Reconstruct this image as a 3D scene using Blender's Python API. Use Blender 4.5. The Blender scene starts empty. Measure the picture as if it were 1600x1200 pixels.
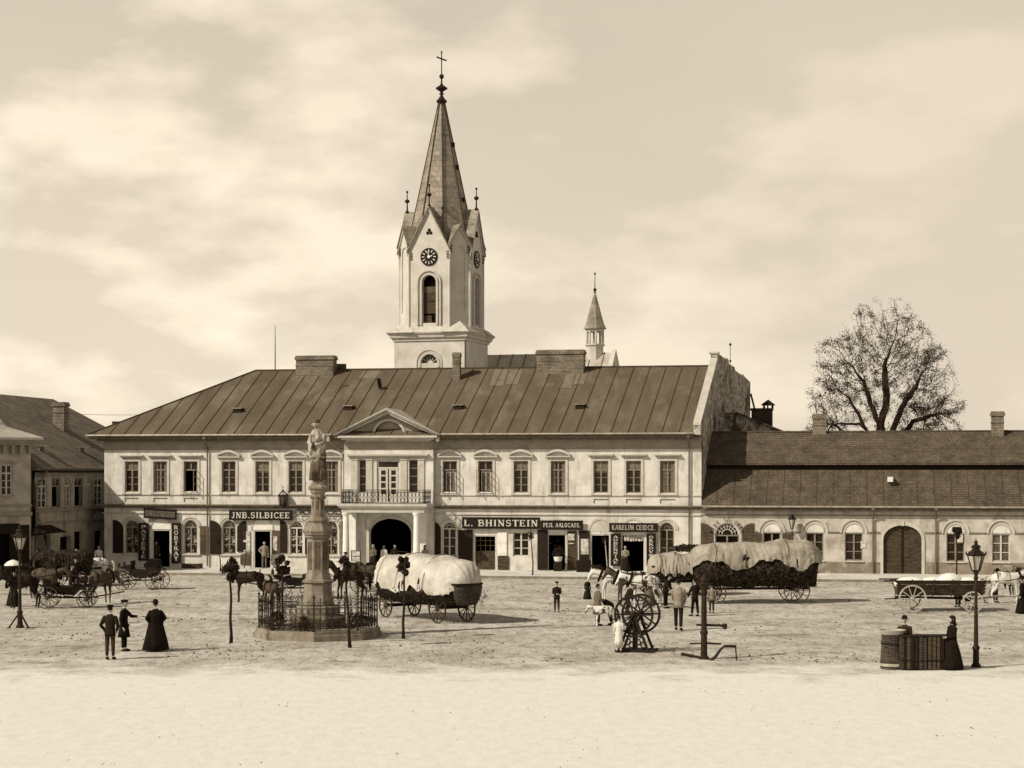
import bpy, bmesh, math, random
from mathutils import Vector, Matrix, noise
R = math.radians
scene = bpy.context.scene
col = scene.collection
random.seed(7)

# ---------------------------------------------------------------- camera, sky, sun
F, CH, HY = 2950.0, 6.1, 738.0          # focal length in photo pixels, eye height, horizon row
cd = bpy.data.cameras.new('camera'); cam = bpy.data.objects.new('camera', cd); col.objects.link(cam)
cam.location = (0, 0, CH); cam.rotation_euler = (R(90), 0, 0)
cd.sensor_width = 36; cd.lens = F / 1600 * 36; cd.shift_y = (HY - 600) / 1600
cd.clip_start = 0.5; cd.clip_end = 6000
scene.camera = cam

SUN_EL, SUN_AZ = R(38), R(59)           # azimuth measured from "behind the camera" towards the left
sdir = Vector((-math.sin(SUN_AZ) * math.cos(SUN_EL), -math.cos(SUN_AZ) * math.cos(SUN_EL), math.sin(SUN_EL)))
w = bpy.data.worlds.new('World'); scene.world = w; w.use_nodes = True
nt = w.node_tree; nt.nodes.clear()
def N(t, k, **kw):
    n = t.nodes.new(k)
    for a, b in kw.items():
        if a.startswith('i_'): n.inputs[a[2:].replace('_', ' ')].default_value = b
        else: setattr(n, a, b)
    return n
out = N(nt, 'ShaderNodeOutputWorld'); bg = N(nt, 'ShaderNodeBackground'); bg.inputs['Strength'].default_value = 0.1
sky = N(nt, 'ShaderNodeTexSky'); sky.sky_type = 'NISHITA'; sky.sun_disc = False
sky.sun_elevation = SUN_EL; sky.sun_rotation = math.atan2(sdir.x, sdir.y)
sky.air_density = 1.0; sky.dust_density = 3.0
bw = N(nt, 'ShaderNodeRGBToBW'); nt.links.new(sky.outputs[0], bw.inputs[0])
lev = N(nt, 'ShaderNodeMapRange', clamp=True); lev.inputs[1].default_value = 0; lev.inputs[2].default_value = 12
lev.inputs[3].default_value = 6.3; lev.inputs[4].default_value = 8.9; nt.links.new(bw.outputs[0], lev.inputs[0])
tc = N(nt, 'ShaderNodeTexCoord')
mp = N(nt, 'ShaderNodeMapping'); mp.inputs['Scale'].default_value = (1.0, 1.0, 2.3); mp.inputs['Location'].default_value = (7.7, 0.1, 7.7)
nt.links.new(tc.outputs['Generated'], mp.inputs[0])
n1 = N(nt, 'ShaderNodeTexNoise', i_Scale=6.5, i_Detail=9.0, i_Roughness=0.52); nt.links.new(mp.outputs[0], n1.inputs['Vector'])
n2 = N(nt, 'ShaderNodeTexNoise', i_Scale=2.0, i_Detail=4.0, i_Roughness=0.5); nt.links.new(mp.outputs[0], n2.inputs['Vector'])
r1 = N(nt, 'ShaderNodeValToRGB'); r1.color_ramp.elements[0].position = .46; r1.color_ramp.elements[1].position = .58
nt.links.new(n1.outputs[0], r1.inputs[0])
r2 = N(nt, 'ShaderNodeMapRange', clamp=True); r2.inputs[1].default_value = .3; r2.inputs[2].default_value = .7; r2.inputs[3].default_value = .90; r2.inputs[4].default_value = 1.03
nt.links.new(n2.outputs[0], r2.inputs[0])
base = N(nt, 'ShaderNodeMath', operation='MULTIPLY'); nt.links.new(lev.outputs[0], base.inputs[0]); nt.links.new(r2.outputs[0], base.inputs[1])
sx_ = N(nt, 'ShaderNodeSeparateXYZ'); nt.links.new(tc.outputs['Generated'], sx_.inputs[0]); cx_ = N(nt, 'ShaderNodeMapRange', clamp=True)
for i_, v_ in enumerate((-.15, .22, 2.6, .9)): cx_.inputs[i_ + 1].default_value = v_
nt.links.new(sx_.outputs[0], cx_.inputs[0]); cl = N(nt, 'ShaderNodeMath', operation='MULTIPLY'); nt.links.new(cx_.outputs[0], cl.inputs[1]); nt.links.new(r1.outputs[0], cl.inputs[0])
ad = N(nt, 'ShaderNodeMath', operation='ADD'); nt.links.new(base.outputs[0], ad.inputs[0]); nt.links.new(cl.outputs[0], ad.inputs[1])
tint = N(nt, 'ShaderNodeMix', data_type='RGBA', blend_type='MULTIPLY'); tint.inputs['Factor'].default_value = 1
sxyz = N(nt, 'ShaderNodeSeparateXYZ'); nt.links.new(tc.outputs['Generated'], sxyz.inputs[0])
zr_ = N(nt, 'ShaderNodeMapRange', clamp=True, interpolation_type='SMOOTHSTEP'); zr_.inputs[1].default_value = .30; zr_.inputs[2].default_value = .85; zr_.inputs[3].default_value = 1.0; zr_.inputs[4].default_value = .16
nt.links.new(sxyz.outputs[2], zr_.inputs[0])      # bright towards the horizon; unseen overhead sky dimmed to weaken fill and deepen shadows
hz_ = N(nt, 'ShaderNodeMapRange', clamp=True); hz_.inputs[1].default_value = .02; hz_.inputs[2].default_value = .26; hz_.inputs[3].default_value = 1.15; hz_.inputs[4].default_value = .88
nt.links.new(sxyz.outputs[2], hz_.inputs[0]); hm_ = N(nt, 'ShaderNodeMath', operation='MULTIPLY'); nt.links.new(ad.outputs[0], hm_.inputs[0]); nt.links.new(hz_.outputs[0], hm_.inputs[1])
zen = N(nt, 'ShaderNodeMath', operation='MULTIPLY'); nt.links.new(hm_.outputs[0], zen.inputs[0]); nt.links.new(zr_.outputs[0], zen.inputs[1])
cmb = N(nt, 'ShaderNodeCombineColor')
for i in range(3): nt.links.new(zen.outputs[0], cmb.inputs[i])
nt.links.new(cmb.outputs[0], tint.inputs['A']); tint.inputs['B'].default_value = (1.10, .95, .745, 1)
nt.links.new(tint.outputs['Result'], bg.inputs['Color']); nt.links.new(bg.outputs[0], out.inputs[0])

sl = bpy.data.lights.new('sun', 'SUN'); sl.energy = 5.0; sl.angle = R(0.6); sl.color = (1, .915, .76)
so = bpy.data.objects.new('sun', sl); col.objects.link(so)
so.rotation_euler = (-sdir).to_track_quat('-Z', 'Y').to_euler()
scene.view_settings.view_transform = 'Standard'; scene.view_settings.look = 'None'
scene.view_settings.exposure = 0.0; scene.view_settings.gamma = 1.0; scene.view_settings.use_curve_mapping = False
scene.render.engine = 'CYCLES'
scene.cycles.max_bounces = 5; scene.cycles.diffuse_bounces = 3

# ---------------------------------------------------------------- pixel to place
def GY(py): return F * CH / (py - HY)                     # distance of a ground row
def G(px, py):                                            # ground point under a photo pixel
    Y = GY(py); return Vector(((px - 800) / F * Y, Y, 0))
def AT(px, py, Y): return Vector(((px - 800) / F * Y, Y, CH - (py - HY) / F * Y))
AZ = R(10.3); CA, SA = math.cos(AZ), math.sin(AZ)
P0 = Vector((-25.91, 120.0, 0))
def U(px, v=0.0):
    k = (px - 800) / F
    return (k * (P0.y + v * CA) - P0.x - v * SA) / (CA + k * SA)
def ZZ(px, py, v=0.0):
    Y = P0.y - U(px, v) * SA + v * CA
    return CH - (py - HY) / F * Y

# ---------------------------------------------------------------- materials
def S(v, a=1.0):
    t = max(0.0, min(1.0, (math.log(v) - math.log(.03)) / (math.log(.6) - math.log(.03))))
    return (v * a, v * (.645 + .33 * t) * a, v * (.40 + .52 * t ** 1.45) * a, 1)
MATS = {}
def mat(name, lo, hi, scale=3.0, detail=6.0, rough=.85, bump=.0, bscale=None, stretch=(1, 1, 1), stain=None, metallic=0.0, spec=.12, mid=None, coord='Object', edge=(.35, .65)):
    """two-tone noise material; stain=(lum, scale, low, high, stretch) adds irregular patches of wear"""
    if name in MATS: return MATS[name]
    m = bpy.data.materials.new(name); m.use_nodes = True; t = m.node_tree; b = t.nodes['Principled BSDF']
    b.inputs['Roughness'].default_value = rough; b.inputs['Metallic'].default_value = metallic
    b.inputs['Specular IOR Level'].default_value = spec
    tc = N(t, 'ShaderNodeTexCoord'); mp = N(t, 'ShaderNodeMapping'); mp.inputs['Scale'].default_value = stretch
    t.links.new(tc.outputs[coord], mp.inputs[0])
    n = N(t, 'ShaderNodeTexNoise', i_Scale=scale, i_Detail=detail, i_Roughness=.62); t.links.new(mp.outputs[0], n.inputs['Vector'])
    r = N(t, 'ShaderNodeValToRGB'); e = r.color_ramp.elements
    e[0].position = edge[0]; e[0].color = S(lo); e[1].position = edge[1]; e[1].color = S(hi)
    t.links.new(n.outputs[0], r.inputs[0]); c = r.outputs[0]
    if stain:
        sl, ss, s0, s1, sst = stain
        mp2 = N(t, 'ShaderNodeMapping'); mp2.inputs['Scale'].default_value = sst; mp2.inputs['Location'].default_value = (3.1, 1.7, .6)
        t.links.new(tc.outputs[coord], mp2.inputs[0])
        n3 = N(t, 'ShaderNodeTexNoise', i_Scale=ss, i_Detail=8.0, i_Roughness=.65); t.links.new(mp2.outputs[0], n3.inputs['Vector'])
        mr = N(t, 'ShaderNodeMapRange', clamp=True); mr.inputs[1].default_value = s0; mr.inputs[2].default_value = s1
        t.links.new(n3.outputs[0], mr.inputs[0])
        mx = N(t, 'ShaderNodeMix', data_type='RGBA'); t.links.new(mr.outputs[0], mx.inputs['Factor'])
        t.links.new(c, mx.inputs['A']); mx.inputs['B'].default_value = S(sl); c = mx.outputs['Result']
    t.links.new(c, b.inputs['Base Color'])
    if bump:
        nb = N(t, 'ShaderNodeTexNoise', i_Scale=bscale or scale * 4, i_Detail=5.0); t.links.new(mp.outputs[0], nb.inputs['Vector'])
        bp = N(t, 'ShaderNodeBump'); bp.inputs['Strength'].default_value = 1; bp.inputs['Distance'].default_value = bump
        t.links.new(nb.outputs[0], bp.inputs['Height']); t.links.new(bp.outputs[0], b.inputs['Normal'])
    MATS[name] = m; return m
def brickmat(name, c1, c2, mortar, scale=1.0, bw=.25, bh=.075, axis='XZ', offset=.5, rough=.9, msize=.012, bump=.01, stain=None):
    if name in MATS: return MATS[name]
    m = bpy.data.materials.new(name); m.use_nodes = True; t = m.node_tree; b = t.nodes['Principled BSDF']; b.inputs['Roughness'].default_value = rough
    tc = N(t, 'ShaderNodeTexCoord'); sp = N(t, 'ShaderNodeSeparateXYZ'); cb = N(t, 'ShaderNodeCombineXYZ')
    t.links.new(tc.outputs['Object'], sp.inputs[0])
    if axis == 'SUM':
        ad = N(t, 'ShaderNodeMath', operation='ADD'); t.links.new(sp.outputs[0], ad.inputs[0]); t.links.new(sp.outputs[1], ad.inputs[1]); t.links.new(ad.outputs[0], cb.inputs[0])
    else: t.links.new(sp.outputs['XYZ'.index(axis[0])], cb.inputs[0])
    t.links.new(sp.outputs[2], cb.inputs[1])
    br = N(t, 'ShaderNodeTexBrick'); br.offset = offset
    br.inputs['Color1'].default_value = S(c1); br.inputs['Color2'].default_value = S(c2); br.inputs['Mortar'].default_value = S(mortar)
    br.inputs['Scale'].default_value = scale; br.inputs['Mortar Size'].default_value = msize; br.inputs['Brick Width'].default_value = bw; br.inputs['Row Height'].default_value = bh
    t.links.new(cb.outputs[0], br.inputs['Vector'])
    n = N(t, 'ShaderNodeTexNoise', i_Scale=1.3, i_Detail=7.0, i_Roughness=.65); t.links.new(tc.outputs['Object'], n.inputs['Vector'])
    mr = N(t, 'ShaderNodeMapRange', clamp=True); mr.inputs[1].default_value = .3; mr.inputs[2].default_value = .7; mr.inputs[3].default_value = .5; mr.inputs[4].default_value = 1.5
    t.links.new(n.outputs[0], mr.inputs[0])
    mx = N(t, 'ShaderNodeVectorMath', operation='SCALE'); t.links.new(br.outputs[0], mx.inputs[0]); t.links.new(mr.outputs[0], mx.inputs['Scale'])
    t.links.new(mx.outputs[0], b.inputs['Base Color'])
    bp = N(t, 'ShaderNodeBump'); bp.invert = True; bp.inputs['Distance'].default_value = bump; t.links.new(br.outputs['Fac'], bp.inputs['Height']); t.links.new(bp.outputs[0], b.inputs['Normal'])
    MATS[name] = m; return m

M_wall = mat('lime_plaster', .47, .64, 1.1, 9, bump=.01, bscale=14, stain=(.26, 1.5, .52, .76, (1.8, 1.8, .4)))
M_frieze = mat('grey_plaster', .24, .31, 1.6, 8, bump=.006, stain=(.2, 1.2, .5, .8, (1, 1, 1)))
M_trim = mat('stone_trim', .40, .50, 2.0, 8, bump=.004, stain=(.24, 1.8, .55, .8, (1, 1, .6)))
M_trimd = mat('weathered_cornice', .11, .19, 3.0, 8, bump=.01)
M_white = mat('white_limewash', .62, .74, 2.0, 6, stain=(.4, 1.5, .6, .85, (1, 1, 1)))
M_lowall = mat('aged_plaster', .36, .50, 1.3, 8, bump=.01, bscale=12, stain=(.2, 1.2, .48, .75, (1, 1, .7)))
M_plinth = mat('damp_plinth', .15, .24, 1.5, 8, bump=.01, stain=(.36, 2, .55, .7, (1, 1, 1)))
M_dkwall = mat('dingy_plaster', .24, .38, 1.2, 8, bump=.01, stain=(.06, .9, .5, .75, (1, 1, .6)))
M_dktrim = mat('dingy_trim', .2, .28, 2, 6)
M_gable = mat('rubble_firewall', .15, .46, 3.2, 12, bump=.06, bscale=7, stain=(.045, .55, .50, .62, (1, 1, .55)), edge=(.4, .6))
M_win = mat('window_wood', .16, .23, 5, 4, rough=.6)
M_winl = mat('pale_window_wood', .42, .52, 5, 4, rough=.6)
M_glass = mat('window_glass', .012, .035, 2.0, 3, rough=.12, spec=.22)
M_curt = mat('curtained_glass', .04, .15, 2.2, 3, rough=.3, stretch=(6, 6, 1))
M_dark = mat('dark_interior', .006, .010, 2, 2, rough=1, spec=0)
M_shut = mat('dark_shutter_paint', .012, .026, 4, 6, rough=.6, stretch=(8, 8, 1))
M_louv = mat('grey_louvre_paint', .07, .11, 4, 6, rough=.6)
M_sign = mat('black_sign_paint', .010, .022, 6, 6, rough=.45)
M_lett = mat('cream_lettering', .38, .58, 6, 6, rough=.6)
M_poster = mat('poster_paper', .25, .6, 5, 5)
M_iron = mat('black_iron', .008, .018, 9, 5, rough=.6, spec=.2)
M_ironl = mat('rusty_iron', .014, .036, 6, 6, rough=.6)
M_zinc = mat('zinc_gutter', .22, .36, 3, 6, rough=.5, metallic=.3)
M_pipe = mat('downpipe_metal', .10, .17, 4, 6, rough=.5, stretch=(1, 1, .3))
M_roof = mat('sheet_metal_roof', .088, .125, 1.0, 9, rough=.75, bump=.012, bscale=5, stretch=(1, .22, .22), stain=(.18, .55, .52, .74, (1, .5, .5)))
M_seam = mat('roof_seam', .05, .08, 3, 5, rough=.7)
M_patch = mat('new_roof_sheet', .14, .19, 2, 6, rough=.5)
M_lroof = brickmat('shingle_roof', .07, .11, .045, 1, .16, .13, 'XZ', .5, .9, .018, .012)
M_oldroof = brickmat('old_tile_roof', .14, .20, .10, 1, .22, .16, 'SUM', .5, .9, .02, .015)
M_palet = mat('pale_sheet_roof', .36, .46, .8, 6, rough=.5, stain=(.28, 1, .5, .7, (1, 1, 1)))
M_brick = brickmat('chimney_brick', .17, .26, .085, 1, .27, .095, 'SUM', .5, .9, .02)
M_brickd = brickmat('sooty_brick', .03, .06, .015, 1, .27, .095, 'SUM', .5, .9, .02)
M_tower = mat('tower_plaster', .43, .54, .9, 8, bump=.008, stain=(.34, .6, .54, .78, (1, 1, .5)))
M_spire = brickmat('slate_spire', .18, .24, .15, 1, .5, .42, 'SUM', .5, .7, .02, .01)
M_stone = mat("monument_sandstone", .14, .27, 2.2, 9, bump=.01, stain=(.12, 1.6, .55, .72, (1, 1, .5)))
M_stoned = mat('stained_sandstone', .06, .13, 2.2, 9, bump=.01, stain=(.3, 2.6, .55, .72, (1, 1, 1)))
M_statue = mat('carved_limestone', .26, .46, 4, 8, bump=.01, stain=(.06, 4.2, .50, .62, (1, 1, .8)))
M_walk = mat('sidewalk_flags', .50, .62, .7, 9, bump=.01, stain=(.24, 1.0, .55, .75, (1, 1, 1)))
M_kerb = mat('kerb_stone', .16, .26, 2, 6, bump=.01)
M_wood = mat('weathered_wood', .035, .09, 3, 8, rough=.85, stretch=(1, 1, 5), bump=.004)
M_woodd = mat('dark_wood', .010, .022, 4, 8, rough=.8)
M_woodl = mat('bleached_wood', .28, .42, 3, 8, rough=.85)
M_tarp = mat('canvas_tarpaulin', .38, .54, 1.3, 8, rough=.9, bump=.03, bscale=4, stain=(.28, 1.1, .52, .75, (1, 1, 1)))
M_tarpd = mat('grey_canvas', .24, .36, 1.3, 8, rough=.9, bump=.02, bscale=5, stain=(.15, 1.4, .5, .75, (1, 1, 1)))
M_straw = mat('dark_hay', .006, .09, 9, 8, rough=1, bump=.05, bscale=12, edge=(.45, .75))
M_leaf = mat('dark_leaves', .012, .04, 5, 5, rough=.7)
M_leafh = mat('half_open_leaves', .03, .075, 3, 5, rough=.7)
M_bark = mat('bark', .016, .035, 6, 8, rough=.95, bump=.02)
M_skin = mat('skin', .34, .40, 5, 3, rough=.6)
M_hair = mat('dark_hair', .008, .016, 9, 4)
M_cl = {k: mat('cloth_' + k, a, b, 6, 6, rough=.95, bump=.01, bscale=9) for k, a, b in
        [('black', .006, .012), ('dark', .011, .024), ('brown', .024, .05), ('grey', .10, .15), ('tan', .19, .26), ('white', .50, .62)]}
M_hdark = mat('dark_horse_coat', .010, .03, 3, 6, rough=.6)
M_hbrown = mat('bay_horse_coat', .04, .09, 3, 6, rough=.6)
M_hwhite = mat('white_horse_coat', .50, .62, 2.2, 5, rough=.7)
M_pinto = mat('pinto_horse_coat', .05, .60, 1.6, 2, rough=.7, edge=(.40, .44))
M_wick = brickmat('wicker', .04, .10, .012, 1, .12, .05, 'SUM', .5, .9, .01, .02)

# ---------------------------------------------------------------- objects
def tag(o, label=None, cat=None, group=None, kind=None):
    if label: o['label'] = label
    if cat: o['category'] = cat
    if group: o['group'] = group
    if kind: o['kind'] = kind
    return o
def empty(name, loc, rz=0.0, label=None, cat=None, group=None, sc=1.0):
    o = bpy.data.objects.new(name, None); col.objects.link(o); o.location = loc; o.rotation_euler = (0, 0, rz); o.scale = (sc,) * 3
    o.empty_display_size = .3
    return tag(o, label, cat, group)
def link(name, me, mats, parent=None, loc=None, rz=None):
    o = bpy.data.objects.new(name, me); col.objects.link(o)
    if mats and not me.materials:
        for m in (mats if isinstance(mats, (list, tuple)) else [mats]): me.materials.append(m)
    if parent: o.parent = parent
    if loc is not None: o.location = loc
    if rz is not None: o.rotation_euler = (0, 0, rz)
    return o
def kids(o): return [c for c in bpy.data.objects if c.parent == o]
def copy_tree(o, loc=None, rz=None, label=None, sc=None, parent=None):
    c = o.copy(); col.objects.link(c); c.parent = parent
    if loc is not None: c.location = loc
    if rz is not None: c.rotation_euler = (0, 0, rz)
    if sc is not None: c.scale = (sc,) * 3
    if label: c['label'] = label
    for ch in kids(o):
        copy_tree(ch, parent=c)
    return c

class MB:
    def __init__(s): s.v = []; s.f = []; s.m = []; s.mi = 0; s.T = None
    def add(s, vs, fs):
        b = len(s.v)
        for p in vs:
            p = Vector(p); s.v.append(tuple(s.T @ p) if s.T else tuple(p))
        for f in fs: s.f.append(tuple(i + b for i in f)); s.m.append(s.mi)
        return s
    def box(s, x0, x1, y0, y1, z0, z1):
        return s.add([(x0, y0, z0), (x1, y0, z0), (x1, y1, z0), (x0, y1, z0), (x0, y0, z1), (x1, y0, z1), (x1, y1, z1), (x0, y1, z1)],
                     [(0, 3, 2, 1), (4, 5, 6, 7), (0, 1, 5, 4), (1, 2, 6, 5), (2, 3, 7, 6), (3, 0, 4, 7)])
    def bar(s, a, b, w, h=None, up=(0, 0, 1)):
        a, b = Vector(a), Vector(b); h = h or w; d = (b - a).normalized(); u = Vector(up)
        if abs(d.dot(u)) > .98: u = Vector((0, 1, 0))
        x = d.cross(u).normalized() * w / 2; y = x.cross(d).normalized() * h / 2
        vs = [a - x - y, a + x - y, a + x + y, a - x + y, b - x - y, b + x - y, b + x + y, b - x + y]
        return s.add(vs, [(0, 3, 2, 1), (4, 5, 6, 7), (0, 1, 5, 4), (1, 2, 6, 5), (2, 3, 7, 6), (3, 0, 4, 7)])
    def tube(s, pts, rs, n=8, cap=True):
        pts = [Vector(p) for p in pts]
        if not isinstance(rs, (list, tuple)): rs = [rs] * len(pts)
        vs = []; fs = []; ref = None
        for i, p in enumerate(pts):
            d = (pts[min(i + 1, len(pts) - 1)] - pts[max(i - 1, 0)]).normalized()
            if ref is None: ref = Vector((0, 0, 1)) if abs(d.z) < .9 else Vector((1, 0, 0))
            x = (ref - d * ref.dot(d)).normalized(); ref = x; y = d.cross(x)
            for k in range(n):
                a = 2 * math.pi * k / n; vs.append(p + (x * math.cos(a) + y * math.sin(a)) * rs[i])
        for i in range(len(pts) - 1):
            for k in range(n):
                a, b = i * n + k, i * n + (k + 1) % n; fs.append((a, b, b + n, a + n))
        if cap: fs.append(tuple(range(n - 1, -1, -1))); fs.append(tuple(range(len(vs) - n, len(vs))))
        return s.add(vs, fs)
    def lathe(s, prof, n=16, c=(0, 0, 0), ph=0.0, cap=True):
        vs = []; fs = []
        for r, z in prof:
            for k in range(n):
                a = 2 * math.pi * (k + ph) / n; vs.append((c[0] + r * math.cos(a), c[1] + r * math.sin(a), c[2] + z))
        for i in range(len(prof) - 1):
            for k in range(n):
                a, b = i * n + k, i * n + (k + 1) % n; fs.append((a, b, b + n, a + n))
        if cap: fs.append(tuple(range(n - 1, -1, -1))); fs.append(tuple(range(len(vs) - n, len(vs))))
        return s.add(vs, fs)
    def xzprism(s, pts, y0, y1):            # polygon in x,z extruded along y; counter-clockwise seen from the front
        n = len(pts)
        return s.add([(x, y0, z) for x, z in pts] + [(x, y1, z) for x, z in pts],
                     [tuple(range(n)), tuple(range(2 * n - 1, n - 1, -1))] + [(i, i + n, (i + 1) % n + n, (i + 1) % n) for i in range(n)])
    def ring(s, pi, po, y0, y1):            # open band between two x,z polylines
        n = len(pi); vs = [(x, y0, z) for x, z in pi] + [(x, y0, z) for x, z in po] + [(x, y1, z) for x, z in pi] + [(x, y1, z) for x, z in po]
        fs = []
        for i in range(n - 1):
            fs += [(i, i + 1, n + i + 1, n + i), (2 * n + i, 3 * n + i, 3 * n + i + 1, 2 * n + i + 1), (n + i, n + i + 1, 3 * n + i + 1, 3 * n + i), (i, 2 * n + i, 2 * n + i + 1, i + 1)]
        for i in (0, n - 1): fs.append((i, n + i, 3 * n + i, 2 * n + i))
        return s.add(vs, fs)
    def ball(s, c, r, n=10, sz=1.0):
        pr = [(max(.001, r * math.sin(math.pi * i / (n // 2 + 1))), -r * sz * math.cos(math.pi * i / (n // 2 + 1))) for i in range(n // 2 + 2)]
        return s.lathe(pr, n, c)
    def build(s, name, mats, parent=None, smooth=False, loc=None, rz=None, **tg):
        me = bpy.data.meshes.new(name); me.from_pydata(s.v, [], s.f)
        ml = mats if isinstance(mats, (list, tuple)) else [mats]
        for m in ml: me.materials.append(m)
        if len(ml) > 1: me.polygons.foreach_set('material_index', s.m)
        bm = bmesh.new(); bm.from_mesh(me); bmesh.ops.recalc_face_normals(bm, faces=bm.faces); bm.to_mesh(me); bm.free()
        if smooth: me.polygons.foreach_set('use_smooth', [True] * len(me.polygons))
        me.update(); o = link(name, me, None, parent, loc, rz)
        return tag(o, **tg) if tg else o

def arch(cx, w, z0, zs, zt=None, n=12):
    """outline (x,z) from lower left, clockwise over the top: jambs and a round or flattened head"""
    r = w / 2; h = (zt - zs) if zt is not None else r
    return [(cx - r, z0)] + [(cx - r * math.cos(math.pi * i / n), zs + h * math.sin(math.pi * i / n)) for i in range(n + 1)] + [(cx + r, z0)]
def rect(cx, w, z0, z1): return [(cx - w / 2, z0), (cx - w / 2, z1), (cx + w / 2, z1), (cx + w / 2, z0)]
def wall_holes(mb, outer, holes, y=0.0, depth=.28):
    bm = bmesh.new(); edges = []
    for lp in [outer] + holes:
        vs = [bm.verts.new((x, y, z)) for x, z in lp]
        for i in range(len(vs)): edges.append(bm.edges.new((vs[i], vs[(i + 1) % len(vs)])))
    bmesh.ops.triangle_fill(bm, use_beauty=True, use_dissolve=False, edges=edges)
    bm.verts.index_update(); mb.add([v.co for v in bm.verts], [tuple(v.index for v in f.verts) for f in bm.faces]); bm.free()
    for lp in holes:
        n = len(lp); mb.add([(x, y, z) for x, z in lp] + [(x, y + depth, z) for x, z in lp], [(i, (i + 1) % n, (i + 1) % n + n, i + n) for i in range(n)])

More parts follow.
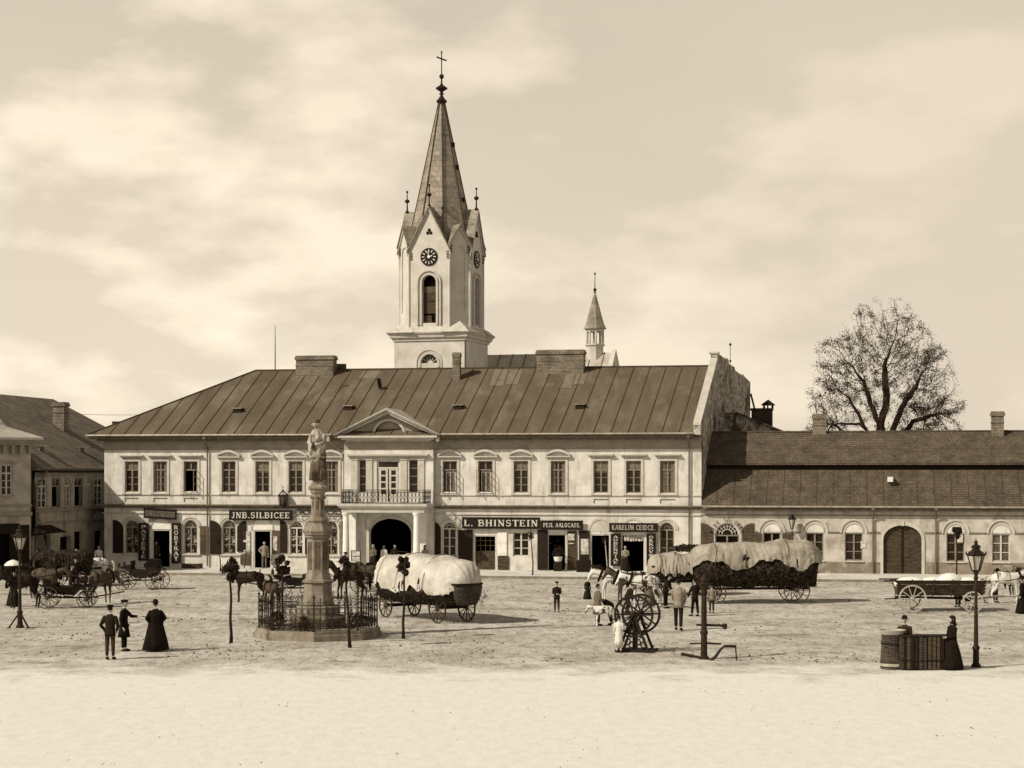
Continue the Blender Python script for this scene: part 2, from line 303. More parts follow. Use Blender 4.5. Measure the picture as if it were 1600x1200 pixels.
# hand painted slab-serif capitals: (points, thick) strokes in a unit box; serif marks at listed points
def arcp(cx, cy, rx, ry, a0, a1, n=9): return [(cx + rx * math.cos(R(a0 + (a1 - a0) * i / n)), cy + ry * math.sin(R(a0 + (a1 - a0) * i / n))) for i in range(n + 1)]
T_, N_ = .19, .10
GL = {
 'A': (.86, [([(.06, 0), (.42, 1)], N_), ([(.44, 1), (.80, 0)], T_), ([(.20, .33), (.66, .33)], N_)], [(.06, 0), (.80, 0)]),
 'B': (.78, [([(.16, 0), (.16, 1)], T_), ([(.16, .95), (.42, .95)] + arcp(.42, .74, .22, .21, 90, -90) + [(.16, .53)], .13), ([(.42, .53)] + arcp(.44, .29, .24, .24, 90, -90) + [(.16, .05)], .14)], [(.12, 0), (.12, 1)]),
 'C': (.80, [(arcp(.44, .5, .34, .45, 50, 310, 16), .14), ([(.68, .98), (.68, .70)], .07), ([(.68, .30), (.68, .02)], .07)], []),
 'D': (.84, [([(.16, 0), (.16, 1)], T_), ([(.16, .95), (.38, .95)] + arcp(.38, .5, .34, .45, 90, -90, 12) + [(.16, .05)], .13)], [(.12, 0), (.12, 1)]),
 'E': (.74, [([(.16, 0), (.16, 1)], T_), ([(.16, .95), (.64, .95)], N_), ([(.16, .5), (.50, .5)], N_), ([(.16, .05), (.66, .05)], N_), ([(.64, 1), (.64, .78)], .06), ([(.66, 0), (.66, .24)], .06), ([(.50, .38), (.50, .62)], .06)], [(.12, 0), (.12, 1)]),
 'H': (.88, [([(.18, 0), (.18, 1)], T_), ([(.70, 0), (.70, 1)], T_), ([(.18, .5), (.70, .5)], N_)], [(.18, 0), (.18, 1), (.70, 0), (.70, 1)]),
 'I': (.46, [([(.23, 0), (.23, 1)], T_)], [(.23, 0), (.23, 1)]),
 'J': (.58, [([(.36, 1), (.36, .28)] + arcp(.22, .24, .15, .19, 0, -170), T_ * .85)], [(.36, 1)]),
 'K': (.86, [([(.18, 0), (.18, 1)], T_), ([(.72, 1), (.20, .42)], N_), ([(.38, .60), (.72, 0)], T_)], [(.18, 0), (.18, 1), (.72, 0), (.70, 1)]),
 'L': (.72, [([(.18, 0), (.18, 1)], T_), ([(.18, .05), (.64, .05)], N_), ([(.64, 0), (.64, .30)], .07)], [(.14, 0), (.18, 1)]),
 'M': (1.0, [([(.16, 0), (.16, 1)], N_), ([(.18, 1), (.50, .12)], T_), ([(.50, .12), (.82, 1)], N_), ([(.84, 0), (.84, 1)], T_)], [(.16, 0), (.13, 1), (.84, 0), (.86, 1)]),
 'N': (.88, [([(.17, 0), (.17, 1)], N_), ([(.17, 1), (.70, 0)], T_), ([(.70, 0), (.70, 1)], N_)], [(.17, 0), (.13, 1), (.70, 1)]),
 'O': (.86, [(arcp(.43, .5, .32, .45, 0, 360, 20), .15)], []),
 'P': (.74, [([(.17, 0), (.17, 1)], T_), ([(.17, .95), (.42, .95)] + arcp(.42, .71, .22, .24, 90, -90) + [(.17, .47)], .13)], [(.17, 0), (.12, 1)]),
 'R': (.84, [([(.17, 0), (.17, 1)], T_), ([(.17, .95), (.42, .95)] + arcp(.42, .73, .21, .22, 90, -90) + [(.17, .51)], .13), ([(.40, .50), (.72, .02)], T_)], [(.17, 0), (.12, 1), (.72, 0)]),
 'S': (.72, [(arcp(.36, .72, .24, .23, 40, 260, 10) + arcp(.36, .28, .25, .24, 80, -140, 10), .14), ([(.60, .98), (.60, .72)], .06), ([(.11, .28), (.11, .02)], .06)], []),
 'T': (.80, [([(.40, 0), (.40, 1)], T_), ([(.08, .95), (.72, .95)], N_), ([(.08, 1), (.08, .74)], .06), ([(.72, 1), (.72, .74)], .06)], [(.40, 0)]),
 'U': (.86, [([(.17, 1), (.17, .35)] + arcp(.43, .33, .26, .29, 180, 360) + [(.69, 1)], .15)], [(.17, 1), (.69, 1)]),
 'V': (.82, [([(.08, 1), (.40, 0)], T_), ([(.42, 0), (.76, 1)], N_)], [(.08, 1), (.76, 1)]),
 'W': (1.1, [([(.08, 1), (.32, 0)], T_), ([(.34, 0), (.55, .9)], N_), ([(.55, .95), (.78, 0)], T_), ([(.80, 0), (1.02, 1)], N_)], [(.08, 1), (.55, 1), (1.02, 1)]),
 'Y': (.80, [([(.08, 1), (.40, .48)], T_), ([(.74, 1), (.42, .48)], N_), ([(.40, .5), (.40, 0)], T_)], [(.08, 1), (.74, 1), (.40, 0)]),
 'Z': (.74, [([(.10, .95), (.64, .95)], N_), ([(.62, .95), (.12, .05)], T_), ([(.10, .05), (.66, .05)], N_), ([(.10, 1), (.10, .76)], .06), ([(.66, 0), (.66, .24)], .06)], []),
 '.': (.34, [([(.17, 0), (.17, .14)], .18)], []), ' ': (.42, [], [])}
def glyph(g, ch, ox, oy, sx, sy):
    rnd = random.Random(ord(ch) + int(ox * 91)); w_, strokes, ser = GL.get(ch, GL['I']); d = .012
    def seg(a, b, th):
        dx, dy = b[0] - a[0], b[1] - a[1]; L = math.hypot(dx, dy) or 1; nx, ny = -dy / L * th / 2, dx / L * th / 2
        q = [(a[0] + nx, a[1] + ny), (a[0] - nx, a[1] - ny), (b[0] - nx, b[1] - ny), (b[0] + nx, b[1] + ny)]; zf = d * (.7 + .3 * rnd.random())
        v = [(ox + x * sx, oy + y * sy, 0) for x, y in q] + [(ox + x * sx, oy + y * sy, zf) for x, y in q]; g.add(v, [(0, 3, 2, 1), (4, 5, 6, 7), (0, 1, 5, 4), (1, 2, 6, 5), (2, 3, 7, 6), (3, 0, 4, 7)])
    for pts, th in strokes:
        for a, b in zip(pts, pts[1:]): seg(a, b, th)
    for x, y in ser: seg((x - .15, abs(y - .035)), (x + .15, abs(y - .035)), .075)
    return w_ * sx
def text(s, name, width, height, m, parent, loc, rot=(R(90), 0, 0), vertical=False, shear=0.0):
    g = MB()
    if vertical:
        n = len(s); lh = height / n
        for i, ch in enumerate(s): sx = width / .8; glyph(g, ch, -GL.get(ch, GL['I'])[0] * sx / 2, height / 2 - (i + 1) * lh + lh * .12, sx, lh * .76)
    else:
        tot = sum(GL.get(c, GL['I'])[0] + .09 for c in s) - .09; sx = width / tot; x = -width / 2
        for ch in s: x += glyph(g, ch, x, -height / 2, sx, height) + .09 * sx
    o = g.build(name, m, parent, loc=loc); o.rotation_euler = rot; tag(o, kind=None); return o
# ---------------------------------------------------------------- ground
def ground_material():
    m = bpy.data.materials.new('trodden_square_earth'); m.use_nodes = True; t = m.node_tree; b = t.nodes['Principled BSDF']; b.inputs['Roughness'].default_value = .95
    b.inputs['Specular IOR Level'].default_value = .1
    tc = N(t, 'ShaderNodeTexCoord')
    def noi(sc, det, st, loc=(0, 0, 0), rg=.6):
        mp = N(t, 'ShaderNodeMapping'); mp.inputs['Scale'].default_value = st; mp.inputs['Location'].default_value = loc
        t.links.new(tc.outputs['Object'], mp.inputs[0]); n = N(t, 'ShaderNodeTexNoise', i_Scale=sc, i_Detail=det, i_Roughness=rg)
        t.links.new(mp.outputs[0], n.inputs['Vector']); return n.outputs[0]
    def rng(s, a, b_, c, d):
        r = N(t, 'ShaderNodeMapRange', clamp=True); t.links.new(s, r.inputs[0])
        for i, x in enumerate((a, b_, c, d)): r.inputs[i + 1].default_value = x
        return r.outputs[0]
    def mix(f, a, bb):
        x = N(t, 'ShaderNodeMix', data_type='RGBA'); t.links.new(f, x.inputs['Factor'])
        for k, s in (('A', a), ('B', bb)):
            if isinstance(s, tuple): x.inputs[k].default_value = s
            else: t.links.new(s, x.inputs[k])
        return x.outputs['Result']
    def mul(a, bb):
        x = N(t, 'ShaderNodeMath', operation='MULTIPLY'); t.links.new(a, x.inputs[0]); t.links.new(bb, x.inputs[1]); return x.outputs[0]
    c = mix(rng(noi(.35, 8, (1, .8, 1)), .35, .65, 0, 1), S(.36), S(.54))
    c = mix(rng(noi(2.4, 8, (1, .34, 1), (4, 2, 0), .72), .49, .69, 0, .85), c, S(.17))           # mud and dung
    c = mix(rng(noi(.9, 9, (.35, .55, 1), (9, 3, 0), .72), .54, .66, 0, .8), c, S(.16))     # long wheel tracks
    c = mix(rng(noi(7.0, 5, (1, .30, 1), (1, 8, 0), .7), .58, .68, 0, .9), c, S(.09))     # clods
    sp = N(t, 'ShaderNodeSeparateXYZ'); t.links.new(tc.outputs['Object'], sp.inputs[0])
    ad = N(t, 'ShaderNodeMath', operation='ADD'); t.links.new(sp.outputs[1], ad.inputs[0])
    t.links.new(rng(noi(.5, 6, (1, 1, 1), (2, 2, 2)), .3, .7, -3, 3), ad.inputs[1])
    f = rng(ad.outputs[0], 56, 61, 1, 0)
    c = mix(f, c, mix(rng(noi(3, 8, (1, .5, 1), (5, 0, 0), .7), .4, .7, 0, 1), S(.68), S(.60)))  # foreground blended to a pale sand colour that stands in for a vignette fade
    t.links.new(c, b.inputs['Base Color'])
    bp = N(t, 'ShaderNodeBump'); bp.inputs['Distance'].default_value = .10
    inv = rng(ad.outputs[0], 56, 61, .2, 1)
    t.links.new(mul(noi(2.4, 8, (1, .4, 1), (6, 1, 0), .68), inv), bp.inputs['Height']); t.links.new(bp.outputs[0], b.inputs['Normal'])
    return m
mb = MB()
xs = [-2500, -200] + [-60 + 2 * i for i in range(61)] + [200, 2500]; ys = [-300, 0] + [30 + 2 * i for i in range(46)] + [200, 3500]
for y in ys:
    for x in xs:
        z = 0.0
        if -60 < x < 60 and 30 < y < 104: z = .05 * noise.noise((x * .35, y * .35, 0)) 
        mb.v.append((x, y, z))
for j in range(len(ys) - 1):
    for i in range(len(xs) - 1):
        a = j * len(xs) + i; mb.f.append((a, a + 1, a + 1 + len(xs), a + len(xs))); mb.m.append(0)
mb.build('ground', ground_material(), smooth=True, kind='structure')
mb = MB(); mb.box(-2, 95, -6.6, 18, -.3, .12); o = mb.build('pavement', M_walk, loc=P0, rz=-AZ, kind='structure')
mb = MB()
for i in range(78): mb.box(-2.3 + i * 1.25, -2.3 + i * 1.25 + 1.235, -6.85, -6.603, -.3, .135 + .008 * random.random())
mb.box(-2.3, -2.003, -6.6, 18, -.3, .135)
mb.build('kerb', M_kerb, loc=P0, rz=-AZ, kind='structure')

# ---------------------------------------------------------------- window builders (local: x along the wall, wall face at y=0)
WMESH = {}
def sash(kind, w, h):
    """wooden casement frame + glass meshes, origin at sill centre"""
    k = (kind, round(w, 2), round(h, 2))
    if k in WMESH: return WMESH[k]
    f, g = MB(), MB(); y0, y1 = .10, .17
    if kind in ('tall', 'open', 'half'):
        zt = h * .72
        for x in (-w / 2, w / 2 - .07): f.box(x, x + .07, y0, y1, 0, h)
        f.box(-w / 2 + .07, w / 2 - .07, y0, y1, h - .07, h); f.box(-w / 2 + .07, w / 2 - .07, y0, y1, 0, .06)
        f.box(-w / 2 + .07, w / 2 - .07, y0 - .02, y1, zt - .04, zt + .04)
        f.box(-.035, .035, y0 - .01, y1, zt + .04, h - .07)
        if kind == 'tall':
            f.box(-.05, .05, y0 - .02, y1, .06, zt - .04)
            for sx in (-1, 1):
                for i in (1, 2):
                    z = .06 + (zt - .1) * i / 3; a, b = sorted((sx * .05, sx * (w / 2 - .07))); f.box(a, b, y0 + .01, y1, z - .018, z + .018)
        g.box(-w / 2 + .07, w / 2 - .07, y1 - .03, y1 - .02, zt + .04 if kind == 'open' else .06, h - .07)
    elif kind == 'arch':
        zs = h - w / 2
        o_, i_ = arch(0, w, 0, zs), arch(0, w - .14, .06, zs)
        f.ring(i_, o_, y0, y1); f.box(-w / 2 + .07, w / 2 - .07, y0, y1, 0, .06)
        f.box(-w / 2 + .07, w / 2 - .07, y0 - .02, y1, zs - .045, zs + .045); f.box(-.045, .045, y0 - .01, y1, .06, zs - .045)
        for sx in (-1, 1):
            for i in (1, 2):
                z = .06 + (zs - .1) * i / 3; a, b = sorted((sx * .045, sx * (w / 2 - .07))); f.box(a, b, y0 + .01, y1, z - .018, z + .018)
        r = w / 2 - .07; f.ring(arch(0, r * .9, zs + .045, zs + .045, n=8), arch(0, r * .9 + .07, zs + .045, zs + .045, n=8), y0 + .01, y1)
        for i in (1, 2, 3, 4, 5):
            a = math.pi * i / 6; f.bar((r * .48 * math.cos(a), .135, zs + .045 + r * .48 * math.sin(a)), (r * math.cos(a), .135, zs + r * math.sin(a)), .03, .05, (0, 1, 0))
        g.xzprism(list(reversed(arch(0, w - .14, .06, zs))), y1 - .03, y1 - .02)
    elif kind == 'grid':
        f.box(-w / 2, -w / 2 + .07, y0, y1, 0, h); f.box(w / 2 - .07, w / 2, y0, y1, 0, h); f.box(-w / 2 + .07, w / 2 - .07, y0, y1, h - .07, h); f.box(-w / 2 + .07, w / 2 - .07, y0, y1, 0, .07)
        f.box(-.05, .05, y0 - .02, y1, .07, h - .07)
        for sx in (-1, 1):
            for i in (1, 2):
                z = h * i / 3; a, b = sorted((sx * .05, sx * (w / 2 - .07))); f.box(a, b, y0, y1, z - .022, z + .022)
        g.box(-w / 2 + .07, w / 2 - .07, y1 - .03, y1 - .02, .07, h - .07)
    elif kind == 'strip':
        f.box(-w / 2, -w / 2 + .05, y0, y1, 0, h); f.box(w / 2 - .05, w / 2, y0, y1, 0, h); f.box(-w / 2 + .05, w / 2 - .05, y0, y1, h - .05, h); f.box(-w / 2 + .05, w / 2 - .05, y0, y1, 0, .05)
        for i in (1, 2, 3):
            z = h * i / 4; f.box(-w / 2 + .05, w / 2 - .05, y0, y1, z - .022, z + .022)
        g.box(-w / 2 + .05, w / 2 - .05, y1 - .03, y1 - .02, .05, h - .05)
    WMESH[k] = (f, g); return WMESH[k]
BAKED = {}
def window(par, x, z, kind, w, h, m=None, glass=None, y=0.0):
    f, g = sash(kind, w, h); m = m or M_win; glass = glass or M_glass
    k = (kind, w, h, m.name, glass.name)
    if k not in BAKED:
        fo = f.build('window', m); go = g.build('pane', glass); BAKED[k] = (fo.data, go.data); bpy.data.objects.remove(fo); bpy.data.objects.remove(go)
    fo = link('window', BAKED[k][0], None, par, (x, y, z)); link('pane', BAKED[k][1], None, fo)
    return fo
def leaf_open(par, x, z, w, h, ang, side, m, y=-.02):
    """a casement leaf swung outwards; side -1 hinges on the left"""
    f = MB(); s = 1 if side < 0 else -1
    for a in (0, w - .035): f.box(*sorted((s * a, s * (a + .035))), -.015, .015, 0, h)
    for zz in (0, h / 3, 2 * h / 3, h - .035): f.box(*sorted((s * .035, s * (w - .035))), -.015, .015, zz, zz + .035)
    o = f.build('casement', m, par, loc=(x, y, z)); o.rotation_euler = (0, 0, -ang if side < 0 else ang); return o

# ---------------------------------------------------------------- main two-storey building
UR = U(1096); UA, UB = U(538, -.4), U(677, -.4)
bld = empty('town_house', P0, -AZ, 'long pale two storey house with hipped sheet metal roof, pediment and balcony', 'building')
UW, UH = .90, 1.93
ZW = 4.86
flat = [206, 250.5, 298, 939, 990, 1043]; segm = [357.5, 410, 462, 517.5, 703, 758.5, 814, 872]
openw = {298: 'black', 703: 'inner', 758.5: 'inner'}
gwin = [206, 298, 358, 463, 517, 702, 1042]                       # arched ground floor windows
gd = [(252, 30, 827), (410, 28, 827)]
AW, AZ0, AZT = .86, .98, 3.06
holesL, holesR = [], []
for p in flat + segm:
    (holesL if p < 600 else holesR).append(rect(U(p), UW, ZW, ZW + UH))
for p in gwin:
    (holesL if p < 600 else holesR).append(arch(U(p), AW, AZ0, AZT - AW / 2))
doors = [(252, 1.22, 2.48, 'L'), (410, 1.15, 2.48, 'L'), (758, 1.38, 2.25, 'R'), (870, 1.16, 2.35, 'R'), (938, 1.2, 2.35, 'R'), (989, 1.42, 2.35, 'R')]
for p, w_, zt, sd in doors:
    (holesL if sd == 'L' else holesR).append(rect(U(p), w_, .13, zt))
holesR.append(rect(U(814), 1.0, .98, 2.45))
mb = MB(); TOP = 8.3
wall_holes(mb, [(0, 0), (0, TOP), (UA, TOP), (UA, 0)], holesL, 0, .3)
wall_holes(mb, [(UB, 0), (UB, TOP), (UR, TOP), (UR, 0)], holesR, 0, .3)
mb.box(0, .3, .3, 17, 0, TOP); mb.box(.3, UR + .6, 16.7, 17, 0, TOP)
mb.box(UA - .3, UA, .001, .9, 0, TOP); mb.box(UB, UB + .3, .001, .9, 0, TOP)
mb.build('wall', M_wall, bld)
# projecting centre bay
mb = MB(); yb = -.4
pN, pD, pM = U(568, yb), U(606.5, yb), U(646, yb)
ax0, ax1 = U(577, yb), U(643, yb); axc, axw = (ax0 + ax1) / 2, ax1 - ax0
wall_holes(mb, [(UA, 0), (UA, TOP - .25), (UB, TOP - .25), (UB, 0)],
           [rect(pN, .55, 4.86, 6.85), rect(pM, .55, 4.86, 6.85), rect(pD, 1.45, 4.3, 6.85), arch(axc, axw, .13, 2.35, 3.25)], yb, .4)
mb.box(UA, UA + .02, yb + .001, 0, 0, TOP - .25); mb.box(UB - .02, UB, yb + .001, 0, 0, TOP - .25)
mb.build('centre_bay', M_wall, bld)
for p in (pN, pM): window(bld, p, 4.86, 'strip', .55, 1.99, M_win, None, yb)
d = MB(); d.box(-.72, -.62, .08, .16, 0, 2.55); d.box(.62, .72, .08, .16, 0, 2.55); d.box(-.62, .62, .08, .16, 2.45, 2.55); d.box(-.62, .62, .06, .16, 2.02, 2.12)
for s in (-1, 1):
    for a in (.0, .20): pass
    x0, x1 = sorted((s * .04, s * .6))
    d.box(x0, x0 + .13, .07, .15, 0, 2.02); d.box(x1 - .13, x1, .07, .15, 0, 2.02)
    for zz in (0, .75, 1.15, 1.55, 1.92): d.box(x0 + .13, x1 - .13, .08, .15, zz, zz + (.45 if zz == 0 else .09))
dd = d.build('balcony_door', [M_winl], bld, loc=(pD, yb, 4.3)); g = MB(); g.box(-.62, .62, .13, .14, .4, 2.5); g.build('pane', M_glass, dd)
for x in (550 + 4, 577, 631, 658):
    g = MB(); ux = U(x, yb); w2 = .2
    g.box(ux - w2, ux + w2, yb - .07, yb - .001, 4.25, 6.85); g.box(ux - w2 - .04, ux + w2 + .04, yb - .11, yb - .001, 6.85, 6.95)
    g.build('pilaster', M_trim, bld)
g = MB(); a, b = U(546, yb), U(667, yb)
g.box(a, b, yb - .10, yb - .001, 6.952, 7.05); g.box(a - .06, b + .06, yb - .22, yb - .001, 7.05, 7.13); g.box(a - .12, b + .12, yb - .30, yb - .001, 7.13, 7.23)
g.build('door_hood', M_trim, bld)
# dark passage behind the arch
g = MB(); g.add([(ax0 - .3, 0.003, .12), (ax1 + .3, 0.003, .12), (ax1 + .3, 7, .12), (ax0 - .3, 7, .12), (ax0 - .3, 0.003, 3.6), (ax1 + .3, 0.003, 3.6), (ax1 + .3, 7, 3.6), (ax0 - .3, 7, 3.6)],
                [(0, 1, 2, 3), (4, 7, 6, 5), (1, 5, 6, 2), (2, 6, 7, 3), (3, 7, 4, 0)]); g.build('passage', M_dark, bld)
g = MB(); g.ring(arch(axc, axw, .13, 2.35, 3.25), arch(axc, axw + .36, .13, 2.35, 3.43), yb - .06, yb - .002); g.build('arch_surround', M_trim, bld)
# balcony and portico
VP = -2.35
cl_, cr_ = U(540.5, VP), U(651, VP)
sx0, sx1 = cl_ - .45, cr_ + .7
g = MB(); g.box(sx0, sx1, VP - .35, yb - .07, 4.04, 4.2); g.box(sx0 + .07, sx1 - .07, VP - .28, yb - .07, 3.94, 4.04); g.box(sx0 + .2, sx1 - .2, VP - .16, yb - .07, 3.66, 3.94)
g.build('balcony_slab', M_trim, bld)
for x in (cl_, cr_):
    g = MB(); g.lathe([(.27, .12), (.27, .22), (.215, .26), (.235, .34), (.21, .4), (.205, 1.5), (.175, 3.4), (.2, 3.44), (.19, 3.48), (.25, 3.56), (.25, 3.66)], 20, (x, VP, 0)); g.build('column', M_white, bld, smooth=False)
for x in (cl_ + .0, cr_ - .0):
    g = MB(); g.box(x - .22, x + .22, yb - .5, yb - .002, .12, 3.655); g.build('pier', M_white, bld)
g = MB(); rx0, rx1, ry0 = sx0 + .25, sx1 - .25, VP - .22
def scrollrail(g, a, b, z0, z1, n):
    a, b = Vector(a), Vector(b)
    for z in (z0 + .04, z1, z1 - .12): g.bar(a + Vector((0, 0, z)), b + Vector((0, 0, z)), .035)
    for i in range(n + 1):
        p = a.lerp(b, i / n); g.bar(p + Vector((0, 0, z0)), p + Vector((0, 0, z1)), .022)
        if i < n:
            q = a.lerp(b, (i + .5) / n); dx = (b - a).normalized() * ((b - a).length / n * .42); h = (z1 - z0 - .16) / 2
            for k in (0, 1):
                c = q + Vector((0, 0, z0 + .05 + h * (k + .5))); pts = [c + dx * math.cos(t) + Vector((0, 0, h * .46 * math.sin(t))) for t in [i2 * math.pi / 4 for i2 in range(9)]]
                g.tube(pts, .011, 4, False)
scrollrail(g, (rx0, ry0, 0), (rx1, ry0, 0), 4.2, 5.03, 22); scrollrail(g, (rx0, ry0, 0), (rx0, yb - .12, 0), 4.2, 5.03, 8); scrollrail(g, (rx1, ry0, 0), (rx1, yb - .12, 0), 4.2, 5.03, 8)
g.build('balcony_railing', M_iron, bld)
# windows of the upper floor
hoodf = MB(); hoodf.box(-.68, .68, -.10, -.002, 2.14, 2.20); hoodf.box(-.74, .74, -.17, -.002, 2.20, 2.26); hoodf.box(-.78, .78, -.24, -.002, 2.26, 2.33)
hoods = MB(); hoods.box(-.68, .68, -.10, -.002, 2.10, 2.16); hoods.box(-.78, .78, -.20, -.002, 2.16, 2.24)
ii = [(-.78 + 1.56 * i / 12, 2.24 + .26 * math.sin(math.pi * i / 12) ** .8) for i in range(13)]; oo = [(-.80 + 1.60 * i / 12, 2.31 + .34 * math.sin(math.pi * i / 12) ** .8) for i in range(13)]
ii = [(x * .9, z - .0) for x, z in ii]; hoods.ring(ii, oo, -.22, -.002)
surr = MB(); surr.box(-.60, -.452, -.05, -.002, -.08, 2.09); surr.box(.452, .60, -.05, -.002, -.08, 2.09); surr.box(-.452, .452, -.05, -.002, UH + .002, 2.09); surr.box(-.62, .62, -.12, -.002, -.14, -.082)
hm = {}
for nm, q in (('window_hood', hoodf), ('segment_hood', hoods), ('window_surround', surr)):
    o = q.build(nm, M_trim); hm[nm] = o.data; bpy.data.objects.remove(o)
curt = {1043: M_curt}
for i, p in enumerate(flat + segm):
    x = U(p); op = openw.get(p)
    if op:
        wo = window(bld, x, ZW, 'open', UW, UH)
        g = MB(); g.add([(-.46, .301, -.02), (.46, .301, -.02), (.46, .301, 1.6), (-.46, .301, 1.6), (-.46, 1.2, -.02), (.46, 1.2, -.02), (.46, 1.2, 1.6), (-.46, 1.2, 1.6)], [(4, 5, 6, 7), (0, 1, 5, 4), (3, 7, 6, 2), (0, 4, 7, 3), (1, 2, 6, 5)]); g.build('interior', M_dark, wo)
        leaf_open(wo, -.42, .03, .44, 1.36, R(75 if op == 'black' else 95), -1, M_win); leaf_open(wo, .42, .03, .44, 1.36, R(80), 1, M_win)
        if op == 'inner':
            s = MB(); s.box(-.25, .3, .22, .25, .05, 1.25); s2 = s.build('inner_sash', M_curt, wo)
            s = MB(); s.box(-.3, -.24, .18, .24, 0, 1.3); s.box(.26, .33, .18, .24, 0, 1.3); s.box(-.24, .26, .18, .24, 1.22, 1.3); s.box(-.02, .02, .18, .24, .0, 1.22); s.build('inner_frame', M_winl, wo)
        s = MB(); s.box(-.40, .40, -.06, .1, -.03, .03); s.build('sill', M_white, wo)
    else: wo = window(bld, x, ZW, 'tall', UW, UH, random.choice([M_win, M_win, M_winl]) if i % 3 == 1 else M_win, curt.get(p))
    if not op and i % 4 in (0, 1, 3):
        s = MB(); hc_ = (.42, 1.15, 0, .62)[i % 4]; s.box(-.375, .375, .128, .134, UH - .07 - hc_, UH - .075)
        if i % 4 == 1: s = MB(); s.box(-.375, -.20, .128, .134, .07, UH - .08); s.box(.21, .375, .128, .134, .07, UH - .08)
        s.build('blind' if i % 4 != 1 else 'curtain_pair', mat('linen_blind', .10, .20, 5, 4, stretch=(6, 6, 1)), wo)
    link('window_surround', hm['window_surround'], None, wo); link('hood', hm['window_hood' if p in flat else 'segment_hood'], None, wo)
    if p in flat:
        q = MB(); q.box(-.45, .45, -.03, -.002, -.42, -.37); q.box(-.45, -.40, -.03, -.002, -.62, -.42); q.build('apron_panel', M_trimd, wo)
# arched ground floor windows
for p in gwin:
    x = U(p); wo = window(bld, x, AZ0, 'arch', AW, AZT - AZ0, M_winl if p in (702, 463) else M_win, M_glass if p in (702, 1042) else MATS.get('shop_window') or mat('shop_window', .02, .42, 3.5, 2, rough=.25, edge=(.5, .62)))
    q = MB(); zs = AZT - AZ0 - AW / 2
    q.ring(arch(0, AW + .10, zs, zs), arch(0, AW + .24, zs, zs), -.04, -.002); q.build('inner_moulding', M_trim, wo)
    q = MB(); q.ring(arch(0, AW + .36, zs, zs), arch(0, AW + .50, zs, zs), -.06, -.002); q.build('outer_moulding', M_trim, wo); q = MB(); q.box(-.62, .62, -.12, -.002, -.10, -.03); q.build('sill', M_trim, wo)
for p in (410, 870, 938, 989, 252):
    q = MB(); x = U(p); a, b = arch(x, 1.30, 2.5, 2.5, 3.22), arch(x, 1.5, 2.5, 2.5, 3.36)
    q.ring(a, b, -.05, -.002); q.build('arch_moulding', M_trim, bld)
    q = MB(); q.xzprism(list(reversed(arch(x, 1.29, 2.5, 2.5, 3.2))), -.02, -.0015); q.build('lunette', M_white if p != 938 else M_trim, bld)
window(bld, U(814), .98, 'grid', 1.0, 1.47, M_winl)
# doors: dark rooms behind open leaves
for p, w_, zt, sd in doors:
    x = U(p); q = MB(); a, b = x - w_ / 2, x + w_ / 2
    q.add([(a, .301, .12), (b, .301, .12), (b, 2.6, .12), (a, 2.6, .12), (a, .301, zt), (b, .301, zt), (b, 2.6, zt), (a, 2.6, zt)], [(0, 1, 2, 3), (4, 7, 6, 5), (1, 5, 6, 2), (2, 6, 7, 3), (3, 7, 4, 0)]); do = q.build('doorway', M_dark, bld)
    q = MB(); q.box(a, a + .07, .02, .12, .12, zt); q.box(b - .07, b, .02, .12, .12, zt); q.box(a + .07, b - .07, .02, .12, zt - .07, zt); q.build('door_frame', M_winl, do)
x = U(758); q = MB()
for i in range(4):
    xx = x - .6 + i * .3; q.box(xx, xx + .29, .14, .18, .13, 1.25)
for i in range(5): q.box(x - .6 + i * .3 - .015, x - .6 + i * .3 + .015, .14, .17, 1.25, 2.15)
for z in (1.25, 1.6, 1.9): q.box(x - .6, x + .6, .145, .165, z, z + .03)
q.build('glazed_door', M_wood, bld)
# shutters and display boards on the ground floor
def shut_arch(px0, px1, py0, py1, m, side, louv=False, name='shutter', y=-.05):
    x0, x1 = U(px0), U(px1); pm = (px0 + px1) / 2; z0, z1 = ZZ(pm, py1), ZZ(pm, py0); w = x1 - x0; q = MB()
    pts = [(x0, z0), (x1, z0)] + ([(x1, z1)] if side == 'sq' else [])
    if side == 'sq': pts += [(x0, z1)]
    else:
        h = min(w * .9, .6); arcp = [(math.sin(t), math.cos(t)) for t in [math.pi / 2 * i / 6 for i in range(7)]]
        if side == 'l': pts += [(x1 - w + w * s_, z1 - h + h * c_) for s_, c_ in reversed(arcp)]    # high on its outer (left) edge
        else: pts += [(x0 + w - w * s_, z1 - h + h * c_) for s_, c_ in arcp]
    q.xzprism(pts, y - .03, y + .03)
    if louv:
        n = int((z1 - z0 - .5) / .075)
        for i in range(n): q.bar((x0 + .05, y - .04, z0 + .1 + i * .075), (x1 - .05, y - .04, z0 + .1 + i * .075), .03, .035)
    else:
        for z in (z0 + .12, (z0 + z1) / 2, z1 - .62): q.box(x0 + .04, x1 - .04, y - .045, y - .03, z, z + .07)
    return q.build(name, m, bld)
shut_arch(177, 193, 812, 864, M_shut, 'l'); shut_arch(313, 325, 822, 866, M_louv, 'sq', True)
shut_arch(329, 346, 813, 866, M_shut, 'l'); shut_arch(371, 385, 814, 862, M_shut, 'r'); shut_arch(438, 449, 813, 864, M_shut, 'l'); shut_arch(477, 489, 814, 866, M_shut, 'r'); shut_arch(531, 536, 814, 866, M_shut, 'r')
shut_arch(675, 689, 815, 872, M_shut, 'l'); shut_arch(716, 739, 828, 884, M_shut, 'sq'); shut_arch(778, 792, 832, 868, M_white, 'sq', name='white_shutter'); shut_arch(778, 795, 869, 890, M_wood, 'sq', name='lower_shutter')
